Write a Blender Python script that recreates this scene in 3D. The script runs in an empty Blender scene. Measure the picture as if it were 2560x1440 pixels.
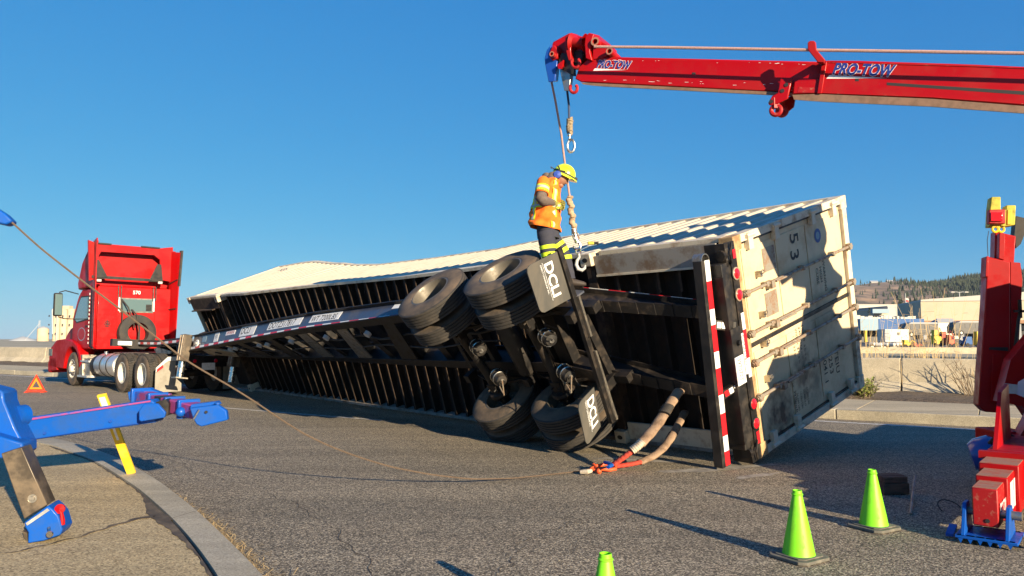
import bpy, bmesh, math, random
import numpy as np
from mathutils import Vector, Matrix
R = math.radians
random.seed(7)
scn = bpy.context.scene
C = scn.collection
# ------------------------------------------------------------------ camera
FPX, YH, CAMH = 1859.0, 847.0, 1.42          # focal length in px of the 2560 px frame, horizon row, eye height
PITCH = math.atan((YH - 720) / FPX)
cam_d = bpy.data.cameras.new('camera'); cam = bpy.data.objects.new('camera', cam_d); C.objects.link(cam)
cam.location = (0, 0, CAMH); cam.rotation_euler = (R(90) + PITCH, 0, 0)
cam_d.sensor_width = 36; cam_d.lens = 36 * FPX / 2560; cam_d.clip_end = 20000; cam_d.clip_start = .05
scn.camera = cam
# ------------------------------------------------------------------ world, sun, exposure
SUN = Vector((.55, -.835, .268)).normalized()
w = bpy.data.worlds.new('World'); scn.world = w; w.use_nodes = True
nt = w.node_tree; bg = nt.nodes['Background']
sky = nt.nodes.new('ShaderNodeTexSky'); sky.sky_type = 'NISHITA'; sky.sun_disc = False
sky.sun_elevation = math.asin(SUN.z); sky.sun_rotation = math.atan2(SUN.x, SUN.y)
sky.altitude = 600; sky.air_density = 1.0; sky.dust_density = .1; sky.ozone_density = 7.0
# per-channel response of the phone camera to the clear sky (gamma and gain), the same in every direction
sp_ = nt.nodes.new('ShaderNodeSeparateColor'); cb_ = nt.nodes.new('ShaderNodeCombineColor'); nt.links.new(sky.outputs[0], sp_.inputs[0])
for i_, (g_, k_) in enumerate(((1.09, .62), (.59, 1.76), (.27, 3.85))):
    a_ = nt.nodes.new('ShaderNodeMath'); a_.operation = 'POWER'; a_.inputs[1].default_value = g_; nt.links.new(sp_.outputs[i_], a_.inputs[0])
    b_ = nt.nodes.new('ShaderNodeMath'); b_.operation = 'MULTIPLY'; b_.inputs[1].default_value = k_; nt.links.new(a_.outputs[0], b_.inputs[0]); nt.links.new(b_.outputs[0], cb_.inputs[i_])
nt.links.new(cb_.outputs[0], bg.inputs[0]); bg.inputs[1].default_value = .0505
sl = bpy.data.lights.new('sun', 'SUN'); sl.energy = 5.0; sl.angle = R(.5); sl.color = (1, .82, .56)
so = bpy.data.objects.new('sun', sl); C.objects.link(so)
so.rotation_euler = Vector((0, 0, 1)).rotation_difference(SUN).to_euler()
scn.view_settings.view_transform = 'Standard'; scn.view_settings.look = 'None'
scn.view_settings.exposure = 1.22; scn.view_settings.gamma = 1
scn.cycles.max_bounces = 6; scn.cycles.sample_clamp_indirect = 4
# ------------------------------------------------------------------ pixel helpers (2560 x 1440 frame of the photograph)
V3 = lambda *a: np.array(a, float)
CAM = V3(0, 0, CAMH)
def ray(px, py):
    x = (px - 1280) / FPX; u = (720 - py) / FPX
    return V3(x, math.cos(PITCH) - u * math.sin(PITCH), math.sin(PITCH) + u * math.cos(PITCH))
def at(px, py, Y):                 # point seen at that pixel, Y metres in front
    d = ray(px, py); return CAM + d * (Y / d[1])
def gp(px, py, z=0.):              # point seen at that pixel, at height z
    d = ray(px, py); return CAM + d * ((z - CAMH) / d[2])
def onplane(px, py, P0, N):
    d = ray(px, py); return CAM + d * (np.dot(N, P0 - CAM) / np.dot(N, d))
def nz(v): v = np.asarray(v, float); return v / np.linalg.norm(v)
Zv = V3(0, 0, 1)
# ------------------------------------------------------------------ materials
MT = {}
def mat(name, col, rough=.5, metal=0., dirt=None, dscale=3., damt=.5, dlo=.45, dhi=.62, bump=0., bscale=60., coat=0., spec=.5, alpha=None, trans=0., stretch=None, var=.0):
    m = bpy.data.materials.new(name); m.use_nodes = True; n = m.node_tree; p = n.nodes['Principled BSDF']
    p.inputs['Base Color'].default_value = (*col, 1); p.inputs['Roughness'].default_value = rough; p.inputs['Metallic'].default_value = metal
    p.inputs['Coat Weight'].default_value = coat; p.inputs['Specular IOR Level'].default_value = spec
    if coat: p.inputs['Coat Roughness'].default_value = .12
    if trans: p.inputs['Transmission Weight'].default_value = trans
    tc = n.nodes.new('ShaderNodeTexCoord'); src = tc.outputs['Object']
    if stretch:
        mp = n.nodes.new('ShaderNodeMapping'); mp.inputs['Scale'].default_value = stretch; n.links.new(src, mp.inputs[0]); src = mp.outputs[0]
    last = None
    def rgb(c):
        r = n.nodes.new('ShaderNodeRGB'); r.outputs[0].default_value = (*c, 1); return r.outputs[0]
    def noise(sc, det=6, rg=.6):
        t = n.nodes.new('ShaderNodeTexNoise'); t.inputs['Scale'].default_value = sc; t.inputs['Detail'].default_value = det; t.inputs['Roughness'].default_value = rg
        n.links.new(src, t.inputs['Vector']); return t.outputs['Fac']
    def mix(fac, a, b):
        x = n.nodes.new('ShaderNodeMix'); x.data_type = 'RGBA'; n.links.new(fac, x.inputs[0]); n.links.new(a, x.inputs[6]); n.links.new(b, x.inputs[7]); return x.outputs[2]
    def mr(f, lo, hi, a=0., b=1.):
        x = n.nodes.new('ShaderNodeMapRange'); x.inputs[1].default_value = lo; x.inputs[2].default_value = hi; x.inputs[3].default_value = a; x.inputs[4].default_value = b
        n.links.new(f, x.inputs[0]); return x.outputs[0]
    c = rgb(col)
    if var:
        c = mix(mr(noise(dscale * 2.7, 5), .3, .7), rgb([x * (1 - var) for x in col]), rgb([min(1, x * (1 + var)) for x in col])); last = c
    if dirt:
        f = mr(noise(dscale, 8, .68), dlo, dhi, 0, damt)
        c = mix(f, c, rgb(dirt)); last = c
        n.links.new(mr(noise(dscale, 8, .68), dlo, dhi, rough, min(1, rough + .3)), p.inputs['Roughness'])
    if last is not None: n.links.new(last, p.inputs['Base Color'])
    if bump:
        b = n.nodes.new('ShaderNodeBump'); b.inputs['Strength'].default_value = bump; b.inputs['Distance'].default_value = .01
        n.links.new(noise(bscale, 4), b.inputs['Height']); n.links.new(b.outputs[0], p.inputs['Normal'])
    MT[name] = m; return m
def speckle(name, lo, hi, mid, sc, bumpd=.006, big=((.9, .85, .8), .25), rough=.85):
    m = bpy.data.materials.new(name); m.use_nodes = True; n = m.node_tree; p = n.nodes['Principled BSDF']
    L = n.links.new; tc = n.nodes.new('ShaderNodeTexCoord')
    def noise(s, d=3, r=.5):
        t = n.nodes.new('ShaderNodeTexNoise'); t.inputs['Scale'].default_value = s; t.inputs['Detail'].default_value = d; t.inputs['Roughness'].default_value = r
        L(tc.outputs['Object'], t.inputs['Vector']); return t.outputs['Fac']
    vo = n.nodes.new('ShaderNodeTexVoronoi'); vo.inputs['Scale'].default_value = sc; L(tc.outputs['Object'], vo.inputs['Vector'])
    sep = n.nodes.new('ShaderNodeSeparateColor'); L(vo.outputs['Color'], sep.inputs[0])
    cr = n.nodes.new('ShaderNodeValToRGB'); e = cr.color_ramp.elements
    e[0].position = 0; e[0].color = (*lo, 1); e[1].position = 1; e[1].color = (*hi, 1)
    k = cr.color_ramp.elements.new(.45); k.color = (*mid, 1); k2 = cr.color_ramp.elements.new(.8); k2.color = (*[(a + b) / 2 * .9 for a, b in zip(mid, hi)], 1)
    L(sep.outputs[0], cr.inputs[0])
    bigr = n.nodes.new('ShaderNodeValToRGB'); bigr.color_ramp.elements[0].position = .35; bigr.color_ramp.elements[1].position = .7
    bigr.color_ramp.elements[0].color = (*[1 - big[1]] * 3, 1); bigr.color_ramp.elements[1].color = (*big[0], 1)
    mm = n.nodes.new('ShaderNodeMath'); mm.operation = 'MULTIPLY_ADD'; L(noise(.35, 6, .65), mm.inputs[0]); mm.inputs[1].default_value = .6
    m2 = n.nodes.new('ShaderNodeMath'); m2.operation = 'MULTIPLY'; L(noise(4, 6, .7), m2.inputs[0]); m2.inputs[1].default_value = .4; L(m2.outputs[0], mm.inputs[2])
    L(mm.outputs[0], bigr.inputs[0])
    mpp = n.nodes.new('ShaderNodeMapping'); mpp.inputs['Rotation'].default_value = (0, 0, math.radians(33)); mpp.inputs['Scale'].default_value = (.12, 1.6, 1); L(tc.outputs['Object'], mpp.inputs[0])
    stn_ = n.nodes.new('ShaderNodeTexNoise'); stn_.inputs['Scale'].default_value = 1; stn_.inputs['Detail'].default_value = 7; stn_.inputs['Roughness'].default_value = .7; L(mpp.outputs[0], stn_.inputs['Vector'])
    smr = n.nodes.new('ShaderNodeMapRange'); smr.inputs[1].default_value = .35; smr.inputs[2].default_value = .65; smr.inputs[3].default_value = .72; smr.inputs[4].default_value = 1.08; L(stn_.outputs['Fac'], smr.inputs[0])
    sx = n.nodes.new('ShaderNodeMix'); sx.data_type = 'RGBA'; sx.blend_type = 'MULTIPLY'; sx.inputs[0].default_value = 1; L(smr.outputs[0], sx.inputs[7])
    mx = n.nodes.new('ShaderNodeMix'); mx.data_type = 'RGBA'; mx.blend_type = 'MULTIPLY'; mx.inputs[0].default_value = 1
    L(cr.outputs[0], mx.inputs[6]); L(bigr.outputs[0], mx.inputs[7])
    L(mx.outputs[2], sx.inputs[6]); L(sx.outputs[2], p.inputs['Base Color']); p.inputs['Roughness'].default_value = rough
    b = n.nodes.new('ShaderNodeBump'); b.inputs['Strength'].default_value = .7; b.inputs['Distance'].default_value = bumpd
    ad = n.nodes.new('ShaderNodeMath'); ad.operation = 'ADD'; L(sep.outputs[1], ad.inputs[0]); L(noise(sc * .8, 3), ad.inputs[1])
    L(ad.outputs[0], b.inputs['Height']); L(b.outputs[0], p.inputs['Normal'])
    MT[name] = m; return m, n, mx, p
speckle('asphalt', (.035, .03, .022), (.78, .67, .48), (.195, .165, .118), 105, .007)
speckle('island_asphalt', (.22, .165, .08), (.86, .68, .38), (.56, .44, .24), 105, .004)
speckle('concrete_curb', (.34, .31, .24), (.66, .60, .47), (.50, .45, .35), 130, .003, ((1, .97, .9), .3))
speckle('concrete', (.48, .42, .31), (.74, .65, .49), (.61, .535, .40), 90, .002, ((1, .97, .9), .25))
speckle('sidewalk', (.42, .345, .22), (.74, .62, .42), (.58, .485, .33), 110, .002, ((1, .97, .9), .28))
mat('far_ground', (.36, .31, .22), .95, dirt=(.22, .21, .13), dscale=.03, damt=.7)
speckle('dirt', (.07, .05, .03), (.3, .22, .14), (.15, .11, .07), 40, .02)
mat('white_line', (.62, .6, .55), .7, dirt=(.2, .18, .16), dscale=14, damt=.8, dlo=.45, dhi=.6)
mat('red_paint', (.34, .0008, .002), .35, dirt=(.26, .006, .006), dscale=2.5, damt=.35, coat=.08, spec=.3)
mat('red_cab', (.36, .0008, .002), .4, dirt=(.26, .004, .004), dscale=1.5, damt=.5, coat=.08, spec=.3)
mat('red_dusty', (.34, .003, .004), .5, dirt=(.34, .16, .1), dscale=24, damt=.6, dlo=.56, dhi=.68)
mat('worn_top', (.3, .15, .1), .7, dirt=(.35, .06, .04), dscale=8, damt=.8)
mat('brown_skid', (.22, .13, .085), .5, dirt=(.1, .06, .04), dscale=9, damt=.6)
mat('blue_paint', (.002, .075, .38), .4, dirt=(.01, .06, .22), dscale=5, damt=.6, coat=.06, spec=.3)
mat('dark_blue_paint', (.01, .06, .32), .3, coat=.5)
mat('blue_red_worn', (.02, .09, .44), .4, dirt=(.32, .03, .12), dscale=4, damt=.85, dlo=.42, dhi=.52, stretch=(1, 1, 1))
mat('yellow_paint', (.72, .48, .02), .5, dirt=(.5, .36, .08), dscale=9, damt=.5)
mat('yellow_green', (.45, .4, .03), .5, dirt=(.1, .09, .02), dscale=6, damt=.6)
mat('chrome', (.75, .74, .7), .18, 1.0, dirt=(.3, .26, .2), dscale=12, damt=.5)
mat('steel', (.42, .39, .34), .35, .9, dirt=(.16, .12, .08), dscale=10, damt=.6)
mat('leg_steel', (.075, .06, .045), .4, .4, dirt=(.2, .15, .1), dscale=5, damt=.7)
mat('aluminium', (.75, .76, .76), .3, .85, dirt=(.45, .43, .4), dscale=5, damt=.4)
mat('black_paint', (.010, .0095, .0095), .45, dirt=(.04, .03, .022), dscale=6, damt=.6, var=.3)
mat('black_frame', (.009, .008, .008), .5, dirt=(.06, .042, .028), dscale=6, damt=.7, dlo=.48, dhi=.68, spec=.35)
mat('web_blue', (.045, .055, .085), .35, dirt=(.09, .085, .09), dscale=3, damt=.5, coat=.3)
mat('rubber', (.022, .021, .02), .75, dirt=(.075, .062, .05), dscale=5, damt=.7, dlo=.4, dhi=.65, bump=.2, bscale=90)
mat('tyre_wall', (.05, .042, .034), .7, dirt=(.17, .12, .08), dscale=3.5, damt=.85, dlo=.36, dhi=.62)
mat('rim_white', (.62, .6, .54), .5, dirt=(.3, .26, .2), dscale=6, damt=.5)
mat('rim_dark', (.16, .145, .12), .45, .5, dirt=(.12, .1, .08), dscale=6, damt=.6)
mat('flap_grey', (.06, .058, .052), .7, dirt=(.12, .105, .085), dscale=5, damt=.6, stretch=(1, 1, .3))
mat('flap_light', (.27, .25, .21), .75, dirt=(.18, .16, .13), dscale=5, damt=.5)
mat('white_paint', (.62, .59, .52), .45, dirt=(.45, .4, .33), dscale=8, damt=.4)
mat('decal_white', (.75, .75, .74), .5, dirt=(.5, .48, .45), dscale=20, damt=.4)
mat('decal_black', (.02, .02, .02), .6)
mat('tape_red', (.62, .012, .02), .4); mat('tape_white', (.78, .78, .76), .35)
mat('lamp_red', (.6, .01, .02), .2, coat=.5)
mat('navy_text', (.015, .03, .22), .4); mat('pink_white', (.8, .72, .72), .4)
mat('cont_white', (.52, .455, .345), .5, dirt=(.34, .26, .17), dscale=3.2, damt=.55, dlo=.5, dhi=.72)
mat('cont_rail', (.62, .55, .42), .55, dirt=(.25, .13, .06), dscale=5, damt=.75, dlo=.5, dhi=.68)
mat('cont_tan', (.46, .31, .15), .6, dirt=(.2, .1, .045), dscale=6, damt=.75, dlo=.46, dhi=.62)
mat('cont_rust', (.07, .042, .025), .85, dirt=(.03, .02, .014), dscale=5, damt=.9, dlo=.42, dhi=.56, bump=.3)
mat('cont_under', (.012, .008, .006), .9, dirt=(.035, .022, .014), dscale=7, damt=.7)
mat('grey_rail', (.26, .25, .23), .6, dirt=(.14, .08, .04), dscale=4, damt=.8)
mat('rod_grey', (.33, .29, .23), .5, .4, dirt=(.25, .13, .07), dscale=14, damt=.8)
mat('cone_green', (.20, .70, .012), .5, dirt=(.13, .36, .02), dscale=16, damt=.6, dlo=.5, dhi=.68, stretch=(1, 1, .4))
mat('cone_base', (.10, .095, .08), .85, dirt=(.22, .2, .16), dscale=12, damt=.6)
mat('orange_plastic', (.85, .13, .03), .35); mat('orange_steel', (.75, .09, .02), .45, dirt=(.3, .08, .03), dscale=20, damt=.4)
mat('orange_fluo', (.95, .24, .01), .8); mat('triangle_red', (.7, .05, .02), .3)
mat('vest_orange', (.85, .17, .01), .85, dirt=(.62, .11, .01), dscale=14, damt=.5, bump=.4, bscale=30)
mat('hivis', (.62, .80, .02), .7); mat('reflective', (.38, .38, .34), .4)
mat('cloth_dark', (.03, .032, .05), .9, dirt=(.05, .05, .06), dscale=12, damt=.6, bump=.4, bscale=25)
mat('cloth_brown', (.10, .075, .065), .9, dirt=(.2, .16, .14), dscale=14, damt=.5, bump=.4, bscale=30)
mat('skin', (.26, .13, .08), .55); mat('glove', (.22, .2, .03), .85, dirt=(.05, .05, .03), dscale=30, damt=.7)
mat('helmet', (.62, .85, .02), .3, coat=.5); mat('blue_muff', (.03, .07, .35), .4)
mat('boot', (.04, .03, .025), .7)
mat('rope_pink', (.5, .3, .27), .85, dirt=(.3, .2, .16), dscale=60, damt=.6, bump=.6, bscale=200)
mat('rope_dark', (.03, .05, .11), .8); mat('rope_brown', (.11, .075, .05), .85, dirt=(.07, .05, .035), dscale=30, damt=.6, bump=.5, bscale=200)
mat('rope_tan', (.33, .26, .17), .9, dirt=(.15, .11, .07), dscale=40, damt=.7, bump=.7, bscale=160)
mat('sleeve_tan', (.42, .31, .20), .95, dirt=(.2, .13, .08), dscale=25, damt=.6, bump=.8, bscale=60)
mat('sling_brown', (.30, .20, .13), .95, dirt=(.13, .08, .05), dscale=9, damt=.75, bump=.6, bscale=70)
mat('sling_red', (.50, .055, .03), .85, dirt=(.25, .05, .03), dscale=14, damt=.5, bump=.5, bscale=80)
mat('sling_label', (.5, .43, .33), .8, dirt=(.25, .18, .12), dscale=20, damt=.6)
mat('wood', (.13, .065, .04), .85, dirt=(.05, .03, .02), dscale=6, damt=.7, bump=.5, bscale=30, stretch=(1, 4, 4))
mat('straw', (.5, .36, .17), .9, dirt=(.25, .16, .07), dscale=20, damt=.7)
mat('dry_grass', (.46, .33, .16), .9); mat('twig', (.2, .15, .1), .9); mat('leaf', (.10, .14, .025), .8, dirt=(.25, .2, .05), dscale=8, damt=.6)
mat('glass', (.10, .16, .17), .06, .0, spec=.9, coat=1)
mat('pale_sand', (.34, .31, .26), .9, dirt=(.16, .14, .12), dscale=6, damt=.9, dlo=.4, dhi=.6)
mat('moist', (.06, .045, .03), .8, dirt=(.16, .12, .08), dscale=5, damt=.8)
mat('bld_beige', (.50, .425, .31), .85, dirt=(.42, .35, .25), dscale=.15, damt=.5)
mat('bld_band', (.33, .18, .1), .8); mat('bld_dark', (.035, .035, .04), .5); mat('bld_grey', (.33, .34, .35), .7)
mat('bld_white', (.46, .44, .39), .7); mat('bld_blue', (.03, .10, .27), .7); mat('bld_lblue', (.2, .3, .38), .6)
mat('silo', (.55, .44, .3), .9, dirt=(.42, .33, .22), dscale=.2, damt=.7)
mat('bus_dark', (.03, .026, .025), .3); mat('clutter_red', (.3, .06, .04), .7); mat('pole_grey', (.4, .4, .4), .6)
mat('flag_red', (.35, .04, .05), .8); mat('lot', (.12, .11, .10), .9)
mat('conifer', (.035, .05, .032), .9, dirt=(.07, .075, .04), dscale=.02, damt=.6); mat('trunk', (.1, .07, .05), .9)
# ------------------------------------------------------------------ mesh builder
class MB:
    def __init__(s): s.v = []; s.f = []; s.m = []
    def add(s, vs, fs, mi=0):
        o = len(s.v); s.v += [tuple(map(float, p)) for p in vs]
        for k, f in enumerate(fs): s.f.append([i + o for i in f]); s.m.append(mi if not hasattr(mi, '__len__') else mi[k])
        return s
    def box(s, c, d, ax=None, mi=0):
        ax = ax or (V3(1, 0, 0), V3(0, 1, 0), Zv); c = np.asarray(c, float)
        vs = [c + ax[0] * d[0] / 2 * i + ax[1] * d[1] / 2 * j + ax[2] * d[2] / 2 * k for k in (-1, 1) for j in (-1, 1) for i in (-1, 1)]
        return s.add(vs, [[0, 2, 3, 1], [4, 5, 7, 6], [0, 1, 5, 4], [2, 6, 7, 3], [0, 4, 6, 2], [1, 3, 7, 5]], mi)
    def mbox(s, F, s0, s1, u0, u1, v0, v1, n=1, mi=0):   # box in a bent frame F(s,u,v)
        vs = []; fs = []
        for i in range(n + 1):
            t = s0 + (s1 - s0) * i / n
            vs += [F(t, u0, v0), F(t, u1, v0), F(t, u1, v1), F(t, u0, v1)]
        for i in range(n):
            a = 4 * i
            for k in range(4): fs.append([a + k, a + (k + 1) % 4, a + 4 + (k + 1) % 4, a + 4 + k])
        fs += [[3, 2, 1, 0], [4 * n, 4 * n + 1, 4 * n + 2, 4 * n + 3]]
        return s.add(vs, fs, mi)
    def prism(s, pts, off, mi=0, back=False):            # 3D polygon extruded by vector off
        pts = [np.asarray(p, float) for p in pts]; off = np.asarray(off, float); n = len(pts)
        a = [p + off for p in pts]
        return s.add(pts + a, [list(range(n)), list(range(2 * n - 1, n - 1, -1))] + [[i, i + n, (i + 1) % n + n, (i + 1) % n] for i in range(n)], mi)
    def tube(s, path, r, n=10, mi=0, cap=True, ell=None):
        path = [np.asarray(p, float) for p in path]; k = len(path)
        rr = r if hasattr(r, '__len__') else [r] * k
        t0 = nz(path[1] - path[0]); a = nz(np.cross(t0, Zv if abs(t0[2]) < .9 else V3(1, 0, 0))); vs = []
        for i in range(k):
            t = nz(path[min(i + 1, k - 1)] - path[max(i - 1, 0)]); a = nz(a - t * np.dot(a, t)); b = np.cross(t, a)
            for j in range(n):
                q = 2 * math.pi * j / n; e = ell or (1, 1)
                vs.append(path[i] + (a * math.cos(q) * e[0] + b * math.sin(q) * e[1]) * rr[i])
        fs = [[i * n + j, i * n + (j + 1) % n, (i + 1) * n + (j + 1) % n, (i + 1) * n + j] for i in range(k - 1) for j in range(n)]
        if cap: fs += [list(range(n - 1, -1, -1)), [(k - 1) * n + j for j in range(n)]]
        return s.add(vs, fs, mi)
    def cyl(s, p0, p1, r, n=16, mi=0, r1=None): return s.tube([p0, p1], [r, r1 if r1 is not None else r], n, mi)
    def lathe(s, prof, o, ax, n=32, mi=0, close=False):  # prof: (radius, height along ax)
        o = np.asarray(o, float); ax = nz(ax); a = nz(np.cross(ax, Zv if abs(ax[2]) < .9 else V3(1, 0, 0))); b = np.cross(ax, a); k = len(prof)
        vs = [o + ax * h + (a * math.cos(2 * math.pi * j / n) + b * math.sin(2 * math.pi * j / n)) * r for r, h in prof for j in range(n)]
        K = k if close else k - 1
        mm = [(mi[i] if hasattr(mi, '__len__') else mi) for i in range(K) for j in range(n)]
        return s.add(vs, [[i * n + j, i * n + (j + 1) % n, ((i + 1) % k) * n + (j + 1) % n, ((i + 1) % k) * n + j] for i in range(K) for j in range(n)], mm)
    def loft(s, rings, mi=0, n=16, cap=True):            # rings: (centre, axis_a, axis_b) vectors with lengths
        vs = []
        for c, a, b in rings:
            c, a, b = map(lambda x: np.asarray(x, float), (c, a, b))
            vs += [c + a * math.cos(2 * math.pi * j / n) + b * math.sin(2 * math.pi * j / n) for j in range(n)]
        k = len(rings)
        mm = [(mi[i] if hasattr(mi, '__len__') else mi) for i in range(k - 1) for j in range(n)]
        fs = [[i * n + j, i * n + (j + 1) % n, (i + 1) * n + (j + 1) % n, (i + 1) * n + j] for i in range(k - 1) for j in range(n)]
        if cap: fs += [list(range(n - 1, -1, -1)), [(k - 1) * n + j for j in range(n)]]; mm += [mm[0], mm[-1]]
        return s.add(vs, fs, mm)
    def ball(s, c, r, mi=0, n=14, sc=(1, 1, 1), ax=None):
        ax = ax or (V3(1, 0, 0), V3(0, 1, 0), Zv); h = n // 2
        rings = []
        for i in range(h + 1):
            t = math.pi * i / h; rings.append((np.asarray(c) - ax[2] * math.cos(t) * r * sc[2], ax[0] * r * sc[0] * max(math.sin(t), .01), ax[1] * r * sc[1] * max(math.sin(t), .01)))
        return s.loft(rings, mi, n)
    def torus(s, c, ax, R0, r, n=32, m=8, mi=0, arc=(0, 360), ref=None):
        ax = nz(ax); a = nz(ref) if ref is not None else nz(np.cross(ax, Zv if abs(ax[2]) < .9 else V3(1, 0, 0))); b = np.cross(ax, a)
        path = [np.asarray(c) + (a * math.cos(R(q)) + b * math.sin(R(q))) * R0 for q in np.linspace(arc[0], arc[1], n + 1)]
        return s.tube(path, r, m, mi)
    def text(s, st, size, fn, mi=0, shear=0., bold=0., align='LEFT', space=1.):   # fn maps text (x,y) to a point
        vs, fs = text2d(st, size, shear, bold, align, space); return s.add([fn(x, y) for x, y in vs], fs, mi)
    def build(s, name, mats, parent=None, smooth=35, bevel=0., label=None, bseg=2):
        me = bpy.data.meshes.new(name); o = bpy.data.objects.new(name, me)
        off = V3(0, 0, 0)
        if parent is not None:
            q = parent
            while q is not None: off = off + np.array(q.location); q = q.parent
        vs = [(a[0] - off[0], a[1] - off[1], a[2] - off[2]) for a in s.v]
        me.from_pydata(vs, [], s.f)
        for k in ([mats] if isinstance(mats, str) else mats): me.materials.append(MT[k])
        me.polygons.foreach_set('material_index', s.m); me.update()
        bm = bmesh.new(); bm.from_mesh(me); bmesh.ops.recalc_face_normals(bm, faces=bm.faces); bm.to_mesh(me); bm.free()
        if smooth:
            me.shade_smooth(); me.set_sharp_from_angle(angle=R(smooth))
        C.objects.link(o)
        if parent is not None: o.parent = parent
        if bevel:
            b = o.modifiers.new('bevel', 'BEVEL'); b.width = bevel; b.segments = bseg; b.limit_method = 'ANGLE'; b.angle_limit = R(40)
        if label: o['label'] = label
        return o
_tc = {}
def text2d(st, size, shear, bold, align, space):
    key = (st, shear, bold, align, space)
    if key not in _tc:
        cu = bpy.data.curves.new('lettering', 'FONT'); cu.body = st; cu.size = 1; cu.shear = shear; cu.offset = bold; cu.align_x = align; cu.resolution_u = 3; cu.space_character = space
        ob = bpy.data.objects.new('lettering', cu); C.objects.link(ob); bpy.context.view_layer.update()
        me = bpy.data.meshes.new_from_object(ob.evaluated_get(bpy.context.evaluated_depsgraph_get()))
        _tc[key] = ([(v.co.x, v.co.y) for v in me.vertices], [list(p.vertices) for p in me.polygons])
        bpy.data.objects.remove(ob); bpy.data.curves.remove(cu); bpy.data.meshes.remove(me)
    vs, fs = _tc[key]; return [(x * size, y * size) for x, y in vs], fs
def tag(o, label, cat, group=None):
    o['label'] = label; o['category'] = cat
    if group: o['group'] = group
    return o
def thing(name, loc, label, cat, group=None):
    o = bpy.data.objects.new(name, None); C.objects.link(o); o.location = tuple(float(a) for a in loc); o.empty_display_size = .2
    bpy.context.view_layer.update(); return tag(o, label, cat, group)
def struct(o): o['kind'] = 'structure'; return o
def stuff(o, label, cat): tag(o, label, cat); o['kind'] = 'stuff'; return o
def copy_thing(root, loc, label, group=None, rz=0):
    def cp(o, par):
        c = o.copy(); C.objects.link(c); c.parent = par
        for k in o.children: cp(k, c)
        return c
    r = cp(root, None); r.location = loc; r.rotation_euler = (0, 0, rz); r['label'] = label
    if group: r['group'] = group
    return r
# ================================================================== SETTING
rd = V3(.84, -.5426, 0); rn = V3(.5426, .84, 0)          # road direction, direction across it (away)
def RP(l, n, z=0.): return rd * l + rn * n + Zv * z
m = MB(); S_ = 4000
m.add([(-S_, -300, -.5), (S_, -300, -.5), (S_, S_, -.5), (-S_, S_, -.5)], [[0, 1, 2, 3]]); struct(m.build('ground', 'far_ground', smooth=0))
# road: a slab with the curved left boundary left to the traffic island on top of it
m = MB(); m.mbox(RP, -420, 150, -60, 14.35, -.45, 0, 1); struct(m.build('road', 'asphalt', smooth=0))
# edge line, lane line (sheets)
m = MB(); rr = random.Random(3)
def strip(m, n0, n1, l0, l1, z, step=.5, jit=.01):
    k = int((l1 - l0) / step); vs = []; fs = []
    for i in range(k + 1):
        l = l0 + (l1 - l0) * i / k; vs += [RP(l, n0 + rr.uniform(-jit, jit), z), RP(l, n1 + rr.uniform(-jit, jit), z)]
    for i in range(k): fs.append([2 * i, 2 * i + 1, 2 * i + 3, 2 * i + 2])
    m.add(vs, fs)
strip(m, 13.72, 13.86, -120, 40, .004); struct(m.build('edge_line', 'white_line', smooth=0))
m = MB(); strip(m, 9.70, 9.80, -16.2, -9.0, .004); struct(m.build('lane_line', 'white_line', smooth=0))
# kerb + sidewalk beyond, slabs with joints
m = MB()
for l0 in np.arange(-100, 40, 3.05): m.mbox(RP, l0 + .006, l0 + 3.044, 14.3, 14.47, -.2, .175, 2)
struct(m.build('far_kerb', 'concrete_curb', bevel=.015))
m = MB()
for l0 in np.arange(-100.9, 40, 1.83): m.mbox(RP, l0 + .007, l0 + 1.823, 14.482, 16.9, -.2, .17, 1)
struct(m.build('far_sidewalk', 'sidewalk', bevel=.006))
m = MB(); vs = []; fs = []; NL = 500
for i in range(NL + 1):
    l = -100 + 140 * i / NL
    for j, nn in enumerate((16.86, 17.1, 17.6, 18.2, 18.95)): vs.append(RP(l, nn + rr.uniform(-.05, .05), (.12, .2, .19, .2, .22)[j] + rr.uniform(-.02, .035)))
for i in range(NL):
    for j in range(4): fs.append([5 * i + j, 5 * i + j + 1, 5 * i + j + 6, 5 * i + j + 5])
m.add(vs, fs); struct(m.build('dirt_verge', 'dirt'))
# concrete barriers
def barrier(l0, l1, label, cat='barrier', group='concrete barrier segments along the far side of the road', n0=18.9, zb=.12, h=.86):
    o = thing('concrete_barrier', RP((l0 + l1) / 2, n0 + .3, zb), label, cat, group); m = MB()
    prof = [(0, 0), (0, .08), (.17, .33), (.22, h - .02), (.24, h), (.38, h), (.4, h - .02), (.45, .33), (.62, .08), (.62, 0)]
    a = [RP(l0 + .02, n0 + p[0], zb + p[1]) for p in prof]
    m.prism(a, rd * (l1 - l0 - .04)); m.build('barrier_body', 'concrete', o, bevel=.012, smooth=0)
    return o
J = -1.79; Lb = 6.485
barrier(J, J + Lb, 'long concrete road barrier segment behind the bare twiggy shrub, right of the joint gap')
barrier(J - Lb, J, 'concrete road barrier segment just right of the lifted container door, left of the joint gap')
for k in range(2, 6): barrier(J - Lb * k, J - Lb * (k - 1), 'concrete road barrier segment standing behind the overturned container')
barrier(J - Lb * 6, J - Lb * 5, 'concrete road barrier segment behind the red tractor cab')
barrier(J - Lb * 7, J - Lb * 6, 'far concrete barrier segment at left, cut off by the photo edge')
barrier(J - Lb * 8, J - Lb * 7, 'farthest concrete barrier segment beyond the left edge')
barrier(J + Lb, J + 2 * Lb, 'concrete road barrier segment behind the red folded lifting arm')
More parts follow.
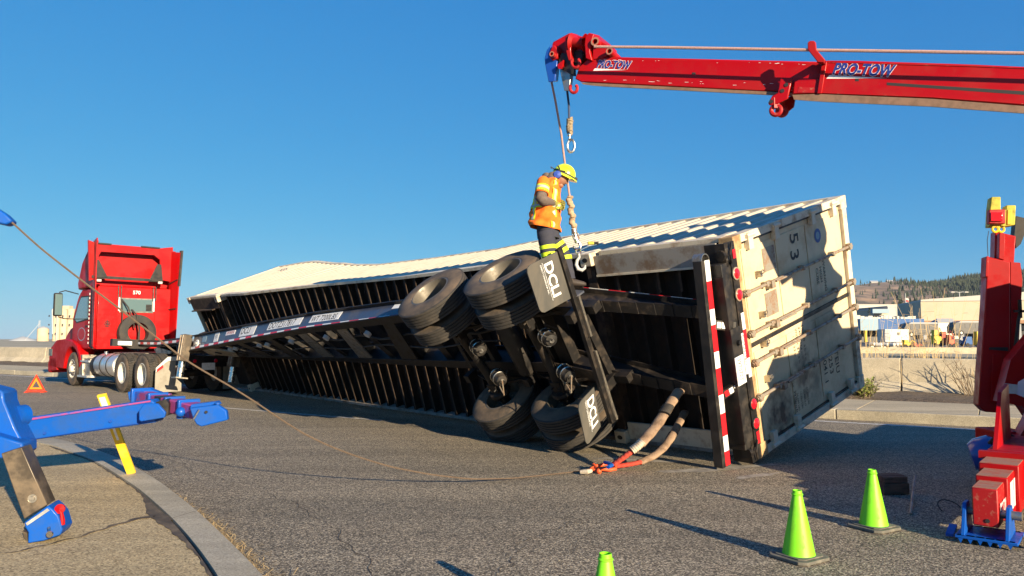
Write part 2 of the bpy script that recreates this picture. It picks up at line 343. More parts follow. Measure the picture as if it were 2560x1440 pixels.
# weep lines on the ground: pale gouge dust near the bumper
def blob(m, c, a, b, rot, z, n=40, seed=0):
    r_ = random.Random(seed); ph = [r_.uniform(0, 6.28) for _ in range(6)]
    pts = []
    for i in range(n):
        t = 2 * math.pi * i / n; k = 1 + sum(math.sin(t * (j + 2) + ph[j]) * .16 / (j + 1) ** .5 for j in range(6))
        x, y = a * k * math.cos(t), b * k * math.sin(t); pts.append((c[0] + x * math.cos(rot) - y * math.sin(rot), c[1] + x * math.sin(rot) + y * math.cos(rot), z))
    m.add(pts, [list(range(n))])
# traffic island in front left: kerb band from pixel outlines at z=.14
zi = .14
inner = [(-260, 1075), (-80, 1092), (60, 1100), (130, 1112), (240, 1152), (350, 1222), (440, 1302), (510, 1385), (560, 1460), (610, 1560), (660, 1700), (720, 1950)]
outer = [(-260, 1062), (-80, 1075), (60, 1084), (160, 1096), (280, 1132), (385, 1188), (485, 1262), (580, 1350), (670, 1440), (750, 1540), (850, 1700), (980, 1950)]
def smooth_path(P, n=60):
    P = np.array(P); t = np.r_[0, np.cumsum(np.linalg.norm(np.diff(P, axis=0), axis=1))]; q = np.linspace(0, t[-1], n)
    out = np.stack([np.interp(q, t, P[:, k]) for k in range(P.shape[1])], 1)
    for _ in range(4): out[1:-1] = (out[:-2] + 2 * out[1:-1] + out[2:]) / 4
    return out
I_ = smooth_path([gp(*p, zi) for p in inner]); O_ = smooth_path([gp(*p, zi) for p in outer])
m = MB(); vs = []; fs = []
for i in range(60): vs += [I_[i] - Zv * .3, I_[i], I_[i] + (O_[i] - I_[i]) * .86, O_[i] - Zv * .02, O_[i] + nz(O_[i] - I_[i]) * .03 - Zv * .3]
for i in range(59):
    for j in range(4): fs.append([5 * i + j, 5 * i + j + 1, 5 * i + j + 6, 5 * i + j + 5])
m.add(vs, fs); struct(m.build('island_kerb', 'concrete_curb', smooth=50))
m = MB(); gi = [p + (I_[k] - O_[k]) * .0 for k, p in enumerate(I_)]
isl = [tuple(np.r_[(p + nz(I_[k] - O_[k]) * .03)[:2], zi - .012]) for k, p in enumerate(I_)]
fan = [(-14, 10.5, zi - .012), (-14, -3, zi - .012), (-1.2, -3, zi - .012)]
vs = isl + [(a[0] - 9, a[1] - .5, zi - .012) for a in isl]; fs = [[i, i + 1, i + 61, i + 60] for i in range(59)]
m.add(vs, fs); struct(m.build('traffic_island', 'island_asphalt', smooth=0))
m = MB(); vs = []; fs = []      # dark damp seam beside the kerb
SS = smooth_path(I_[16:56], 200); SO = smooth_path(O_[16:56], 200)
for k in range(200):
    wd = .012 + .03 * (1 + math.sin(k * .11)) * (.5 + .5 * math.sin(k * .043 + 1)) + .012 * math.sin(k * .9) * math.sin(k * .31) + .10 * math.exp(-((k - 118) / 12.) ** 2); wd = max(wd, .006) * min(1, k / 12., (199 - k) / 12. + .05)
    n_ = nz(SS[k] - SO[k]); a_ = SS[k] + n_ * .02; vs += [np.r_[a_[:2], zi - .008], np.r_[(a_ + n_ * wd)[:2], zi - .008]]
for k in range(199): fs.append([2 * k, 2 * k + 1, 2 * k + 3, 2 * k + 2])
m.add(vs, fs); nz0 = len(vs)
crk = [gp(*p, zi) for p in [(-40, 1385), (60, 1372), (140, 1352), (200, 1338), (260, 1318), (330, 1300), (390, 1285), (452, 1300)]]
crk = smooth_path([gp(*p, zi) for p in [(-40, 1385), (60, 1372), (140, 1352), (200, 1338), (260, 1318), (330, 1297), (390, 1285), (436, 1296)]], 90); vs = []; fs = []
for k in range(90):
    t_ = k / 89; d_ = nz(crk[min(k + 1, 89)] - crk[max(k - 1, 0)]); s_ = V3(-d_[1], d_[0], 0); w_ = .006 + .006 * math.sin(k * .8) * math.sin(k * .33) + .05 * t_ ** 3 + .004 * random.Random(k).random()
    q = crk[k] + s_ * .012 * math.sin(k * .5); vs += [np.r_[(q - s_ * w_)[:2], zi - .0072], np.r_[(q + s_ * w_)[:2], zi - .0072]]
for k in range(89): fs.append([2 * k, 2 * k + 1, 2 * k + 3, 2 * k + 2])
m.add(vs, fs)
struct(m.build('damp_crack', 'moist', smooth=0))
for k in (14, 27, 41, 55):      # kerb joints
    m = MB(); a_, b_ = I_[k], O_[k]; d_ = nz(I_[k + 1] - I_[k]) * .004; m.add([a_ - d_ + Zv * .0006, a_ + d_ + Zv * .0006, b_ + d_ + Zv * .0006 - (O_[k] - I_[k]) * .14, b_ - d_ + Zv * .0006 - (O_[k] - I_[k]) * .14], [[0, 1, 2, 3]]); struct(m.build('kerb_joint', 'moist', smooth=0))
# sealed cracks and dark drip stains on the road
for ci, cp_ in enumerate(([(380, 1130), (520, 1190), (640, 1215), (790, 1290), (900, 1380), (960, 1500)], [(1250, 1440), (1300, 1360), (1420, 1310), (1560, 1300), (1700, 1330)], [(1640, 1250), (1560, 1215), (1420, 1225)])):
    P_ = smooth_path([gp(*p, 0) for p in cp_], 120); r_ = random.Random(ci + 40); m = MB(); vs = []; fs = []
    for k in range(120):
        d_ = nz(P_[min(k + 1, 119)] - P_[max(k - 1, 0)]); s_ = V3(-d_[1], d_[0], 0); q = P_[k] + s_ * (.03 * math.sin(k * .37) + .02 * math.sin(k * .9 + 1) + r_.uniform(-.008, .008)); w_ = .0018 + .003 * r_.random() * abs(math.sin(k * .11)); vs += [np.r_[(q - s_ * w_)[:2], .0035], np.r_[(q + s_ * w_)[:2], .0035]]
    for k in range(119): fs.append([2 * k, 2 * k + 1, 2 * k + 3, 2 * k + 2])
    m.add(vs, fs); struct(m.build('road_crack', 'moist', smooth=0))
# loose straw along the kerb: stuff
m = MB(); r_ = random.Random(5)
for k in range(3200):
    t = r_.gauss(45, 6) if k % 3 else r_.gauss(43, 2.5); i = int(min(max(t, 12), 57)); o_ = O_[i]; dd = nz(O_[i] - I_[i]); p = o_ + dd * abs(r_.gauss(.03, .075)) + (O_[i + 1] - O_[i]) * r_.random()
    a = r_.uniform(0, 6.28); l = r_.uniform(.015, .085); wv = V3(math.cos(a), math.sin(a), r_.uniform(-.1, .3)) * l; sd = V3(-math.sin(a), math.cos(a), 0) * .0025
    z0 = r_.uniform(.004, .025); q = np.r_[p[:2], z0]; m.add([q - sd, q + sd, q + wv + sd, q + wv - sd], [[0, 1, 2, 3]])
stuff(m.build('loose_straw', 'straw', smooth=0), 'dry straw scattered in the gutter along the curved kerb', 'straw')
m = MB(); blob(m, gp(1790, 1172), .62, .13, .35, .003, seed=4); blob(m, gp(1600, 1150), .5, .12, -.25, .003, seed=9); blob(m, gp(1890, 1190), .3, .07, .6, .0035, seed=11)
struct(m.build('scrape_dust', 'pale_sand', smooth=0))
# ------------------------------------------------------------------ right background
def P2(px, d): return V3((px - 1280) / FPX * d * .9977, d, 0)      # plan position for a column at distance d
def zat(y, d): return CAMH + (YH - y) * d / FPX
def lotz(d): return -.46 + (d - 100) * .0246
m = MB(); m.add([P2(1500, 96) + Zv * lotz(96), P2(2900, 96) + Zv * lotz(96), P2(2900, 420) + Zv * lotz(300), P2(1500, 420) + Zv * lotz(300)], [[0, 1, 2, 3]]); struct(m.build('storage_lot', 'lot', smooth=0))
def wallbox(m, p0, p1, z0, z1, depth, mi=0, rise=0.):
    p0, p1 = np.array(p0), np.array(p1); t = nz(p1 - p0); nrm = V3(-t[1], t[0], 0)
    pts = [p0 + Zv * z0, p1 + Zv * z0, p1 + Zv * (z1 + rise), p0 + Zv * z1]; m.prism(pts, nrm * depth, mi); return m
# second and third barrier lines further back
for (pa, da, pb, db, yt, h, lab) in [(1900, 104, 2700, 92, 868, .85, 'distant pale concrete barrier line in front of the storage lot'), (2215, 46, 2700, 36, 893, .85, 'nearer low concrete wall between the dry grass and the front barrier')]:
    p0, p1 = P2(pa, da), P2(pb, db); o = thing('concrete_wall', (p0 + p1) / 2 + Zv * -.5, lab, 'barrier'); m = MB(); k = 8
    for i in range(k):
        a = p0 + (p1 - p0) * i / k; b = p0 + (p1 - p0) * (i + .995) / k; zt = zat(yt, (da + db) / 2)
        wallbox(m, a, b, -.52, zt, .3)
    m.build('wall_body', 'concrete', o, smooth=0)
# big beige building
d0, d1 = 213., 204.
p0, p1 = P2(2305, d0), P2(2640, d1); o = thing('warehouse', (p0 + p1) / 2 + Zv * lotz(200), 'large beige flat-roofed building with a brown band over shaded bays, behind the parked coaches', 'building')
m = MB(); wallbox(m, p0, p1, 6.6, 12.1, 30, rise=2.3); m.build('wall', 'bld_beige', o, smooth=0)
t = nz(p1 - p0); nr = V3(-t[1], t[0], 0)
m = MB(); wallbox(m, p0 - nr * .25, p1 - nr * .25, 12.1, 12.6, 30.5, rise=2.3); m.build('parapet', 'bld_white', o, smooth=0)
m = MB(); wallbox(m, p0 - nr * .2, p1 - nr * .2, 5.7, 6.6, 30.3); m.build('band', 'bld_band', o, smooth=0)
m = MB(); wallbox(m, p0 + nr * 6, p1 + nr * 6, 0, 5.7, 20); m.build('lower_wall', 'bld_dark', o, smooth=0)  # near-black colour stands in for the shade inside the bays
L_ = np.linalg.norm(p1 - p0)
for i in range(7):
    a = p0 + t * (L_ * (i + .1) / 7); m = MB(); wallbox(m, a + nr * .3, a + nr * .3 + t * .9, 1, 5.7, .9); m.build('pillar', 'bld_grey', o, smooth=0)
for i in range(6):
    a = p0 + t * (L_ * (i + .35) / 7); m = MB(); wallbox(m, a + nr * 5.8, a + nr * 5.8 + t * 3.4, 4.0, 5.2, .15); m.build('window', 'bld_grey', o, smooth=0)
def box_building(name, pa, pb, ya, yb, d, depth, mtl, label, extra=None, z0=None):
    p0, p1 = P2(pa, d), P2(pb, d); z0 = zat(yb, d) if z0 is None else z0; z1 = zat(ya, d)
    o = thing(name, (p0 + p1) / 2 + Zv * z0, label, 'building'); m = MB(); wallbox(m, p0, p1, z0, z1, depth); m.build('wall', mtl, o, smooth=0)
    m = MB(); wallbox(m, p0 - V3(.2, .2, 0), p1 - V3(-.2, .2, 0), z1, z1 + .35, depth + .4); m.build('roof', 'bld_white', o, smooth=0)
    for (qa, qb, wa, wb, mt_) in (extra or []):
        m = MB(); a, b = P2(qa, d) - V3(0, .12, 0), P2(qb, d) - V3(0, .12, 0); wallbox(m, a, b, zat(wb, d), zat(wa, d), .3); m.build('window', mt_, o, smooth=0)
    return o
box_building('long_shed', 2100, 2253, 763, 800, 330, 40, 'bld_white', 'long white low building with roof vents, farthest back below the hill', [(2160, 2170, 782, 791, 'bld_dark'), (2172, 2188, 782, 791, 'bld_dark')])
o = box_building('grey_shed', 2222, 2310, 767, 800, 280, 30, 'bld_grey', 'plain grey metal building between the flag pole and the beige building', [(2248, 2250, 775, 790, 'bld_dark')])
o = box_building('office', 2186, 2223, 775, 800, 275, 20, 'bld_beige', 'small beige office under a light blue fascia')
m = MB(); wallbox(m, P2(2184, 271), P2(2225, 271), zat(783, 271), zat(773, 271), 3); m.build('fascia', 'bld_lblue', o, smooth=0)
d = 170; p0, p1 = P2(2152, d), P2(2312, d)
o = thing('blue_canopy', (p0 + p1) / 2 + Zv * lotz(d), 'long blue-fronted canopy building with a pale left end', 'building')
m = MB(); wallbox(m, p0, P2(2197, d), zat(826, d), zat(797, d), 14); m.build('end_panel', 'bld_lblue', o, smooth=0)
m = MB(); wallbox(m, P2(2197, d) + V3(.05, 0, 0), p1, zat(824, d), zat(797, d), 14); m.build('front_panel', 'bld_blue', o, smooth=0)
m = MB(); wallbox(m, p0 + V3(0, 5, 0), p1 + V3(0, 5, 0), 0, zat(825, d), 6); m.build('back_wall', 'bld_dark', o, smooth=0)
rr = random.Random(11); m = MB()
for k in range(16):
    q = P2(2150 + k * 10, d); hh = rr.uniform(.4, .9); m.box(q + Zv * (zat(797, d) + hh / 2 + .02) + V3(0, 3, 0), (rr.uniform(.5, 1.1), 1.5, hh))
m.build('roof_units', 'bld_white', o, smooth=0)
for px in (2164, 2201):
    d = 150; q = P2(px, d); o = thing('bollard_post', q + Zv * lotz(d), 'yellow post at the %s end of the blue canopy' % ('left' if px < 2180 else 'right'), 'post', 'yellow posts in front of the blue canopy')
    m = MB(); m.cyl(q + Zv * lotz(d), q + Zv * zat(826, d), .3, 12); m.build('post_body', 'yellow_paint', o)
# white box with a small window
d = 140; a, b = P2(2213, d), P2(2273, d); o = thing('office_container', (a + b) / 2 + Zv * lotz(d), 'white site box with one small dark window in the lot', 'container')
m = MB(); wallbox(m, a, b, lotz(d) + .3, zat(823, d), 3); m.build('box_body', 'white_paint', o, smooth=0, bevel=.06)
m = MB(); wallbox(m, P2(2245, d - .1), P2(2250, d - .1), zat(838, d), zat(831, d), .2); m.build('window', 'bld_dark', o, smooth=0)
m = MB(); wallbox(m, P2(2213, d - .06), P2(2225, d - .06), zat(850, d), zat(824, d), .1); m.build('side_panel', 'bld_grey', o, smooth=0)
d = 165; a, b = P2(2347, d), P2(2385, d); o = thing('shed', (a + b) / 2 + Zv * lotz(d), 'small white shed with a pitched lid between the two dark coaches', 'building')
m = MB(); wallbox(m, a, b, lotz(d), zat(806, d), 3); m.build('wall', 'white_paint', o, smooth=0)
m = MB(); z1 = zat(806, d); m.prism([a + V3(-.2, -.2, z1), a + V3(.5, 1.5, z1 + .9), a + V3(-.2, 3.2, z1)], (b - a) + V3(.4, 0, 0)); m.build('roof', 'bld_grey', o, smooth=0)
m = MB(); wallbox(m, P2(2372, d - .1), P2(2378, d - .1), zat(822, d), zat(816, d), .2); m.build('window', 'bld_dark', o, smooth=0)
def coach(pa, pb, ya, yb, d, label):
    a, b = P2(pa, d), P2(pb, d); z0, z1 = zat(yb, d), zat(ya, d); o = thing('coach', (a + b) / 2 + Zv * z0, label, 'coach', 'dark coaches parked in the lot')
    m = MB(); t = nz(b - a); Ln = np.linalg.norm(b - a); h = z1 - z0
    pr = [(0, .35), (0, h * .6), (.5, h - .3), (1.2, h - .12), (Ln - .1, h - .1), (Ln, h - .6), (Ln, .35)]
    m.prism([a + t * x + Zv * (z0 + z) for x, z in pr], V3(0, 2.5, 0)); m.build('body', 'bus_dark', o, smooth=0)
    m = MB(); m.prism([a + t * x + V3(0, -.05, z0 + z) for x, z in [(.9, h - .28), (1.4, h), (Ln - .1, h), (Ln, h - .28)]], V3(0, 2.6, 0)); m.build('roof', 'bld_grey', o, smooth=0)
    for k in range(5):
        m = MB(); x = 1.2 + (Ln - 2) * k / 5; wallbox(m, a + t * x - V3(0, .04, 0), a + t * (x + (Ln - 2) / 5 - .25) - V3(0, .04, 0), z0 + h * .52, z0 + h * .8, .03); m.build('window', 'bld_dark', o, smooth=0)
    for x in (Ln * .2, Ln * .8):
        m = MB(); q = a + t * x + Zv * (z0 + .48); m.cyl(q - V3(0, .08, 0), q + V3(0, .25, 0), .5, 16); m.build('wheel', 'rubber', o)
        m = MB(); m.cyl(q - V3(0, .1, 0), q - V3(0, .05, 0), .25, 12); m.build('hub', 'rim_white', o)
coach(2262, 2346, 806, 842, 150, 'dark coach with a grey roof, left of the white shed'); coach(2386, 2475, 803, 838, 152, 'dark coach with a grey roof, right of the white shed')
# row of white tanks and machinery
rr = random.Random(2)
base = None
for k in range(9):
    d = 116 + rr.uniform(-2, 2); q = P2(2180 + k * 8.2, d); z = lotz(d)
    if base is None:
        base = thing('gas_tank', q + Zv * z, 'small white horizontal tank on a stand, leftmost of the row in the lot', 'tank', 'row of white tanks in front of the blue canopy')
        m = MB(); c = q + Zv * (z + .62); m.lathe([(.02, -.5), (.2, -.46), (.28, -.35), (.28, .35), (.2, .46), (.02, .5)], c, V3(.6, -.8, 0), 14); m.build('tank_body', 'white_paint', base)
        m = MB(); m.box(c - Zv * .46, (.5, .12, .32)); m.box(c - Zv * .46 + V3(.2, .3, 0), (.12, .5, .32)); m.build('stand', 'steel', base)
    else: copy_thing(base, tuple(q + Zv * z), 'white tank on a stand, number %d from the left in the row' % (k + 1), None, rr.uniform(-.5, .5))
def machine(px, y, d, sx, sz, mtl, label, cat='machine'):
    z0 = lotz(d); q = P2(px, d); o = thing('site_machine', q + Zv * z0, label, cat)
    m = MB(); m.box(q + Zv * (z0 + .35 + sz * .25), (sx, 1.2, sz * .5)); m.box(q + V3(-sx * .2, 0, z0 + .35 + sz * .7), (sx * .45, 1.0, sz * .45)); m.build('machine_body', mtl, o, bevel=.06, smooth=0)
    for s in (-1, 1):
        m = MB(); c = q + V3(s * sx * .35, -.62, z0 + .3); m.cyl(c, c + V3(0, .2, 0), .3, 14); m.build('wheel', 'rubber', o)
    m = MB(); m.tube([q + V3(sx * .3, 0, z0 + .35 + sz * .4), q + V3(sx * .55, 0, z0 + sz * 1.2), q + V3(sx * .9, 0, z0 + sz * .8)], .07, 6); m.build('arm', mtl, o)
machine(2267, 855, 118, 1.5, 1.0, 'yellow_paint', 'small yellow loader beside the row of white tanks')
machine(2288, 860, 112, 1.2, .7, 'clutter_red', 'low pinkish red machine between the yellow loader and the reeds')
machine(2340, 848, 125, 1.2, 2.6, 'yellow_paint', 'tall tan and yellow cabinet machine left of the red lift')
machine(2362, 850, 128, 1.8, 2.2, 'clutter_red', 'red lifting machine in front of the white shed')
machine(2374, 850, 122, .9, 1.8, 'orange_steel', 'narrow orange machine just right of the red lift')
machine(2392, 845, 126, 1.6, 1.5, 'white_paint', 'white and steel machine right of the orange one')
machine(2425, 848, 124, 2.2, 1.4, 'bld_blue', 'dark blue machine with a raised arm below the right coach')
machine(2447, 850, 120, 1.4, 2.4, 'yellow_paint', 'yellow loader partly behind the red folded arm')
# poles and flag
def lamp_pole(px, yb, yt, d, label):
    q = P2(px, d); o = thing('street_lamp', q + Zv * zat(yb, d), label, 'street lamp'); zt = zat(yt, d)
    m = MB(); m.tube([q + Zv * zat(yb, d), q + Zv * zt], [.22, .12], 8); m.build('pole', 'pole_grey', o)
    for s in (-1, 1):
        m = MB(); m.tube([q + Zv * zt, q + V3(s * 1.0, 0, zt + .15), q + V3(s * 1.6, 0, zt + .1)], .08, 6); m.build('arm', 'pole_grey', o)
        m = MB(); m.box(q + V3(s * 2.1, 0, zt + .08), (1.2, .6, .28)); m.build('lamp_head', 'bld_white', o, smooth=0, bevel=.08)
lamp_pole(2403, 790, 731, 228, 'twin-headed lamp rising above the roof of the beige building')
d = 240; q = P2(2267, d); o = thing('flag_pole', q + Zv * zat(800, d), 'tall thin flag pole with a hanging red and white striped flag', 'flag pole')
m = MB(); m.tube([q + Zv * 4, q + Zv * zat(733, d)], [.2, .09], 8); m.build('pole', 'pole_grey', o)
fl = MB()
for k in range(9):
    zt = zat(745, d) - k * .62; x0 = .15 + .02 * k; fl.add([q + V3(x0, 0, zt), q + V3(x0 + .5, -.2, zt - .1), q + V3(x0 + .95 - .05 * k, .1, zt - .3), q + V3(x0 + .95 - .05 * k, .1, zt - .9), q + V3(x0 + .5, -.2, zt - .7), q + V3(x0, 0, zt - .62)], [[0, 1, 4, 5], [1, 2, 3, 4]], 0 if k % 2 else 1)
fl.build('flag', ['flag_red', 'white_paint'], o, smooth=0)
# hill with forest
hx = [(-3000, 0), (-300, 40), (500, 108), (830, 124), (880, 128), (1000, 128), (1100, 134), (1180, 140), (1350, 160), (1700, 185), (2600, 210), (4000, 200)]
def hilltop(X): return np.interp(X, [a for a, b in hx], [b for a, b in hx])
def hn(x, y): return math.sin(x * .013 + y * .021) * 4 + math.sin(x * .041 - y * .017 + 1) * 2.2 + math.sin(x * .11 + y * .07) * .9
def hillz(X, Y):
    t = min(max((Y - 760) / 1050., 0), 1.25); f = math.sin(min(t, 1) * math.pi / 2) ** 1.35
    return -.6 + hilltop(X * 1850 / max(Y, 600)) * f * (1 if t < 1 else 1 - (t - 1) * .2) + hn(X, Y) * min(t * 2, 1)
mh = bpy.data.materials.new('hill'); mh.use_nodes = True; n_ = mh.node_tree; pb = n_.nodes['Principled BSDF']; pb.inputs['Roughness'].default_value = .95
tc = n_.nodes.new('ShaderNodeTexCoord'); mp = n_.nodes.new('ShaderNodeMapping'); mp.inputs['Scale'].default_value = (.012, .012, .05); n_.links.new(tc.outputs['Object'], mp.inputs[0])
no = n_.nodes.new('ShaderNodeTexNoise'); no.inputs['Scale'].default_value = 1.6; no.inputs['Detail'].default_value = 9; no.inputs['Roughness'].default_value = .7; n_.links.new(mp.outputs[0], no.inputs[0])
rp = n_.nodes.new('ShaderNodeValToRGB'); e = rp.color_ramp.elements; e[0].position = .36; e[0].color = (.08, .075, .055, 1); e[1].position = .64; e[1].color = (.42, .27, .16, 1); k = rp.color_ramp.elements.new(.5); k.color = (.25, .17, .11, 1)
n_.links.new(no.outputs['Fac'], rp.inputs[0]); n_.links.new(rp.outputs[0], pb.inputs['Base Color']); MT['hill'] = mh
m = MB(); nx, ny = 150, 26; vs = []; fs = []
for j in range(ny):
    Y = 760 + 1350 * (j / (ny - 1)) ** 1.1
    for i in range(nx): X = (-.3 + 1.6 * i / (nx - 1)) * Y; vs.append((X, Y, hillz(X, Y)))
for j in range(ny - 1):
    for i in range(nx - 1): a = j * nx + i; fs.append([a, a + 1, a + nx + 1, a + nx])
m.add(vs, fs); struct(m.build('hill', 'hill'))
m = MB(); rr = random.Random(21); cnt = 0
while cnt < 9000:
    px = rr.uniform(2060, 3150) if rr.random() < .72 else rr.uniform(2200, 2620); Y = rr.uniform(950, 1830); X = (px - 1280) / FPX * Y
    f = min(max((px - 2205) / 190, 0), 1) ** 1.3; top = (Y - 950) / 880
    patch = .5 + .5 * math.sin(X * .02 + math.sin(Y * .013) * 2) * math.sin(Y * .011 + X * .006)
    dens = .05 + .95 * f if not (2270 < px < 2370 and 1560 < Y < 1700) else .06
    if f < 1: dens *= .3 + .9 * patch
    if rr.random() > dens: continue
    cnt += 1; z = hillz(X, Y) - .5; h = rr.uniform(6, 13); r0 = h * rr.uniform(.17, .25); a0 = rr.uniform(0, 6)
    for (zb, zt, r_) in ((.12, .62, 1), (.42, 1, .62)):
        ring = [(X + r0 * r_ * math.cos(a0 + q * 1.2566) * rr.uniform(.75, 1.2), Y + r0 * r_ * math.sin(a0 + q * 1.2566), z + h * zb) for q in range(5)]
        m.add(ring + [(X, Y, z + h * zt)], [[q, (q + 1) % 5, 5] for q in range(5)])
stuff(m.build('hill_forest', 'conifer', smooth=0), 'dark green conifer forest covering the far hillside', 'forest')
for px, lab in ((2187, 'left'), (2228, 'middle'), (2266, 'right')):
    Y = 1750.; X = (px - 1280) / FPX * Y; z = hillz(X, Y); o = thing('hill_house', (X, Y, z), 'tiny pale house on the hill crest, %s of the three' % lab, 'house', 'houses on the hill crest')
    m = MB(); m.box((X, Y, z + 5), (16, 10, 10)); m.build('wall', 'bld_white', o, smooth=0)
    m = MB(); m.prism([(X - 9, Y - 6, z + 10), (X - 9, Y, z + 14), (X - 9, Y + 6, z + 10)], (18, 0, 0)); m.build('roof', 'bld_grey', o, smooth=0)
# trees by the buildings
def small_tree(px, yb, yt, d, label, kind='conifer'):
    q = P2(px, d); z0, z1 = zat(yb, d), zat(yt, d); h = z1 - z0; o = thing('tree', q + Zv * z0, label, 'tree'); rr = random.Random(int(px))
    m = MB(); m.tube([q + Zv * z0, q + Zv * (z0 + h * .7)], [h * .04, h * .015], 6); m.build('trunk', 'trunk', o)
    m = MB()
    for k in range(260):
        t = rr.random() ** .8; rad = h * .28 * (1 - t * .8) * rr.uniform(.3, 1.05); a = rr.uniform(0, 6.28); c = q + V3(rad * math.cos(a), rad * math.sin(a), z0 + h * (.15 + .85 * t)); s = h * .06 * rr.uniform(.6, 1.4)
        m.add([c + V3(rr.uniform(-s, s), rr.uniform(-s, s), rr.uniform(-s, s)) for _ in range(3)], [[0, 1, 2]])
    m.build('crown', kind, o, smooth=0)
small_tree(2176, 792, 770, 262, 'dark bushy tree beside the light blue office fascia'); small_tree(2255, 800, 748, 420, 'broad dark tree behind the grey shed'); small_tree(2282, 800, 752, 430, 'dark tree between flag pole and beige building'); small_tree(2140, 812, 766, 300, 'green tree right beside the container door edge')
# dry reeds behind the barrier: stuff
m = MB(); rr = random.Random(4)
for k in range(240):
    px = rr.choice([rr.uniform(2135, 2215), rr.gauss(2300, 16), rr.gauss(2345, 25), rr.uniform(2150, 2470)]); n0 = rr.uniform(20.2, 26)
    d_ = ray(px, 847); tt = n0 / np.dot(rn, d_); q = V3(d_[0] * tt, d_[1] * tt, -.5)
    h = rr.uniform(1.0, 1.7) if rr.random() < .62 else rr.uniform(1.7, 3.3)
    if abs(px - 2180) < 40: h = min(h, 2.5)
    lean = V3(rr.gauss(0, .09), rr.gauss(0, .06), 0) * h; w_ = .006
    m.tube([q, q + lean * .4 + Zv * h * .6, q + lean + Zv * h], [w_, w_ * .8, w_ * .5], 3, cap=False)
    if rr.random() < .6:
        for j in range(3):
            t = rr.uniform(.5, 1); c = q + lean * t + Zv * h * t; a = rr.uniform(0, 6.3); l = rr.uniform(.1, .3); m.tube([c, c + V3(math.cos(a) * l, math.sin(a) * l, rr.uniform(-.05, .2))], [.005, .003], 3, cap=False)
stuff(m.build('dry_reeds', 'dry_grass', smooth=0), 'tall dry yellow reeds growing behind the concrete barrier', 'dry grass')
m = MB()
for k in range(2600):
    n0 = rr.uniform(19.7, 34); px = rr.uniform(2120, 2480); d_ = ray(px, 847); tt = n0 / np.dot(rn, d_); q = V3(d_[0] * tt, d_[1] * tt, -.5); h = rr.uniform(.3, .95); a = rr.uniform(0, 6.3)
    s_ = V3(math.cos(a), math.sin(a), 0) * .012; m.add([q - s_, q + s_, q + V3(rr.gauss(0, .15), rr.gauss(0, .15), h)], [[0, 1, 2]])
stuff(m.build('dry_grass_bank', 'straw', smooth=0), 'low dry grass bank behind the front barrier', 'dry grass')
# shrubs at the verge
def twig_shrub(px, py, hgt, spread, nst, label, mtl='twig', leafy=0, seed=1, lean=0.):
    q = gp(px, py, .2); o = thing('shrub', q, label, 'shrub'); rr = random.Random(seed); m = MB(); lf = MB()
    for k in range(nst):
        a = rr.uniform(0, 6.28); b = q + V3(rr.gauss(0, .06), rr.gauss(0, .05), -.05); tip = q + V3(math.cos(a) * spread * rr.uniform(.2, 1) + lean, math.sin(a) * spread * .5, hgt * rr.uniform(.45, 1))
        mid = (b + tip) / 2 + V3(rr.gauss(0, .05), 0, hgt * .12); pth = [b, mid, tip]; m.tube(pth, [.011, .008, .003], 4, cap=False)
        for j in range(2):
            t = rr.uniform(.4, .9); c = mid + (tip - mid) * t; e_ = c + V3(rr.gauss(0, .12), rr.gauss(0, .08), rr.uniform(.05, .22)) * hgt * 1.2; m.tube([c, e_], [.005, .002], 3, cap=False)
            pth.append(e_)
        if leafy:
            for j in range(leafy):
                c = b + (tip - b) * rr.uniform(.25, 1) + V3(rr.gauss(0, .05), rr.gauss(0, .05), rr.gauss(0, .03)); s = rr.uniform(.02, .05)
                lf.add([c, c + V3(rr.uniform(-s, s), rr.uniform(-s, s), s * .5), c + V3(rr.uniform(-s, s) * 1.6, rr.uniform(-s, s), s * 1.4)], [[0, 1, 2]])
    m.build('stems', mtl, o, smooth=0)
    if leafy: lf.build('leaves', 'leaf', o, smooth=0)
twig_shrub(2155, 992, .36, .42, 60, 'low green leafy weed clump at the foot of the barrier beside the container door', leafy=16, seed=3)
twig_shrub(2425, 990, .8, .5, 15, 'bare grey twiggy bush against the barrier left of the red arm', seed=8, lean=-.25)
twig_shrub(2446, 988, .6, .15, 22, 'dense dry tan tuft behind the red arm', mtl='dry_grass', seed=18)
# ------------------------------------------------------------------ left background
d = 430; o = thing('grain_silo', P2(150, d), 'tall concrete grain silo block with pipes beside the tractor mirror', 'silo')
for k, px in enumerate((131, 148, 166, 184, 202)):
    m = MB(); q = P2(px, d) + V3(0, 4, 0); m.cyl(q, q + Zv * (zat(772, d) - (0 if k else 1.5)), 2.25, 18); m.build('silo_tube', 'silo', o)
m = MB(); a = P2(128, d); m.box(P2(146, d) + V3(0, 4, zat(768, d) - .2), (8.5, 4, 2.2)); m.build('head_house', 'silo', o, smooth=0)
m = MB(); m.tube([P2(131, d - 3) + Zv * zat(835, d), P2(128, d - 3) + Zv * zat(775, d), P2(134, d - 3) + Zv * zat(768, d)], .35, 8); m.tube([P2(140, d - 3) + Zv * 0, P2(140, d - 3) + Zv * zat(775, d)], .2, 6); m.build('pipe', 'pole_grey', o)
for k in range(14):
    m = MB(); q = P2(124 + (k % 5) * 17, d - 2.6 + 3.9) + Zv * zat(790 + (k // 5) * 22, d); m.box(q + V3(0, -1.2, 0), (.7, .3, .9)); m.build('opening', 'bld_dark', o, smooth=0)
o = thing('low_silo', P2(106, d), 'shorter ribbed silo with a dark conical top left of the tall silo block', 'silo'); m = MB()
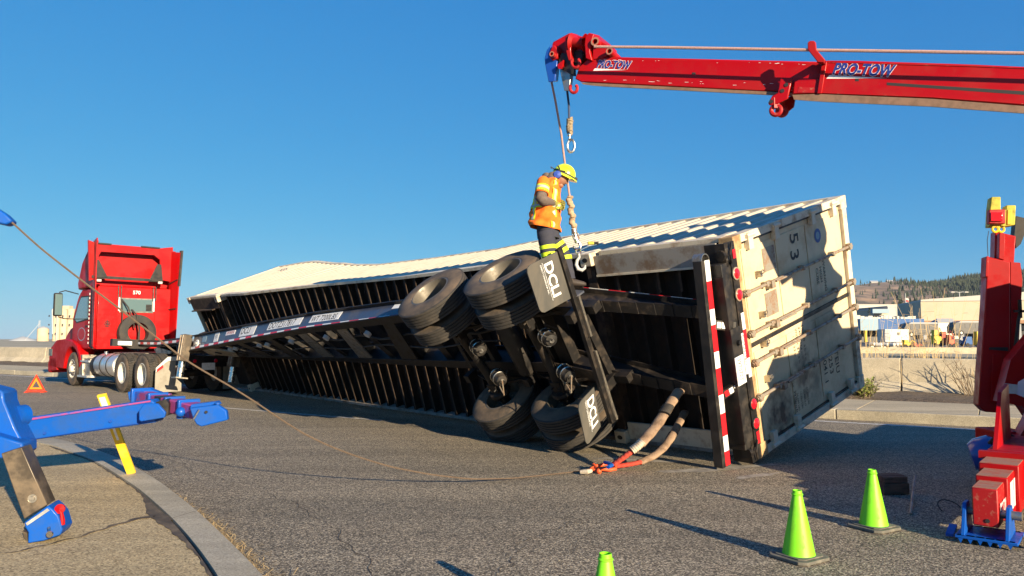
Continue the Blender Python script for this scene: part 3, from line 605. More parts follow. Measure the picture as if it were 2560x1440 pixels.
m.cyl(P2(107, d), P2(107, d) + Zv * zat(822, d), 3.0, 24); m.build('silo_tube', 'silo', o); m = MB(); m.lathe([(3.1, 0), (2.2, .8), (.3, 1.4)], P2(107, d) + Zv * zat(822, d), Zv, 24); m.build('silo_roof', 'bld_grey', o)
q = P2(97, d + 30); o = thing('lattice_mast', q, 'thin lattice conveyor mast standing left of the silos', 'mast'); m = MB(); zt = zat(798, d)
for s in (-.6, .6): m.tube([q + V3(s, 0, 0), q + V3(s * .5, 0, zt)], .12, 4)
for k in range(7): m.tube([q + V3(-.6, 0, zt * k / 7), q + V3(.5, 0, zt * (k + 1) / 7)], .09, 4)
m.build('mast_frame', 'pole_grey', o, smooth=0); m = MB(); m.tube([q + Zv * zt * .85, P2(62, d + 20) + Zv * zat(852, d)], .14, 4); m.build('conveyor', 'pole_grey', o, smooth=0)
q = P2(58, d + 60); o = thing('grain_pile_cover', q, 'low grey conical storage roof on the skyline at far left', 'building'); m = MB(); m.lathe([(8, 0), (7.5, .6), (1, 2.8), (.1, 3)], q, Zv, 24); m.build('roof', 'bld_grey', o)
# ================================================================== OVERTURNED CONTAINER
Lc, Wc, Hc = 16.15, 2.59, 2.90
_S = [0, 7, 12.5, 16.15]; _PH = [.2643, .2872, .4168, .3534]; _yaw, _th = .7281, .00495; _P0 = V3(2.851, 8.513, .04)
_cD = V3(-math.sin(_yaw) * math.cos(_th), math.cos(_yaw) * math.cos(_th), math.sin(_th)); _cN = V3(math.cos(_yaw), math.sin(_yaw), 0); _cU = -np.cross(_cD, _cN)
if _cU[2] < 0: _cU = -_cU
# crumpled corner offsets: world shifts (x, z) along each long edge
_COR = {(0, 0): [(0, -.03, .03), (3, 0, 0), (16.15, 0, 0)],
        (1, 0): [(0, .05, -.01), (2, -.03, -.02), (6.4, 0, -.07), (9, 0, -.03), (13, 0, 0), (14.2, 0, 0), (16.15, -.20, -.04)],
        (1, 1): [(0, .05, .06), (2, 0, .01), (4, 0, -.02), (6, 0, -.05), (8, 0, -.18), (9, 0, -.25), (10, 0, -.30), (11, 0, -.35), (12, 0, -.33), (13, 0, -.23), (14.3, 0, -.03), (15, -.1, 0), (16.15, -.33, 0)],
        (0, 1): [(0, -.05, -.03), (16.15, 0, 0)]}
def CF(s, u, v):
    ph = np.interp(s, _S, _PH); U = _cU * math.cos(ph) - _cN * math.sin(ph); V = _cN * math.cos(ph) + _cU * math.sin(ph)
    p = _P0 + _cD * s + U * u + V * v
    a = min(max(u / Wc, 0), 1); b = min(max(v / Hc, 0), 1)
    for (i, j), t in _COR.items():
        wgt = (a if i else 1 - a) * (b if j else 1 - b); q = [x[0] for x in t]
        p = p + V3(np.interp(s, q, [x[1] for x in t]), 0, np.interp(s, q, [x[2] for x in t])) * wgt
    return p
cont = thing('shipping_container', CF(0, 0, 0) * V3(1, 1, 0), 'long cream corrugated shipping container lying tipped on its side with black underside towards us', 'container')
def corr(s, d=.046, p=.27):      # trapezoid corrugation depth at station s
    t = (s / p) % 1.; return d * (0 if t < .32 else (t - .32) / .18 if t < .5 else 1 if t < .82 else 1 - (t - .82) / .18)
stn = sorted(set([round(k * .27 + q * .27, 4) for k in range(-1, 62) for q in (0, .32, .5, .82)])); stn = [s for s in stn if .16 < s < Lc - .16]
def side(name, uf, sgn):         # a corrugated long side at u = uf, running v .16 .. Hc-.1, facing sgn
    m = MB(); vv = [.17, .45, .9, 1.5, 2.1, 2.55, Hc - .11]; vs = []; fs = []
    for s in stn:
        for v in vv: vs.append(CF(s, uf - sgn * (.012 + corr(s)), v))
    k = len(vv)
    for i in range(len(stn) - 1):
        for j in range(k - 1): a = i * k + j; fs.append([a, a + 1, a + k + 1, a + k])
    m.add(vs, fs); return m.build(name, 'cont_white', cont, smooth=0)
side('side_panel', Wc, 1); side('side_panel', 0, -1)
m = MB(); vs = []; fs = []; uu = [.1, .7, 1.3, 1.9, 2.5]          # roof
for s in stn:
    for u in uu: vs.append(CF(s, u, Hc - .02 - corr(s, .02)))
for i in range(len(stn) - 1):
    for j in range(4): a = i * 5 + j; fs.append([a, a + 1, a + 6, a + 5])
m.add(vs, fs); m.build('roof_panel', 'cont_white', cont, smooth=0)
# rails
m = MB(); m.mbox(CF, 2.1, 14.0, Wc - .05, Wc, 0, .17, 60); m.build('top_edge_rail', 'cont_rail', cont, smooth=0)
for a_, b_ in ((.15, 1.85), (14.35, Lc - .15)):
    m = MB(); m.mbox(CF, a_, b_, Wc - .05, Wc + .002, .02, .17, 6); m.build('end_rail', 'cont_rail', cont, smooth=0)
m = MB(); m.mbox(CF, .15, Lc - .15, 0, .05, 0, .17, 60); m.build('ground_edge_rail', 'grey_rail', cont, smooth=0)  # darker than the other rails: shade near the ground put into the colour
for u0 in (0, Wc - .06):
    m = MB(); m.mbox(CF, .15, Lc - .15, u0, u0 + .06, Hc - .12, Hc, 60); m.build('roof_rail', 'cont_rail', cont, smooth=0)
# floor: sheet + cross members
m = MB(); m.mbox(CF, .15, Lc - .15, .05, Wc - .05, .15, .18, 50); m.build('floor', 'cont_under', cont, smooth=0)
m = MB(); k = 0
for s in np.arange(2.35, 13.9, .305):
    m.mbox(CF, s, s + .045, .052, Wc - .052, .02, .15, 1, 0); m.mbox(CF, s - .022, s, .052, Wc - .052, .015, .024, 1, 1)
for s in np.arange(.45, 1.8, .30): m.mbox(CF, s, s + .045, .052, Wc - .30, .03, .15, 1, 0); m.mbox(CF, s - .03, s, 2.0, Wc - .30, .015, .03, 1, 1)
for s in np.arange(14.45, 15.95, .30): m.mbox(CF, s, s + .045, 1.6, Wc - .34, .03, .15, 1, 0); m.mbox(CF, s - .03, s, 1.6, Wc - .34, .015, .03, 1, 1)
m.build('cross_member', ['cont_under', 'cont_rust'], cont, smooth=0)['kind'] = 'stuff'
m = MB(); m.mbox(CF, 14.3, Lc - .1, 1.5, 1.6, -.10, .15, 3); m.mbox(CF, 14.2, Lc - .1, 1.0, 1.5, .04, .15, 3); m.build('gooseneck_tunnel', 'cont_rust', cont, smooth=0)
# 40 ft posts, bolsters and corner castings
def casting(s, u, v, ds=.178, du=.17, dv=.17, name='corner_casting', mt='cont_rail'):
    m = MB(); m.mbox(CF, s - ds / 2, s + ds / 2, u - du / 2, u + du / 2, v - dv / 2, v + dv / 2, 1); o = m.build(name, mt, cont, smooth=0, bevel=.01)
    h = MB(); cc = CF(s, u, v - dv / 2 - .003); a_ = nz(CF(s + .1, u, v) - CF(s, u, v)); b_ = nz(CF(s, u + .1, v) - CF(s, u, v)); h.add([cc + a_ * .045 * math.cos(q) + b_ * .03 * math.sin(q) for q in np.linspace(0, 6.28, 15)[:-1]], [list(range(14))]); h.build('casting_hole', 'decal_black', o, smooth=0)
for s in (.089, Lc - .089):
    for u in (.085, Wc - .085):
        for v in (.085, Hc - .085): casting(s, u, v, mt='cont_tan' if s < 1 and v < 1 else 'cont_rail')
for s in (2.0, 14.17):
    for u in (.09, Wc - .085): casting(s, u, .03, .18, .17, .24)
m = MB(); m.mbox(CF, 1.93, 2.07, .18, Wc - .18, -.02, .15, 2); m.build('rear_bolster', 'cont_rust', cont, smooth=0)
m = MB(); m.mbox(CF, 14.1, 14.24, .18, Wc - .18, -.02, .15, 2); m.build('front_bolster', 'cont_rust', cont, smooth=0)
m = MB(); m.mbox(CF, .2, 1.9, Wc - .30, Wc - .05, -.03, 0, 6, 0); m.mbox(CF, .2, 1.9, Wc - .32, Wc - .295, -.045, .15, 6, 1); m.build('overhang_rail', ['grey_rail', 'cont_rail'], cont, smooth=0)
m = MB(); m.mbox(CF, .2, 1.9, .05, .28, -.01, .02, 6); m.build('overhang_plate', 'cont_rail', cont, smooth=0)
m = MB(); m.mbox(CF, 14.3, Lc - .2, Wc - .34, Wc - .06, -.02, .02, 4); m.build('front_overhang_rail', 'cont_rust', cont, smooth=0)
m = MB(); m.mbox(CF, 14.6, Lc - .25, Wc - .37, Wc - .34, -.1, .12, 4); m.build('front_lip', 'cont_rust', cont, smooth=0)
# front wall
m = MB(); m.mbox(CF, Lc - .06, Lc - .02, .1, Wc - .1, .1, Hc - .1, 1); m.build('front_wall', 'cont_white', cont, smooth=0)
# corner posts front/rear
for s0, s1 in ((.0, .16), (Lc - .16, Lc)):
    for u0 in (0, Wc - .1):
        m = MB(); m.mbox(CF, s0 + .01, s1 - .01, u0 + .005, u0 + .095, .17, Hc - .17, 1); m.build('corner_post', 'cont_rail', cont, smooth=0)
m = MB(); m.mbox(CF, .01, .13, .17, Wc - .17, .0, .11, 1); m.build('door_sill', 'cont_tan', cont, smooth=0)
m = MB(); m.mbox(CF, .01, .13, .17, Wc - .17, Hc - .13, Hc - .01, 1); m.build('door_header', 'cont_rail', cont, smooth=0)
# ---- doors: material with dirt and two soot stains that belong to the door
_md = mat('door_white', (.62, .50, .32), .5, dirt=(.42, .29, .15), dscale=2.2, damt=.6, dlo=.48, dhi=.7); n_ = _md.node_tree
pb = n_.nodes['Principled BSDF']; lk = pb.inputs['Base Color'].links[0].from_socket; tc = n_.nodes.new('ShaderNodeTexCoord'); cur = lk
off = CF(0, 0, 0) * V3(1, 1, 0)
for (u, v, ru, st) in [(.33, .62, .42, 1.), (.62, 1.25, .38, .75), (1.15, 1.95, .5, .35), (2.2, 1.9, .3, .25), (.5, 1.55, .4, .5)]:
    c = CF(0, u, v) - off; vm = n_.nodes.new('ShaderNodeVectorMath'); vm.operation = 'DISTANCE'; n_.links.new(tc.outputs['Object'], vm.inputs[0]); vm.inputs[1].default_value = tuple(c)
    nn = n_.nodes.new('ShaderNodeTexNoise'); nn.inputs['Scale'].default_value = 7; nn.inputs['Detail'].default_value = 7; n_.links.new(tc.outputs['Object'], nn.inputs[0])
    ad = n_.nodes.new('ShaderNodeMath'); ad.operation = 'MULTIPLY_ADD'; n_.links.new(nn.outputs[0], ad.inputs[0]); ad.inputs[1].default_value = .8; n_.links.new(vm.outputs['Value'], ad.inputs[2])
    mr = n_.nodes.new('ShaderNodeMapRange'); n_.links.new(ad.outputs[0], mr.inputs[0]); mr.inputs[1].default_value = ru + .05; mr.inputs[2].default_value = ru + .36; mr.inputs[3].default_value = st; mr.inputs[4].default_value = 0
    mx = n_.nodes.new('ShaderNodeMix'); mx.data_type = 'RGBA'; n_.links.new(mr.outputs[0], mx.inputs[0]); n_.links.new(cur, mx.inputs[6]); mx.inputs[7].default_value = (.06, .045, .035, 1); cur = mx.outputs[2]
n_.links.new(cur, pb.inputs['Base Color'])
doors = []
for (u0, u1) in ((.11, Wc / 2 - .012), (Wc / 2 + .012, Wc - .11)):
    m = MB(); m.mbox(CF, .05, .09, u0, u1, .13, Hc - .15, 1)
    um = (u0 + u1) / 2
    for (a, b, c, d) in [(u0 + .03, u1 - .03, .2, .95), (u0 + .03, u1 - .03, .97, 1.72), (u0 + .03, u1 - .03, 1.74, Hc - .22)]:      # pressed flat fields
        m.mbox(CF, .040, .0495, a + .05, b - .05, c, d, 1)
    d = m.build('door_leaf', 'door_white', cont, smooth=0, bevel=.004); doors.append(d)
    m = MB(); m.mbox(CF, .030, .055, u0 - .018, u0 + .012, .13, Hc - .15, 1); m.mbox(CF, .030, .055, u1 - .012, u1 + .018, .13, Hc - .15, 1); m.build('door_seal', 'black_paint', d, smooth=0)
for k, u in enumerate((.70, 1.11, 1.45, 1.92)):      # lock rods
    dr = doors[0 if u < Wc / 2 else 1]; m = MB(); m.cyl(CF(-.02, u, .03), CF(-.02, u, Hc - .03), .019, 10)
    for v in (.10, Hc - .10): m.cyl(CF(-.02, u, v - .05), CF(-.02, u, v + .05), .032, 8); m.mbox(CF, -.05, .02, u - .04, u + .04, v - .03, v + .03, 1)
    rod = m.build('lock_rod', 'rod_grey', cont)
    for v in (.55, 1.45, 2.3): m = MB(); m.mbox(CF, -.045, .035, u - .03, u + .03, v - .025, v + .025, 1); m.build('rod_bracket', 'rod_grey', rod, smooth=0, bevel=.006)
    m = MB(); hx_ = .33 * (1 if k % 2 else -1); m.tube([CF(-.03, u, 1.02), CF(-.07, u, 1.05), CF(-.06, u + hx_ * .0, 1.0), CF(-.06, u, .70)], .013, 8); m.mbox(CF, -.05, .03, u - .07, u + .02, .62, .70, 1)
    m.build('handle', 'rod_grey', rod)
    m = MB(); m.mbox(CF, -.03, .04, u + .11, u + .18, .34 + .03 * k, .385 + .03 * k, 1); m.torus(CF(-.05, u + .17, .36 + .03 * k), _cD, .022, .006, 12, 6); m.build('latch', 'steel', rod, smooth=0)
for u in (.05, Wc - .05):                             # hinges
    for v in (.35, .95, 1.9, 2.5):
        dr = doors[0 if u < 1 else 1]; s_ = 1 if u < 1 else -1
        m = MB(); m.mbox(CF, -.012, .045, u - .03 if s_ > 0 else u - .16, u + .16 if s_ > 0 else u + .03, v - .05, v + .05, 1); m.cyl(CF(-.01, u, v - .08), CF(-.01, u, v + .08), .022, 8); m.build('hinge', 'cont_rail', dr, smooth=0)
for (u, v) in ((2.18, .78), (1.66, .72)):             # grey squares on the near leaf
    m = MB(); m.mbox(CF, .034, .0385, u - .14, u + .14, v - .14, v + .14, 1); m.build('grey_patch', 'rod_grey', doors[1], smooth=0)
def doortext(st, u, v, size, par, bold=.0, sp=1., shear=0.):
    m = MB(); m.text(st, size, lambda x, y: CF(.037, u - x, v + y), bold=bold, space=sp, shear=shear); m.build('lettering', 'decal_black', par, smooth=0)
D0, D1 = doors
doortext('5', 2.37, 1.33, .30, D1, .012); doortext('3', 2.17, 1.30, .30, D1, .012)
doortext('WARNING', 1.89, 2.10, .085, D1, .002, 1.0); doortext('HIGH', 1.82, 2.0, .085, D1, .002); doortext('CUBE', 1.82, 1.90, .085, D1, .002)
doortext('TEIU', .69, 2.16, .15, D0, .006, 1.05); doortext('253', .64, 1.98, .15, D0, .006, 1.05); doortext('041 1', .64, 1.82, .14, D0, .006)
for k, (a, b) in enumerate((('MAX. GR.', '67,200 LBS'), ('', '30,480 KG'), ('TARE', '10,520 LBS'), ('NET', '56,680 LBS'), ('CU. CAP.', '3,970 cu.ft'))):
    doortext(a, .72, 1.30 - k * .085, .045, D0, .001); doortext(b, .45, 1.30 - k * .085, .05, D0, .002)
for k in range(4): doortext(('HEIGHT  9 ft. 6 in', '4.40 ft  13.4 in', 'WIDTH  8 ft. 6 in', '    1 m  3.5 in')[k], 1.22, 1.36 - k * .085, .06, D0, .002)
doortext('3970cu.ft', .50, .98, .075, D0, .004)
m = MB(); cc = (2.21, 2.05); ring = [CF(.0365, cc[0] + .09 * math.cos(q), cc[1] + .09 * math.sin(q)) for q in np.linspace(0, 6.2832, 25)[:-1]]; m.add(ring, [list(range(24))]); o = m.build('round_emblem', 'navy_text', D1, smooth=0)
m = MB(); r_in = [CF(.0355, cc[0] + .05 * math.cos(q), cc[1] + .05 * math.sin(q)) for q in np.linspace(0, 6.2832, 17)[:-1]]; m.add(r_in, [list(range(16))]); m.build('emblem_centre', 'bld_lblue', o, smooth=0)
for v in (2.7, 2.78, 2.74): pass
# small marks on the top side panel
m = MB(); m.text('53', .3, lambda x, y: CF(15.0 - x, Wc + .002, 2.1 + y), bold=.01); m.build('lettering', 'decal_black', cont, smooth=0)
# ================================================================== TRAILER CHASSIS (torn loose, twisted)
_ks = [0, 2.3, 4.7, 8, 11.5, 13.9, 16.5, 18.4]; _kz = [1.28, 1.67, 1.64, 1.6, 1.5, 1.42, 1.38, 1.38]; _kp = [15, 34, 46, 58, 72, 82, 88, 88]
gN = nz(V3(.743, .67, 0)); gD = nz(V3(-.67, .743, 0))
def KXY(s):
    return V3(2.55, 8.25, 0) + (V3(.55, 9.55, 0) - V3(2.55, 8.25, 0)) * (s / 2.3) if s < 2.3 else V3(.55, 9.55, 0) + gD * (s - 2.3)
def GF(s, u, v):
    ph = R(np.interp(s, _ks, _kp)); U = Zv * math.cos(ph) - gN * math.sin(ph); V = gN * math.cos(ph) + Zv * math.sin(ph)
    return KXY(s) + Zv * np.interp(s, _ks, _kz) + U * u + V * v
cha = thing('trailer_chassis', KXY(8), 'black container chassis trailer twisted on its side, dual wheels and mudflaps in the air', 'trailer')
def ibeam(s0, s1, u, w, h0, h1, n, name, mts, out):     # out: +1 web face outside up, -1 other
    m = MB()
    def hh(s): return h0 + (h1 - h0) * (s - s0) / (s1 - s0)
    for i in range(n):
        a = s0 + (s1 - s0) * i / n; b = s0 + (s1 - s0) * (i + 1) / n; 
        m.mbox(GF, a, b, u - .012, u + .012, -hh(a) + .0, -.012, 1, 0)
        m.mbox(GF, a, b, u - w / 2, u + w / 2, -.02, 0, 1, 1); m.mbox(GF, a, b, u - w / 2, u + w / 2, -hh(a) - .02, -hh(a), 1, 1)
    return m.build(name, mts, cha, smooth=0)
b1 = ibeam(1.7, 13.9, .5, .15, .34, .34, 40, 'main_beam', ['web_blue', 'black_frame'], 1)
ibeam(1.7, 13.9, -.5, .15, .34, .34, 40, 'main_beam', ['black_frame', 'black_frame'], -1)
ibeam(.15, 1.7, .47, .14, .20, .30, 8, 'rear_beam', ['black_frame', 'black_frame'], 1); ibeam(.15, 1.7, -.47, .14, .20, .30, 8, 'rear_beam', ['black_frame', 'black_frame'], 1)
m = MB(); k = 0                                        # tape on the upper beam's web, low edge
for s in np.arange(5.0, 13.8, .30): m.mbox(GF, s, s + .298, .5755, .5765, -.355, -.30, 1, k % 2) if False else m.mbox(GF, s, s + .298, .513, .516, -.33, -.265, 1, k % 2); k += 1
m.build('reflective_tape', ['tape_red', 'tape_white'], b1, smooth=0)
m = MB(); k = 0
for s in np.arange(.2, 1.65, .24): m.mbox(GF, s, s + .238, .42, .545, .001, .004, 1, k % 2); k += 1
m.build('rear_tape', ['tape_red', 'tape_white'], cha, smooth=0)
def sticker(s1, s0, v0, v1, st, size, par, mt='decal_white', txt='decal_black', bold=.006, dx=.0, dy=.0, sp=1.):
    m = MB(); m.mbox(GF, s0, s1, .5135, .517, v0, v1, 3); o = m.build('decal', mt, par, smooth=0)
    if st:
        m = MB(); m.text(st, size, lambda x, y: GF(s1 - .05 - dx - x, .519, v0 + .05 + dy + y), bold=bold, space=sp); m.build('lettering', txt, o, smooth=0)
sticker(11.1, 10.35, -.24, -.02, 'DCLI', .21, b1, dy=.0); sticker(9.75, 8.35, -.20, -.03, 'DOTZ317817', .19, b1, dy=-.03); sticker(8.0, 6.95, -.20, -.03, 'WT 7200LBS', .165, b1, dy=-.03)
sticker(12.55, 12.3, -.25, -.04, '53', .12, b1, dy=.03); sticker(11.9, 11.4, -.15, -.06, 'HYUNDAI', .09, b1, 'pink_white', 'flag_red', dy=-.03); sticker(13.3, 13.05, -.2, -.05, '', 0, b1, 'bld_lblue'); sticker(5.4, 5.15, -.12, -.03, '', 0, b1)
m = MB(); m.cyl(GF(13.6, .512, -.2), GF(13.6, .53, -.2), .085, 20, 0); m.cyl(GF(13.62, .53, -.2), GF(13.62, .56, -.2), .045, 14, 1); m.build('gauge', ['decal_white', 'chrome'], b1)
# cross members with lit gussets
for s in np.arange(2.1, 14, .85):
    m = MB(); m.mbox(GF, s, s + .09, -.49, .49, -.26, -.06, 1, 0); m.mbox(GF, s - .05, s + .14, -.49, .49, -.275, -.26, 1, 0)
    m.build('frame_cross_member', 'black_frame', cha, smooth=0)
for s in np.arange(5.2, 13.8, 1.45):
    m = MB(); q = [GF(s, .47, -.35), GF(s + .3, .47, -.35), GF(s + .75, -.42, -.35), GF(s + .28, -.42, -.35)]; m.prism(q, GF(s, 0, -.33) - GF(s, 0, -.35)); m.build('gusset_plate', 'steel' if int(s * 10) % 3 == 0 else 'black_frame', cha, smooth=0)
for s in (6.1, 7.5, 8.9, 10.0, 10.4, 11.7, 12.0):       # air hose fittings and lamps seen as small discs
    m = MB(); m.cyl(GF(s, .28, -.36), GF(s, .28, -.42), .06, 14); m.build('fitting_cap', 'pole_grey', cha)
m = MB(); m.tube([GF(s, .1 + .04 * math.sin(s * 3), -.30 + .03 * math.sin(s * 5)) for s in np.arange(3, 14, .25)], .02, 6); m.build('air_hose', 'rubber', cha)
m = MB(); m.tube([GF(s, -.12 + .05 * math.sin(s * 2.3), -.33) for s in np.arange(3, 14, .25)], .014, 6); m.build('electric_cable', 'rubber', cha)
# gooseneck, front bolster, landing gear
for u in (.5, -.5):
    m = MB(); m.mbox(GF, 14.5, 18.3, u - .06, u + .06, -.16, -.02, 6); gk = m.build('gooseneck_beam', 'black_frame', cha, smooth=0)
    if u > 0:
        m = MB(); k = 0
        for s in np.arange(14.7, 18.2, .3): m.mbox(GF, s, s + .298, u + .061, u + .064, -.13, -.07, 1, k % 2); k += 1
        m.build('reflective_tape', ['tape_red', 'tape_white'], gk, smooth=0)
m = MB(); m.mbox(GF, 18.2, 18.45, -1.22, 1.22, -.2, .0, 2); m.build('front_bolster', 'black_frame', cha, smooth=0)
m = MB(); m.mbox(GF, 15.2, 18.2, -.44, .44, -.2, -.16, 2); m.build('kingpin_plate', 'black_frame', cha, smooth=0)
m = MB(); m.mbox(GF, 18.1, 18.19, .75, 1.1, -.17, -.06, 1); m.build('label_plate', 'decal_white', cha, smooth=0)
for u in (.62, -.62):
    c = GF(14.4, u, 0); 
    m = MB(); m.mbox(GF, 13.98, 14.28, u - .10, u + .10, -.62, .02, 1); lg = m.build('landing_gear_housing', 'leg_steel', cha, smooth=0, bevel=.012)
    m = MB(); m.mbox(GF, 14.02, 14.06, u + .10, u + .12, -.6, 0, 1); m.mbox(GF, 14.18, 14.22, u + .10, u + .12, -.6, 0, 1); m.build('housing_rib', 'rod_grey', lg, smooth=0)
    m = MB(); m.cyl(GF(14.13, u, -.6), GF(14.13, u, -1.0), .08, 18); m.build('landing_leg', 'chrome', lg)
    m = MB(); p = GF(14.4, u, -1.0); m.mbox(GF, 13.95, 14.31, u - .14, u + .14, -1.03, -1.0, 1); m.build('foot_plate', 'steel', lg, smooth=0)
m = MB(); m.mbox(GF, 14.3, 14.5, -.6, .6, -.35, -.15, 2); m.build('leg_cross_brace', 'black_frame', cha, smooth=0)
m = MB(); m.tube([GF(14.9, .55, -.2), GF(14.45, .6, -.8)], .025, 8); m.build('leg_strut', 'black_frame', cha)
m = MB(); m.prism([GF(12.9, .42, -.35), GF(13.5, .40, -.36), GF(13.85, .1, -.40), GF(13.1, -.35, -.40), GF(12.5, .0, -.37)], (GF(13, 0, -.33) - GF(13, 0, -.35))); o = m.build('front_gusset', 'steel', cha, smooth=0)
m = MB(); m.cyl(GF(13.2, .12, -.362), GF(13.2, .12, -.40), .08, 16); m.build('gusset_hole', 'decal_black', o)
# ---- bogie: two axles, dual wheels
def wheel(c, ax, parent, dual_in=True, rim='rim_dark'):     # c: centre of tyre, ax: outward axis, r .5, w .25
    m = MB(); r, w_ = .505, .235
    prof = [(.285, -w_ / 2), (.36, -w_ / 2 - .012), (.45, -w_ / 2 + .004), (.485, -w_ / 2 + .02)]
    gr = []
    for k in range(5):
        a = -w_ / 2 + .035 + k * (w_ - .07) / 4; gr += [(r, a - .018), (r, a + .008), (r - .014, a + .011), (r - .014, a + .019)]
    gr = [(r, -w_ / 2 + .03)] + gr[:-2] + [(r, w_ / 2 - .03)]
    prof += gr + [(.485, w_ / 2 - .02), (.45, w_ / 2 - .004), (.36, w_ / 2 + .012), (.285, w_ / 2)]
    prof2 = sorted(gr, key=lambda p: p[1])
    prof = prof[:4] + prof2 + prof[-4:]
    mi = [1, 1, 1] + [0] * (len(prof) - 7) + [1, 1, 1, 1]
    m.lathe(prof, c, ax, 48, mi, close=True); t = m.build('tyre', ['rubber', 'tyre_wall'], parent, smooth=30)
    m = MB(); s = w_ / 2
    m.lathe([(.288, s - .005), (.262, s), (.25, s - .03), (.245, -s * .2), (.235, -s * .6), (.11, -s * .75), (.10, -s * .3), (.0, -s * .3)], c, ax, 36); m.lathe([(.288, -s + .005), (.262, -s), (.25, -s + .03), (.235, -s * .5), (.11, -s * .7), (.0, -s * .72)], c, ax, 36)
    rm = m.build('rim', rim, parent, smooth=30)
    m = MB(); a = nz(np.cross(ax, Zv if abs(ax[2]) < .9 else V3(1, 0, 0))); b = np.cross(ax, a)
    for k in range(10):
        q = c + (a * math.cos(k * .6283) + b * math.sin(k * .6283)) * .165 - ax * s * .72; m.cyl(q, q + ax * .03, .014, 6)
    m.build('wheel_nuts', 'steel', rm)['kind'] = 'stuff'
    return t
for (Ac, pd, tw) in ((V3(.39, 9.30, 1.25), 36, 0), (V3(-.47, 10.20, 1.14), 42, 1)):
    U = nz(Zv * math.cos(R(pd)) - gN * math.sin(R(pd))); V = nz(gN * math.cos(R(pd)) + Zv * math.sin(R(pd))); D_ = gD
    m = MB(); pth = [Ac + U * t for t in (-1.0, -.62, -.5, -.3, 0, .3, .5, .62, 1.0)]; m.tube(pth, [.075, .075, .085, .065, .06, .065, .085, .075, .075], 14)
    ax_ = m.build('axle', 'black_frame', cha)
    for sg in (1, -1):
        hub = bpy.data.objects.new('wheel', None); C.objects.link(hub); hub.parent = cha; hub.location = tuple(Ac + U * sg * 1.08 - np.array(cha.location)); hub.empty_display_size = .2; bpy.context.view_layer.update()
        wheel(Ac + U * sg * 1.10, U * sg, hub)
        hub = bpy.data.objects.new('wheel', None); C.objects.link(hub); hub.parent = cha; hub.location = tuple(Ac + U * sg * .78 - np.array(cha.location)); bpy.context.view_layer.update()
        wheel(Ac + U * sg * .79, -U * sg, hub)
        m = MB(); m.lathe([(.0, -.02), (.06, -.03), (.075, -.08)], Ac + U * sg * 1.08, U * sg, 20); m.build('hub_cap', 'black_frame', cha)
        m = MB(); m.lathe([(.0, 0), (.12, .0), (.16, -.06), (.15, -.1), (.05, -.11)], Ac + U * sg * .68, U * sg, 24); m.build('brake_drum', 'black_frame', cha)
        # spring and hanger
        m = MB(); q = Ac + U * sg * .5; m.tube([q + D_ * -.55 + V * .2, q + D_ * -.25 + V * .1, q + V * .06, q + D_ * .25 + V * .1, q + D_ * .55 + V * .2], .04, 6, ell=(1.0, .6)); m.build('leaf_spring', 'black_frame', cha)
        m = MB(); m.box(q + V * .02, (.16, .16, .2), (D_, U, V)); m.cyl(q + D_ * .06 - V * .12, q + D_ * .06 + V * .15, .012, 6); m.cyl(q - D_ * .06 - V * .12, q - D_ * .06 + V * .15, .012, 6); m.build('spring_clamp', 'black_frame', cha, smooth=0)
        # air chamber
        q = Ac + U * sg * .27 - D_ * .14 + V * .02; ad = nz(-V * .45 - D_ * .85)
        m = MB(); m.lathe([(.0, .0), (.075, .0), (.08, .06), (.094, .075), (.094, .1), (.082, .115), (.085, .19), (.094, .2), (.094, .225), (.08, .24), (.07, .29), (.0, .3)], q, ad, 24); ch = m.build('air_chamber', 'black_paint', cha)
        m = MB(); m.torus(q + ad * .09, ad, .096, .008, 24, 6); m.torus(q + ad * .212, ad, .096, .008, 24, 6); m.lathe([(0, .312), (.03, .31), (.035, .29)], q, ad, 14); m.build('clamp_ring', 'chrome', ch)
        m = MB(); m.tube([q + ad * .3, q + ad * .38 + U * .05, q + ad * .3 + U * sg * .16 - V * .1, q + U * sg * .1 - V * .05], .009, 6); m.build('hose', 'rubber' if sg > 0 else 'rod_grey', ch)
m = MB()                                              # slider frame
U36 = nz(Zv * math.cos(R(36)) - gN * math.sin(R(36))); V36 = nz(gN * math.cos(R(36)) + Zv * math.sin(R(36)))
A0 = V3(.39, 9.30, 1.25) + V36 * .22
for sg in (1, -1):
    m = MB(); m.box(A0 + gD * .45 + U36 * sg * .5, (2.9, .1, .14), (gD, U36, V36)); m.build('slider_rail', 'black_frame', cha, smooth=0)
    for t in (-.75, .6, 1.85): m = MB(); m.box(A0 + gD * t + U36 * sg * .5 - V36 * .14, (.1, .12, .22), (gD, U36, V36)); m.build('spring_hanger', 'black_frame', cha, smooth=0)
for t in (-.7, .1, .62, 1.3, 1.9):
    m = MB(); m.box(A0 + gD * t, (.08, .95, .12), (gD, U36, V36)); m.build('slider_cross_member', 'black_frame', cha, smooth=0)
m = MB(); q = A0 + gD * .62 - V36 * .1; m.lathe([(0, -.45), (.09, -.44), (.13, -.38), (.13, .38), (.09, .44), (0, .45)], q, U36, 24); m.build('air_tank', 'black_paint', cha)
rr = random.Random(3)
for k in range(7):
    q = A0 + gD * rr.uniform(-.4, 1.6) + U36 * rr.uniform(-.4, .4) - V36 * rr.uniform(.05, .2); q2 = q + gD * rr.uniform(-.4, .4) + U36 * rr.uniform(-.3, .3); m = MB(); m.tube([q, (q + q2) / 2 - V36 * .08, q2], .008, 6); m.build('brake_line', 'rod_grey' if k % 3 == 0 else 'rubber', cha)
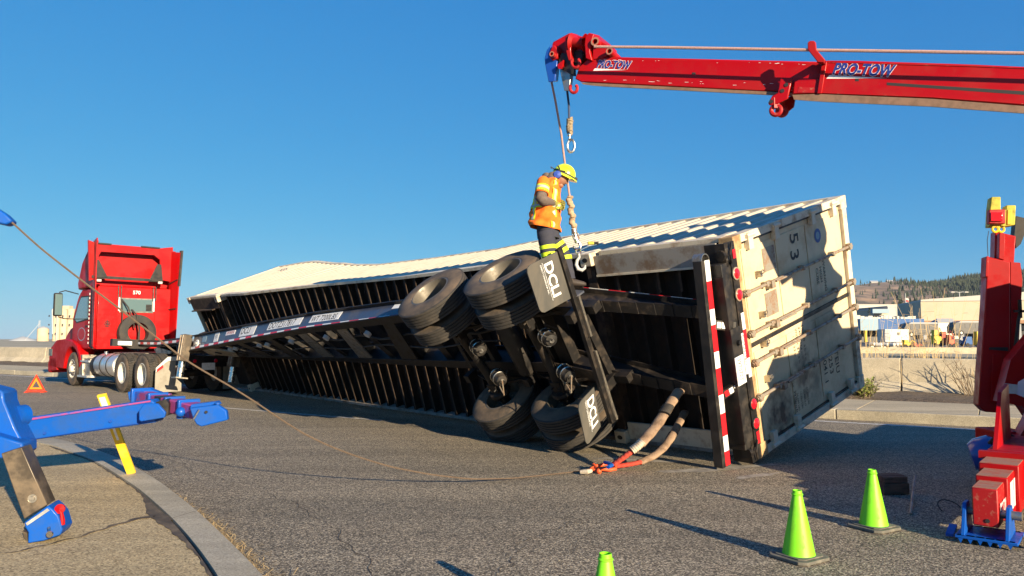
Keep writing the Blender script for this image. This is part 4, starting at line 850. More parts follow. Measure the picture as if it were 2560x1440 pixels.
# ---- mudflap bar and flaps
Bt, Bb = at(1396, 622, 8.30), at(1531, 1056, 8.95); bd = nz(Bb - Bt); fv = nz(-V36 + bd * np.dot(V36, bd)); nb = nz(np.cross(bd, fv))
m = MB(); L_ = np.linalg.norm(Bb - Bt); m.box((Bt + Bb) / 2, (L_, .07, .06), (bd, fv, nb)); m.box((Bt + Bb) / 2 - fv * .06 + nb * .03, (L_, .04, .02), (bd, fv, nb)); m.build('mudflap_bar', 'black_frame', cha, smooth=0, bevel=.004)
m = MB(); m.box(Bt + bd * L_ * .38 - fv * .02 - nb * .05, (.5, .03, .05), (bd, fv, nb)); m.box(Bt + bd * L_ * .78 - fv * .02 - nb * .05, (.9, .03, .05), (bd, fv, nb)); m.build('bar_trim', 'steel', cha, smooth=0)
for pts, tx in (([(1314, 668), (1395, 627), (1427, 746), (1353, 786)], .0), ([(1444, 1012), (1485, 968), (1502, 1066), (1467, 1117)], .0)):
    top = Bt if pts[0][1] < 800 else at(1485, 968, 8.82); bot = at(pts[2][0], pts[2][1], 8.46 if pts[0][1] < 800 else 8.96)
    P0 = (top + bot) / 2; Nn = nz(np.cross(nz(bot - top), fv)); W = [onplane(x, y, P0, Nn) for x, y in pts]
    # rounded outer corners
    a, b, c, d = W; r1 = .06
    poly = [a + nz(b - a) * r1 * 1.2, a + nz(b - a) * r1 * .35 + nz(d - a) * r1 * .35, a + nz(d - a) * r1 * 1.2, d + nz(a - d) * r1, d + nz(a - d) * .02 + nz(c - d) * .02, d + nz(c - d) * r1, c, b]
    if np.dot(Nn, CAM - P0) < 0: Nn = -Nn
    m = MB(); m.prism([p for p in poly], -Nn * .012); fl = m.build('mudflap', 'flap_grey', cha, smooth=0)
    ex = nz(d - a); ey = nz(b - a); hL = np.linalg.norm(d - a); wL = np.linalg.norm(b - a)
    def FT(x, y): return a + (d - a) * x / hL + ((b - a) + ((c - d) - (b - a)) * min(max(x / hL, 0), 1)) * y / wL + Nn * .003
    m = MB(); sz_ = .30 * hL; m.text('DCLI', sz_, lambda x, y: FT(hL * .10 + x * 1.12, wL * .50 + y * 1.15), bold=.025); m.text('DIRECT CHASSISLINK INC.', .052 * hL, lambda x, y: FT(hL * .10 + x, wL * .38 + y), bold=.01)
    m.mbox(lambda s, u, v: FT(s, u), hL * .08, hL * .86, wL * .445, wL * .465, 0, 0, 1); m.build('lettering', 'decal_white', fl, smooth=0)
# ---- rear bolster, lights, bumper
def BX(s, u, v): return CF(s, u, v)                    # the rear bolster still sits tight under the container
m = MB(); m.mbox(BX, -.02, .22, .22, 2.34, -.33, -.03, 1); bol = m.build('rear_bolster', 'black_paint', cha, smooth=0, bevel=.01)
m = MB(); m.mbox(BX, -.035, -.021, .2, 2.36, -.15, -.03, 1); strip_ = m.build('light_bar', 'black_frame', cha, smooth=0)
for a_, b_ in ((.30, .95), (1.6, 2.2)):
    m = MB(); m.mbox(BX, -.03, .24, a_, b_, -.345, -.331, 1); m.build('bolster_plate', 'black_frame', cha, smooth=0)
for u in (.46, .69, 1.95, 2.19):
    m = MB(); c = BX(-.036, u, -.09); ax_ = -_cD; m.lathe([(.072, 0), (.072, .012), (.058, .016)], c, ax_, 24); o = m.build('lamp_ring', 'rod_grey' if u > 1 else 'black_paint', cha)
    m = MB(); m.lathe([(.058, 0), (.058, .014), (.04, .026), (0, .03)], c, ax_, 24); m.build('tail_lamp', 'lamp_red', o)
for a, b, mt_ in ((.22, .36, 'tape_red'), (1.0, 1.22, 'tape_white'), (1.22, 1.55, 'tape_red'), (1.55, 1.74, 'tape_white'), (2.36, 2.46, 'tape_red')):
    m = MB(); m.mbox(BX, -.0405, -.0355, a, b, -.10, -.04, 1); m.build('tape', mt_, strip_, smooth=0)
m = MB(); m.mbox(BX, -.0405, -.0355, 1.05, 1.52, -.148, -.105, 1); m.text('DOTZ317817', .05, lambda x, y: BX(-.0415, 1.5 - x * 1.2, -.143 + y), mi=1, bold=.004); m.build('id_strip', ['decal_white', 'decal_black'], strip_, smooth=0)
for u, s0 in ((.16, 0), (2.42, 0)):                    # twist-lock pockets
    m = MB(); m.mbox(BX, -.02, .22, u - .13, u + .13, -.22, -.20, 1); m.mbox(BX, -.02, .0, u - .13, u + .13, -.2, -.02, 1); m.cyl(BX(.08, u, -.2), BX(.08, u, .02), .035, 10); m.tube([BX(-.05, u - .1, -.16), BX(-.06, u, -.19), BX(-.05, u + .12, -.12)], .012, 6); m.cyl(BX(.02, u, -.26), BX(.02, u, -.2), .06, 10); m.build('twist_lock', 'black_frame', cha, smooth=0)
m = MB(); m.mbox(BX, -.03, .2, 2.34, 2.5, -.22, -.03, 1); m.build('bolster_end', 'black_paint', cha, smooth=0, bevel=.02)
# bumper (explicit ends)
Q0, Q1 = at(1806, 1165, 8.20) * 1., at(1752, 652, 7.90); Q0[2] = max(Q0[2], .01); bl = np.linalg.norm(Q1 - Q0); ud = nz(Q1 - Q0); sdv = nz(-_cD + ud * np.dot(_cD, ud)); wv_ = np.cross(ud, sdv)
if np.dot(wv_, V3(-1, 0, 0)) < 0: wv_ = -wv_
m = MB(); c = (Q0 + Q1) / 2
sec = [(-.075, .055), (.075, .055), (.075, -.055), (.06, -.055), (.06, .04), (-.06, .04), (-.06, -.055), (-.075, -.055)]
m.prism([Q0 + wv_ * a + sdv * b for a, b in sec], ud * bl); bump = m.build('bumper_guard', 'black_paint', cha, smooth=0, bevel=.004)
m = MB(); hc = Q1 + ud * .0; ring = [(math.cos(q) * .075, math.sin(q) * .075) for q in np.linspace(0, math.pi, 12)]
m.prism([hc + wv_ * a + ud * b + sdv * .058 for a, b in ring] + [hc + wv_ * a * .85 + ud * b * .85 + sdv * .058 for a, b in ring[::-1]], -sdv * .12); m.build('bumper_end_cap', 'steel', bump, smooth=0)
tp = [('tape_white', .0, .10), ('tape_red', .10, .235), ('tape_white', .235, .31), ('tape_red', .31, .44), ('tape_white', .44, .52), ('tape_red', .52, .65), ('tape_white', .65, .74), ('tape_red', .74, .85), ('tape_white', .85, .925), ('tape_red', .925, .995)]
m = MB()
for mt_, a, b in tp: p = Q0 + ud * bl * (1 - b); q = Q0 + ud * bl * (1 - a); m.prism([p - wv_ * .07 + sdv * .056, p + wv_ * .02 + sdv * .056, q + wv_ * .02 + sdv * .056, q - wv_ * .07 + sdv * .056], sdv * .003, 1 if 'red' in mt_ else 0)
m.build('reflective_tape', ['tape_white', 'tape_red'], bump, smooth=0)
for t, u in ((.725, 1.62), (.36, .98)):                # struts with tape
    p = Q0 + ud * bl * (t - .03); q = BX(-.01, u, -.22); dv_ = nz(q - p); m = MB(); L2 = np.linalg.norm(q - p); e2 = nz(np.cross(dv_, sdv)); m.box((p + q) / 2, (L2, .10, .05), (dv_, e2, sdv)); st_ = m.build('bumper_strut', 'black_frame', cha, smooth=0)
    m = MB()
    for a, b, k in ((.28, .42, 1 if t < .5 else 0), (.45, .6, 0), (.64, .8, 0)): m.box(p + dv_ * L2 * (a + b) / 2 + sdv * .028, (L2 * (b - a), .065, .004), (dv_, e2, sdv), k)
    m.build('tape', ['tape_white', 'tape_red'], st_, smooth=0)
# licence plate and holder
m = MB(); m.mbox(BX, -.05, -.03, 1.05, 1.60, -.36, -.2, 1); pl = m.build('plate_holder', 'black_paint', cha, smooth=0)
m = MB(); m.mbox(BX, -.058, -.051, .98, 1.30, -.36, -.19, 1); p2 = m.build('licence_plate', 'decal_white', pl, smooth=0)
m = MB(); m.text('397072T', .10, lambda x, y: BX(-.06, 1.28 - x * .72, -.315 + y), bold=.0); m.build('lettering', 'decal_black', p2, smooth=0)
m = MB(); m.mbox(BX, -.055, -.051, 1.31, 1.62, -.37, -.18, 1); m.cyl(BX(-.05, 1.45, -.26), BX(-.09, 1.45, -.26), .03, 12); m.build('plate_lamp', 'black_paint', pl, smooth=0)
# ================================================================== RED TRACTOR
T0 = V3(-9.10, 20.35, 0); tF = nz(V3(-.738, .674, 0)); tL = V3(-tF[1], tF[0], 0)
def TF(x, y, z): return T0 + tF * x + tL * y + Zv * z
tax = (tF, tL, Zv)
trk = thing('semi_tractor', T0, 'red semi truck tractor with tall roof fairing and number 570, seen from behind at left', 'truck')
def tbox(name, x0, x1, y0, y1, z0, z1, mt_, par=None, bevel=0., mb=None):
    m = mb or MB(); m.box(TF((x0 + x1) / 2, (y0 + y1) / 2, (z0 + z1) / 2), (x1 - x0, abs(y1 - y0), z1 - z0), tax); return m.build(name, mt_, par or trk, smooth=0 if not bevel else 35, bevel=bevel)
def tprof(name, prof, y0, y1, mt_, par=None, bevel=0.):
    m = MB(); m.prism([TF(x, y0, z) for x, z in prof], tL * (y1 - y0)); return m.build(name, mt_, par or trk, smooth=0 if not bevel else 35, bevel=bevel)
cab = tprof('cab', [(3.12, 1.12), (3.12, 2.93), (4.35, 2.9), (4.62, 2.72), (5.05, 2.02), (5.1, 1.1)], -1.08, 1.08, 'red_cab', bevel=.05)
hood = tprof('hood', [(4.95, 2.0), (6.2, 1.76), (6.62, 1.5), (6.72, 1.1), (6.7, .75), (4.95, .75)], -.80, .80, 'red_cab', bevel=.08)
tprof('chassis_rail', [(-1.7, .72), (-1.7, .98), (6.3, .98), (6.3, .72)], .36, .45, 'black_frame'); tprof('chassis_rail', [(-1.7, .72), (-1.7, .98), (6.3, .98), (6.3, .72)], -.45, -.36, 'black_frame')
for sg in (1, -1):
    fx = 4.64; arc = [(fx + .66 * math.cos(R(a)), .52 + .66 * math.sin(R(a))) for a in range(-5, 190, 13)]; top = [(3.78, .72), (3.95, .98), (4.2, 1.22), (4.62, 1.36), (5.3, 1.42), (6.1, 1.38), (6.6, 1.15), (6.75, .85), (6.75, .52)]
    tprof('fender', arc[::-1][:-1] + [(5.32, .5)] + top[::-1], .78 * sg, 1.2 * sg, 'red_cab', bevel=.03)
    tbox('headlamp', 6.45, 6.76, .82 * sg, 1.21 * sg, .88, 1.1, 'glass')
tbox('bumper', 6.55, 6.86, -1.2, 1.2, .34, .74, 'red_cab', bevel=.06)
tprof('bumper_side', [(5.95, .45), (6.6, .4), (6.6, .78), (6.1, .8)], 1.12, 1.2, 'red_cab')
# door, window on the left side
m = MB(); 
def TS(px, py, y=1.085): return onplane(px, py, TF(0, y, 0), tL)
dr = m.prism([TF(x, 1.082, z) for x, z in [(3.5, 1.15), (3.5, 2.82), (4.38, 2.80), (4.6, 2.6), (4.95, 2.05), (4.95, 1.15)]], tL * .018); dr = m.build('door', 'red_cab', trk, smooth=0, bevel=.008)
m = MB(); m.prism([TF(x, 1.101, z) for x, z in [(3.66, 2.02), (3.66, 2.66), (4.28, 2.66), (4.46, 2.5), (4.78, 2.03), (4.6, 1.93)]], tL * .006); m.build('side_window', 'glass', dr, smooth=0)
m = MB(); fr = [(3.62, 1.98), (3.62, 2.70), (4.30, 2.70), (4.50, 2.52), (4.83, 2.03), (4.62, 1.89)]; m.prism([TF(x, 1.1, z) for x, z in fr], tL * .004); m.build('window_frame', 'black_paint', dr, smooth=0)
tbox('door_handle', 3.62, 3.78, 1.10, 1.13, 1.78, 1.82, 'black_paint', dr)
m = MB(); e_ = [TF(4.15 + .32 * math.cos(q), 1.102, 1.56 + .2 * math.sin(q)) for q in np.linspace(0, 6.2832, 25)[:-1]]; m.prism(e_, tL * .002); o = m.build('door_emblem', 'bld_lblue', dr, smooth=0)
m = MB(); e_ = [TF(4.15 + .29 * math.cos(q), 1.1045, 1.56 + .175 * math.sin(q)) for q in np.linspace(0, 6.2832, 25)[:-1]]; m.prism(e_, tL * .001); m.build('emblem_field', 'red_cab', o, smooth=0)
tprof('windscreen', [(4.66, 2.66), (4.70, 2.66), (5.07, 2.08), (5.03, 2.08)], -.95, .95, 'glass')
tbox('door_pillar_trim', 3.30, 3.46, 1.082, 1.11, 1.2, 2.85, 'black_paint'); m = MB()
for z in np.arange(1.3, 2.8, .12): m.box(TF(3.56, 1.107, z), (.025, .012, .06), tax)
m.build('marker_strip', 'decal_white', dr, smooth=0)['kind'] = 'stuff'
# rear wall panels, window, number
tbox('back_wall', 3.05, 3.115, -1.05, 1.05, 1.12, 2.96, 'red_cab', bevel=.015)
m = MB()
for z in np.arange(1.3, 2.95, .165):
    for y0, y1 in ((.52, 1.0), (-1.0, -.6)): m.box(TF(3.047, (y0 + y1) / 2, z), (.012, abs(y1 - y0), .014), tax)
for y in (.52, -.58): m.box(TF(3.043, y, 2.0), (.03, .035, 1.6), tax)
m.build('pressed_rib', 'red_cab', trk, smooth=0)
w0 = MB(); w0.box(TF(3.045, -.03, 2.42), (.02, .98, .44), tax); wf = w0.build('rear_window_frame', 'steel', trk, smooth=0, bevel=.01)
w0 = MB(); w0.box(TF(3.033, -.03, 2.42), (.008, .90, .36), tax); w0.build('rear_window', 'glass', wf, smooth=0, bevel=.01)
w0 = MB(); w0.box(TF(3.027, -.38, 2.36), (.004, .17, .2), tax); w0.build('seat_back', 'black_paint', wf, bevel=.03)
m = MB(); m.text('570', .15, lambda x, y: TF(3.02, .10 - x, 2.76 + y), bold=.015); m.build('lettering', 'decal_white', trk, smooth=0)
m = MB(); cc = (.78, 1.86)
for k in range(6): a = k * 1.047; m.torus(TF(3.02, cc[0] + .05 * math.cos(a), cc[1] + .06 * math.sin(a)), tF, .028, .007, 10, 5)
m.box(TF(3.02, cc[0], cc[1]), (.01, .015, .2), tax); m.build('round_badge', 'decal_black', trk, smooth=0)
# hose supports and straps on the back wall
for y in (.48, -.52):
    for dy in (-.04, .04): m = MB(); m.cyl(TF(2.98, y + dy, 2.58), TF(2.98, y + dy, 3.0), .014, 6); m.build('hanger_bar', 'black_paint', trk)
    m = MB(); m.box(TF(3.02, y, 2.45), (.015, .04, .4), tax); m.build('scuff_strip', 'pink_white', trk, smooth=0)
m = MB(); m.tube([TF(3.0, .42, 2.6), TF(2.8, .3, 2.35), TF(2.75, .18, 2.0), TF(2.8, .1, 1.75)], .02, 6); m.build('air_hose', 'rubber', trk)
m = MB(); m.tube([TF(3.0, .42, 2.6), TF(2.9, .42, 2.2), TF(2.8, .45, 1.6), TF(2.6, .4, 1.2)], .016, 6); m.build('air_hose', 'rubber', trk)
# roof fairing: shell with recessed back
fp = [(3.42, 2.96), (3.42, 4.22), (3.75, 4.16), (4.3, 3.72), (4.62, 3.1), (4.55, 2.9)]
tprof('roof_fairing', fp, -1.12, 1.12, 'red_cab', bevel=.05)
fa = tprof('fairing_side', [(3.1, 2.95), (3.06, 4.30), (3.46, 4.24), (3.46, 2.95)], 1.08, 1.16, 'red_cab', bevel=.02); tprof('fairing_side', [(3.1, 2.95), (3.06, 4.16), (3.46, 4.2), (3.46, 2.95)], -1.16, -1.08, 'red_cab', bevel=.02)
def rearpoly(pts, x0, x1, name, mt_, par=None, bevel=0.):
    m = MB(); m.prism([TF(x0, y, z) for y, z in pts], tF * (x1 - x0)); return m.build(name, mt_, par or trk, smooth=0, bevel=bevel)
def ry(px, py, x=3.08): p = onplane(px, py, TF(x, 0, 0), tF) - T0; return (float(np.dot(p, tL)), float(p[2]))
top = [ry(219, 598), ry(236, 607), ry(300, 613), ry(370, 618), ry(400, 620), ry(450, 615)]
# back frame of the fairing with an opening
outer_ = [ry(222, 702), ry(221, 600), ry(240, 608), ry(300, 613), ry(400, 621), ry(432, 618), ry(430, 705)]
op = [ry(248, 694), ry(246, 640), ry(252, 629), ry(385, 638), ry(400, 650), ry(402, 700)]
rearpoly([outer_[0], outer_[1], outer_[2], (op[2][0] + .02, outer_[2][1]), op[2], op[1], op[0]], 3.06, 3.14, 'fairing_back_frame', 'red_cab')
rearpoly([op[2], (op[2][0] + .02, outer_[2][1]), outer_[3], outer_[4], op[4], op[3]], 3.061, 3.139, 'fairing_back_frame', 'red_cab')
rearpoly([op[4], outer_[4], outer_[5], outer_[6], op[5]], 3.06, 3.14, 'fairing_back_frame', 'red_cab')
for pts in ([(233, 649), (245, 650), (267, 694), (232, 694)], [(392, 661), (401, 662), (405, 706), (371, 702)]): rearpoly([ry(*p) for p in pts], 3.0, 3.05, 'fairing_bracket', 'black_paint', bevel=.006)
rearpoly([ry(228, 695), ry(404, 706), ry(404, 699), ry(228, 688)], 3.02, 3.055, 'fairing_cross_bar', 'black_paint')
for p in ((247, 701), (400, 707)): m = MB(); y_, z_ = ry(*p, 3.0); m.box(TF(2.99, y_, z_), (.06, .12, .07), tax); m.build('work_lamp', 'white_paint', trk, smooth=0, bevel=.01)
for a, b in (((243, 609), (277, 612)), ((352, 617), (398, 622))): m = MB(); p, q = ry(*a), ry(*b); m.box(TF(3.04, (p[0] + q[0]) / 2, (p[1] + q[1]) / 2 + .01), (.05, abs(p[0] - q[0]), .04), tax); m.build('fairing_hinge', 'black_paint', trk, smooth=0)
# side extenders
m = MB(); m.prism([TF(2.72, 1.22, 1.2), TF(2.66, 1.24, 4.32), TF(3.15, 1.17, 4.26), TF(3.15, 1.12, 1.2)], tL * .03); m.build('side_extender', 'red_cab', trk, smooth=0)
m = MB(); m.prism([TF(2.78, -1.09, 1.35), TF(2.72, -1.15, 4.10), TF(3.12, -1.0, 4.14), TF(3.12, -1.0, 1.3)], -tL * .03); ex = m.build('side_extender', 'red_cab', trk, smooth=0)
m = MB(); m.prism([TF(2.70, -1.13, 3.05), TF(2.66, -1.17, 4.16), TF(2.76, -1.15, 4.16), TF(2.8, -1.11, 3.05)], -tL * .05); m.build('rubber_edge', 'rubber', ex, smooth=0)
m = MB(); m.tube([TF(2.76, -1.1, 3.25), TF(3.08, -.98, 3.12)], .02, 6); m.tube([TF(2.78, -1.08, 2.35), TF(3.08, -.98, 2.32)], .02, 6); m.build('extender_stay', 'black_paint', ex)
m = MB(); m.prism([TF(3.14, 1.10, 1.15), TF(3.14, 1.12, 3.9), TF(3.30, 1.10, 3.6), TF(3.30, 1.10, 1.15)], tL * .02); m.build('rubber_gap_seal', 'black_paint', trk, smooth=0)
# mirror
m = MB(); m.box(TF(4.78, 1.58, 2.45), (.12, .24, .70), tax); mr_ = m.build('mirror', 'black_paint', trk, bevel=.04)
m = MB(); m.box(TF(4.715, 1.58, 2.45), (.006, .19, .62), tax); m.build('mirror_glass', 'glass', mr_, smooth=0)
m = MB(); m.tube([TF(4.6, 1.08, 2.78), TF(4.75, 1.4, 2.88), TF(4.78, 1.56, 2.82)], .018, 6); m.tube([TF(4.75, 1.08, 2.02), TF(4.8, 1.4, 2.03), TF(4.78, 1.56, 2.08)], .018, 6); m.build('mirror_arm', 'black_paint', mr_)
m = MB(); m.box(TF(4.7, 1.0, 2.98), (.12, .06, .08), tax); m.build('roof_marker', 'orange_plastic', trk, smooth=0)
# fuel tank etc.
m = MB(); m.lathe([(0, 1.25), (.29, 1.26), (.325, 1.32), (.325, 2.62), (.29, 2.68), (0, 2.69)], TF(0, .93, .68), tF, 32); tk = m.build('fuel_tank', 'aluminium', trk)
for x in (1.62, 2.1): m = MB(); m.lathe([(.327, x), (.336, x + .005), (.336, x + .055), (.327, x + .06)], TF(0, .93, .68), tF, 32); m.build('tank_strap', 'black_paint', tk)
m = MB(); m.lathe([(0, 2.72), (.27, 2.73), (.30, 2.78), (.30, 3.08), (0, 3.1)], TF(0, .90, .66), tF, 28); m.build('fluid_tank', 'black_paint', trk)
m = MB(); m.cyl(TF(2.45, .98, .98), TF(2.45, .98, 1.06), .05, 12); m.build('tank_cap', 'chrome', tk)
tbox('battery_box', 3.2, 3.75, .75, 1.15, .32, .85, 'steel', bevel=.02); tbox('step', 3.15, 3.95, 1.0, 1.24, .30, .36, 'aluminium'); tbox('step', 3.15, 3.95, 1.0, 1.2, .74, .79, 'aluminium')
tprof('wheel_splash_guard', [(3.7, .3), (3.75, .95), (3.95, .95), (4.0, .35)], .8, 1.18, 'steel')
# fifth wheel, deck, rear
tprof('fifth_wheel', [(-.6, 1.02), (-.62, 1.10), (.3, 1.2), (.5, 1.14), (.35, 1.02)], -.45, .45, 'steel', bevel=.01)
tbox('deck_plate', .9, 2.9, -.5, .62, 1.0, 1.03, 'steel'); tbox('rear_cross_member', -1.75, -1.65, -.5, .5, .7, .98, 'black_frame')
m = MB(); m.box(TF(-1.9, .05, .72), (.01, .34, .18), tax); m.text('TRUCK', .06, lambda x, y: TF(-1.91, .14 - x, .70 + y), mi=1) if False else None; m.build('licence_plate', 'decal_white', trk, smooth=0)
for y in (-.2, .35): m = MB(); m.lathe([(.05, 0), (.04, .02), (0, .025)], TF(-1.78, y, .86), -tF, 14); m.build('tail_lamp', 'lamp_red', trk)
for y0, y1 in ((.55, 1.2), (-1.2, -.55)):
    yy = (y0 + y1) / 2; pl_ = [(y1, .10), (y0, .10), (y0, .30), (y0 + .16, .45), (y0 + .16, .86), (y0 + .3, .9), (y1 - .2, .84), (y1, .62)] if y0 > 0 else [(y1, .1), (y0, .1), (y0, .8), (y1, .8)]
    m = MB(); m.prism([TF(-1.5, y, z) for y, z in pl_], tF * .012); mf = m.build('mudflap', 'flap_light', trk, smooth=0)
    if y0 > 0:
        m = MB(); m.prism([TF(-1.512, y, z) for y, z in [(y0 + .14, .87), (y0 + .14, .97), (y1 - .28, .97), (y1 + .0, .70), (y1 - .0, .60), (y1 - .22, .82), (y1 - .3, .87)]], -tF * .02); m.build('flap_bracket', 'white_paint', mf, smooth=0)
        m = MB(); m.prism([TF(-1.54, y, z) for y, z in [(y1 - .02, .60), (y1 - .02, .67), (y1 - .16, .78), (y1 - .17, .71)]], -tF * .003); m.build('reflector', 'tape_red', mf, smooth=0)
# wheels of the tractor (lugged tread on the drive tyres)
def road_wheel(c, ax, par, name='wheel', r=.515, w_=.24, rim='rim_white', lug=True, dish=True):
    hub = bpy.data.objects.new(name, None); C.objects.link(hub); hub.parent = par; hub.location = tuple(np.array(c) - np.array(par.location)); bpy.context.view_layer.update()
    m = MB(); prof = [(.29, -w_ / 2), (.38, -w_ / 2 - .012), (.46, -w_ / 2), (r - .02, -w_ / 2 + .02), (r - .012, -w_ / 2 + .035), (r - .012, w_ / 2 - .035), (r - .02, w_ / 2 - .02), (.46, w_ / 2), (.38, w_ / 2 + .012), (.29, w_ / 2)]
    m.lathe(prof, c, ax, 44, [1, 1, 1, 0, 0, 0, 1, 1, 1, 1], close=True)
    a = nz(np.cross(ax, Zv)); b = np.cross(ax, a)
    if lug:
        for k in range(44):
            q = 2 * math.pi * k / 44; rdv = a * math.cos(q) + b * math.sin(q); tg = -a * math.sin(q) + b * math.cos(q)
            for off, sg in ((-w_ * .33, 1), (0, -1), (w_ * .33, 1)):
                m.box(np.array(c) + rdv * (r - .008) + ax * off + tg * (.018 if off == 0 else 0), (.046, w_ * .27, .03), (nz(tg + ax * .3 * sg), ax, rdv), 0)
    t = m.build('tyre', ['rubber', 'tyre_wall'], hub, smooth=30)
    m = MB(); s = w_ / 2; m.lathe([(.292, s - .005), (.268, s), (.255, s - .03), (.25, -s * .1), (.24, -s * .5), (.15, -s * .7), (.0, -s * .72)] if dish else [(.292, s - .005), (.268, s), (.255, s - .03), (.245, s * .1), (.2, s * .5), (.14, s * .75), (.11, s * .7), (.1, s * 1.5), (.0, s * 1.55)], c, ax, 36); rm = m.build('rim', rim, hub, smooth=30)
    m = MB()
    for k in range(10):
        q = k * .6283; p = np.array(c) + (a * math.cos(q) + b * math.sin(q)) * .165 + ax * (-s * .68 if dish else s * .62); m.cyl(p, p + ax * (.03 if dish else .05), .016, 6)
    m.build('wheel_nuts', 'steel' if dish else 'cont_rust', rm)['kind'] = 'stuff'
    return hub
for sg in (1, -1):
    road_wheel(TF(4.64, 1.05 * sg, .515), tL * sg, trk, lug=False, dish=False)
    for x in (.66, -.66): road_wheel(TF(x, 1.08 * sg, .515), tL * sg, trk); road_wheel(TF(x, .76 * sg, .515), tL * sg, trk)
    for x in (.66, -.66):
        if sg > 0: m = MB(); m.cyl(TF(x, -.9, .515), TF(x, .9, .515), .09, 12); m.build('axle', 'black_frame', trk)
# tyre carried behind the cab
sp = thing('truck_tyre', TF(2.8, .08, 1.02), 'big black tyre standing against the red cab back wall, strapped', 'tyre')
c = TF(2.82, .02, 1.60); ax_ = nz(-tF + Zv * .08); m = MB(); m.lathe([(.30, -.12), (.38, -.135), (.47, -.12), (.53, -.09), (.53, .09), (.47, .12), (.38, .135), (.30, .12)], c, ax_, 44, [0, 0, 0, 0, 0, 0, 0, 0], close=True); m.build('tyre_body', 'rubber', sp, smooth=40)
m = MB(); m.tube([TF(3.0, .12, 2.3), c - tF * .15 + Zv * .5 + tL * .06, c - tF * .17 + Zv * .1, c - tF * .14 - Zv * .55], .016, 6, ell=(1.8, .5)); m.build('strap', 'rubber', sp)
# ================================================================== RED ROTATOR TOW TRUCK (mostly off frame to the right)
B1, B2 = V3(.56, 8.48, 4.65), V3(4.45, 6.4, 3.68); bdir = nz(B2 - B1); bN = nz(np.cross(bdir, Zv)); bN = bN if bN[1] < 0 else -bN      # side face faces the camera
BP0 = B1 + bN * .17
bA = V3(.62, .78, 0); bW = V3(.78, -.62, 0); BO = V3(5.2, 5.75, 0)
tow = thing('rotator_tow_truck', BO + bA * 3 + bW * 1.2, 'red heavy tow truck with long lettered crane boom reaching over the container from the right', 'tow truck')
bUp = nz(-bN + Zv * .27)
def bpl(pts, name, mt_, off=0., th=.34, par=None, bevel=0.):
    m = MB(); P0 = BP0 + bN * off; m.prism([onplane(x, y, P0, bN) for x, y in pts], bUp * th); return m.build(name, mt_, par or tow, smooth=0 if not bevel else 35, bevel=bevel)
inner_b = bpl([(1478, 141), (2080, 155), (2080, 236), (1452, 205), (1437, 197), (1448, 166)], 'inner_boom', 'red_paint', bevel=.012)
bpl([(1452, 206), (2080, 237), (2080, 245), (1480, 214), (1458, 211)], 'inner_boom_skid', 'brown_skid', off=.015, th=.37, par=inner_b)
outer_b = bpl([(2066, 151), (2150, 152), (2432, 161), (2560, 167), (2990, 183), (2990, 292), (2560, 264), (2331, 246), (2045, 234), (1981, 236), (1985, 200), (2050, 198)], 'outer_boom', 'red_paint', off=.045, th=.43, bevel=.012)
bpl([(1981, 237), (2045, 235), (2331, 247), (2560, 265), (2990, 293), (2990, 314), (2560, 283), (2330, 266), (2060, 254), (1985, 249)], 'outer_boom_skid', 'brown_skid', off=.05, th=.44, par=outer_b)
bpl([(2055, 152), (2068, 152), (2054, 234), (2042, 234)], 'boom_collar', 'red_paint', off=.065, th=.47, bevel=.006)
bpl([(1920, 257), (1930, 240), (1944, 232), (1950, 197), (1980, 198), (1969, 247), (1946, 259), (1930, 264), (1922, 263)], 'roller_bracket', 'red_paint', off=.09, th=.05, bevel=.008)
bpl([(1950, 250), (1990, 236), (1984, 268), (1964, 284), (1950, 290)], 'roller_bracket', 'red_paint', off=-.34, th=.05)
for c_ in ((1966, 212), (1956, 227), (1928, 254)):
    m = MB(); p = onplane(*c_, BP0 + bN * .092, bN); m.cyl(p, p + bN * .004, .02, 12); m.build('bracket_hole', 'decal_black', tow)
for k, (a, off) in enumerate((((1940, 276), .06), ((1955, 278), -.2))):
    m = MB(); p = onplane(*a, BP0 + bN * off, bN); m.torus(p, bN, .045, .022, 20, 8); m.box(p + Zv * .07, (.05, .05, .1)); m.build('grab_hook', 'red_dusty', tow)
bpl([(2019, 106), (2025, 102), (2035, 102), (2039, 106), (2041, 124), (2063, 150), (2060, 156), (2044, 156), (2038, 148), (2019, 124)], 'cable_guide', 'red_paint', off=.26, th=.04, bevel=.006)
bpl([(2044, 146), (2063, 150), (2060, 157), (2042, 156)], 'guide_bracket', 'red_paint', off=.25, th=.22)
bpl([(2217, 206), (2560, 228), (2990, 256), (2990, 266), (2560, 237), (2217, 213)], 'boom_slot', 'decal_black', off=.0465, th=.001, par=outer_b)
bpl([(2138, 195), (2147, 195), (2147, 203), (2138, 203)], 'boom_hole', 'decal_black', off=.0465, th=.001, par=outer_b); bpl([(1730, 181), (1739, 181), (1739, 186), (1730, 186)], 'boom_hole', 'decal_black', off=.0015, th=.001, par=inner_b)
bpl([(1997, 217), (2037, 219), (2036, 232), (1994, 231)], 'inspection_plate', 'red_dusty', off=.047, th=.001, par=outer_b)
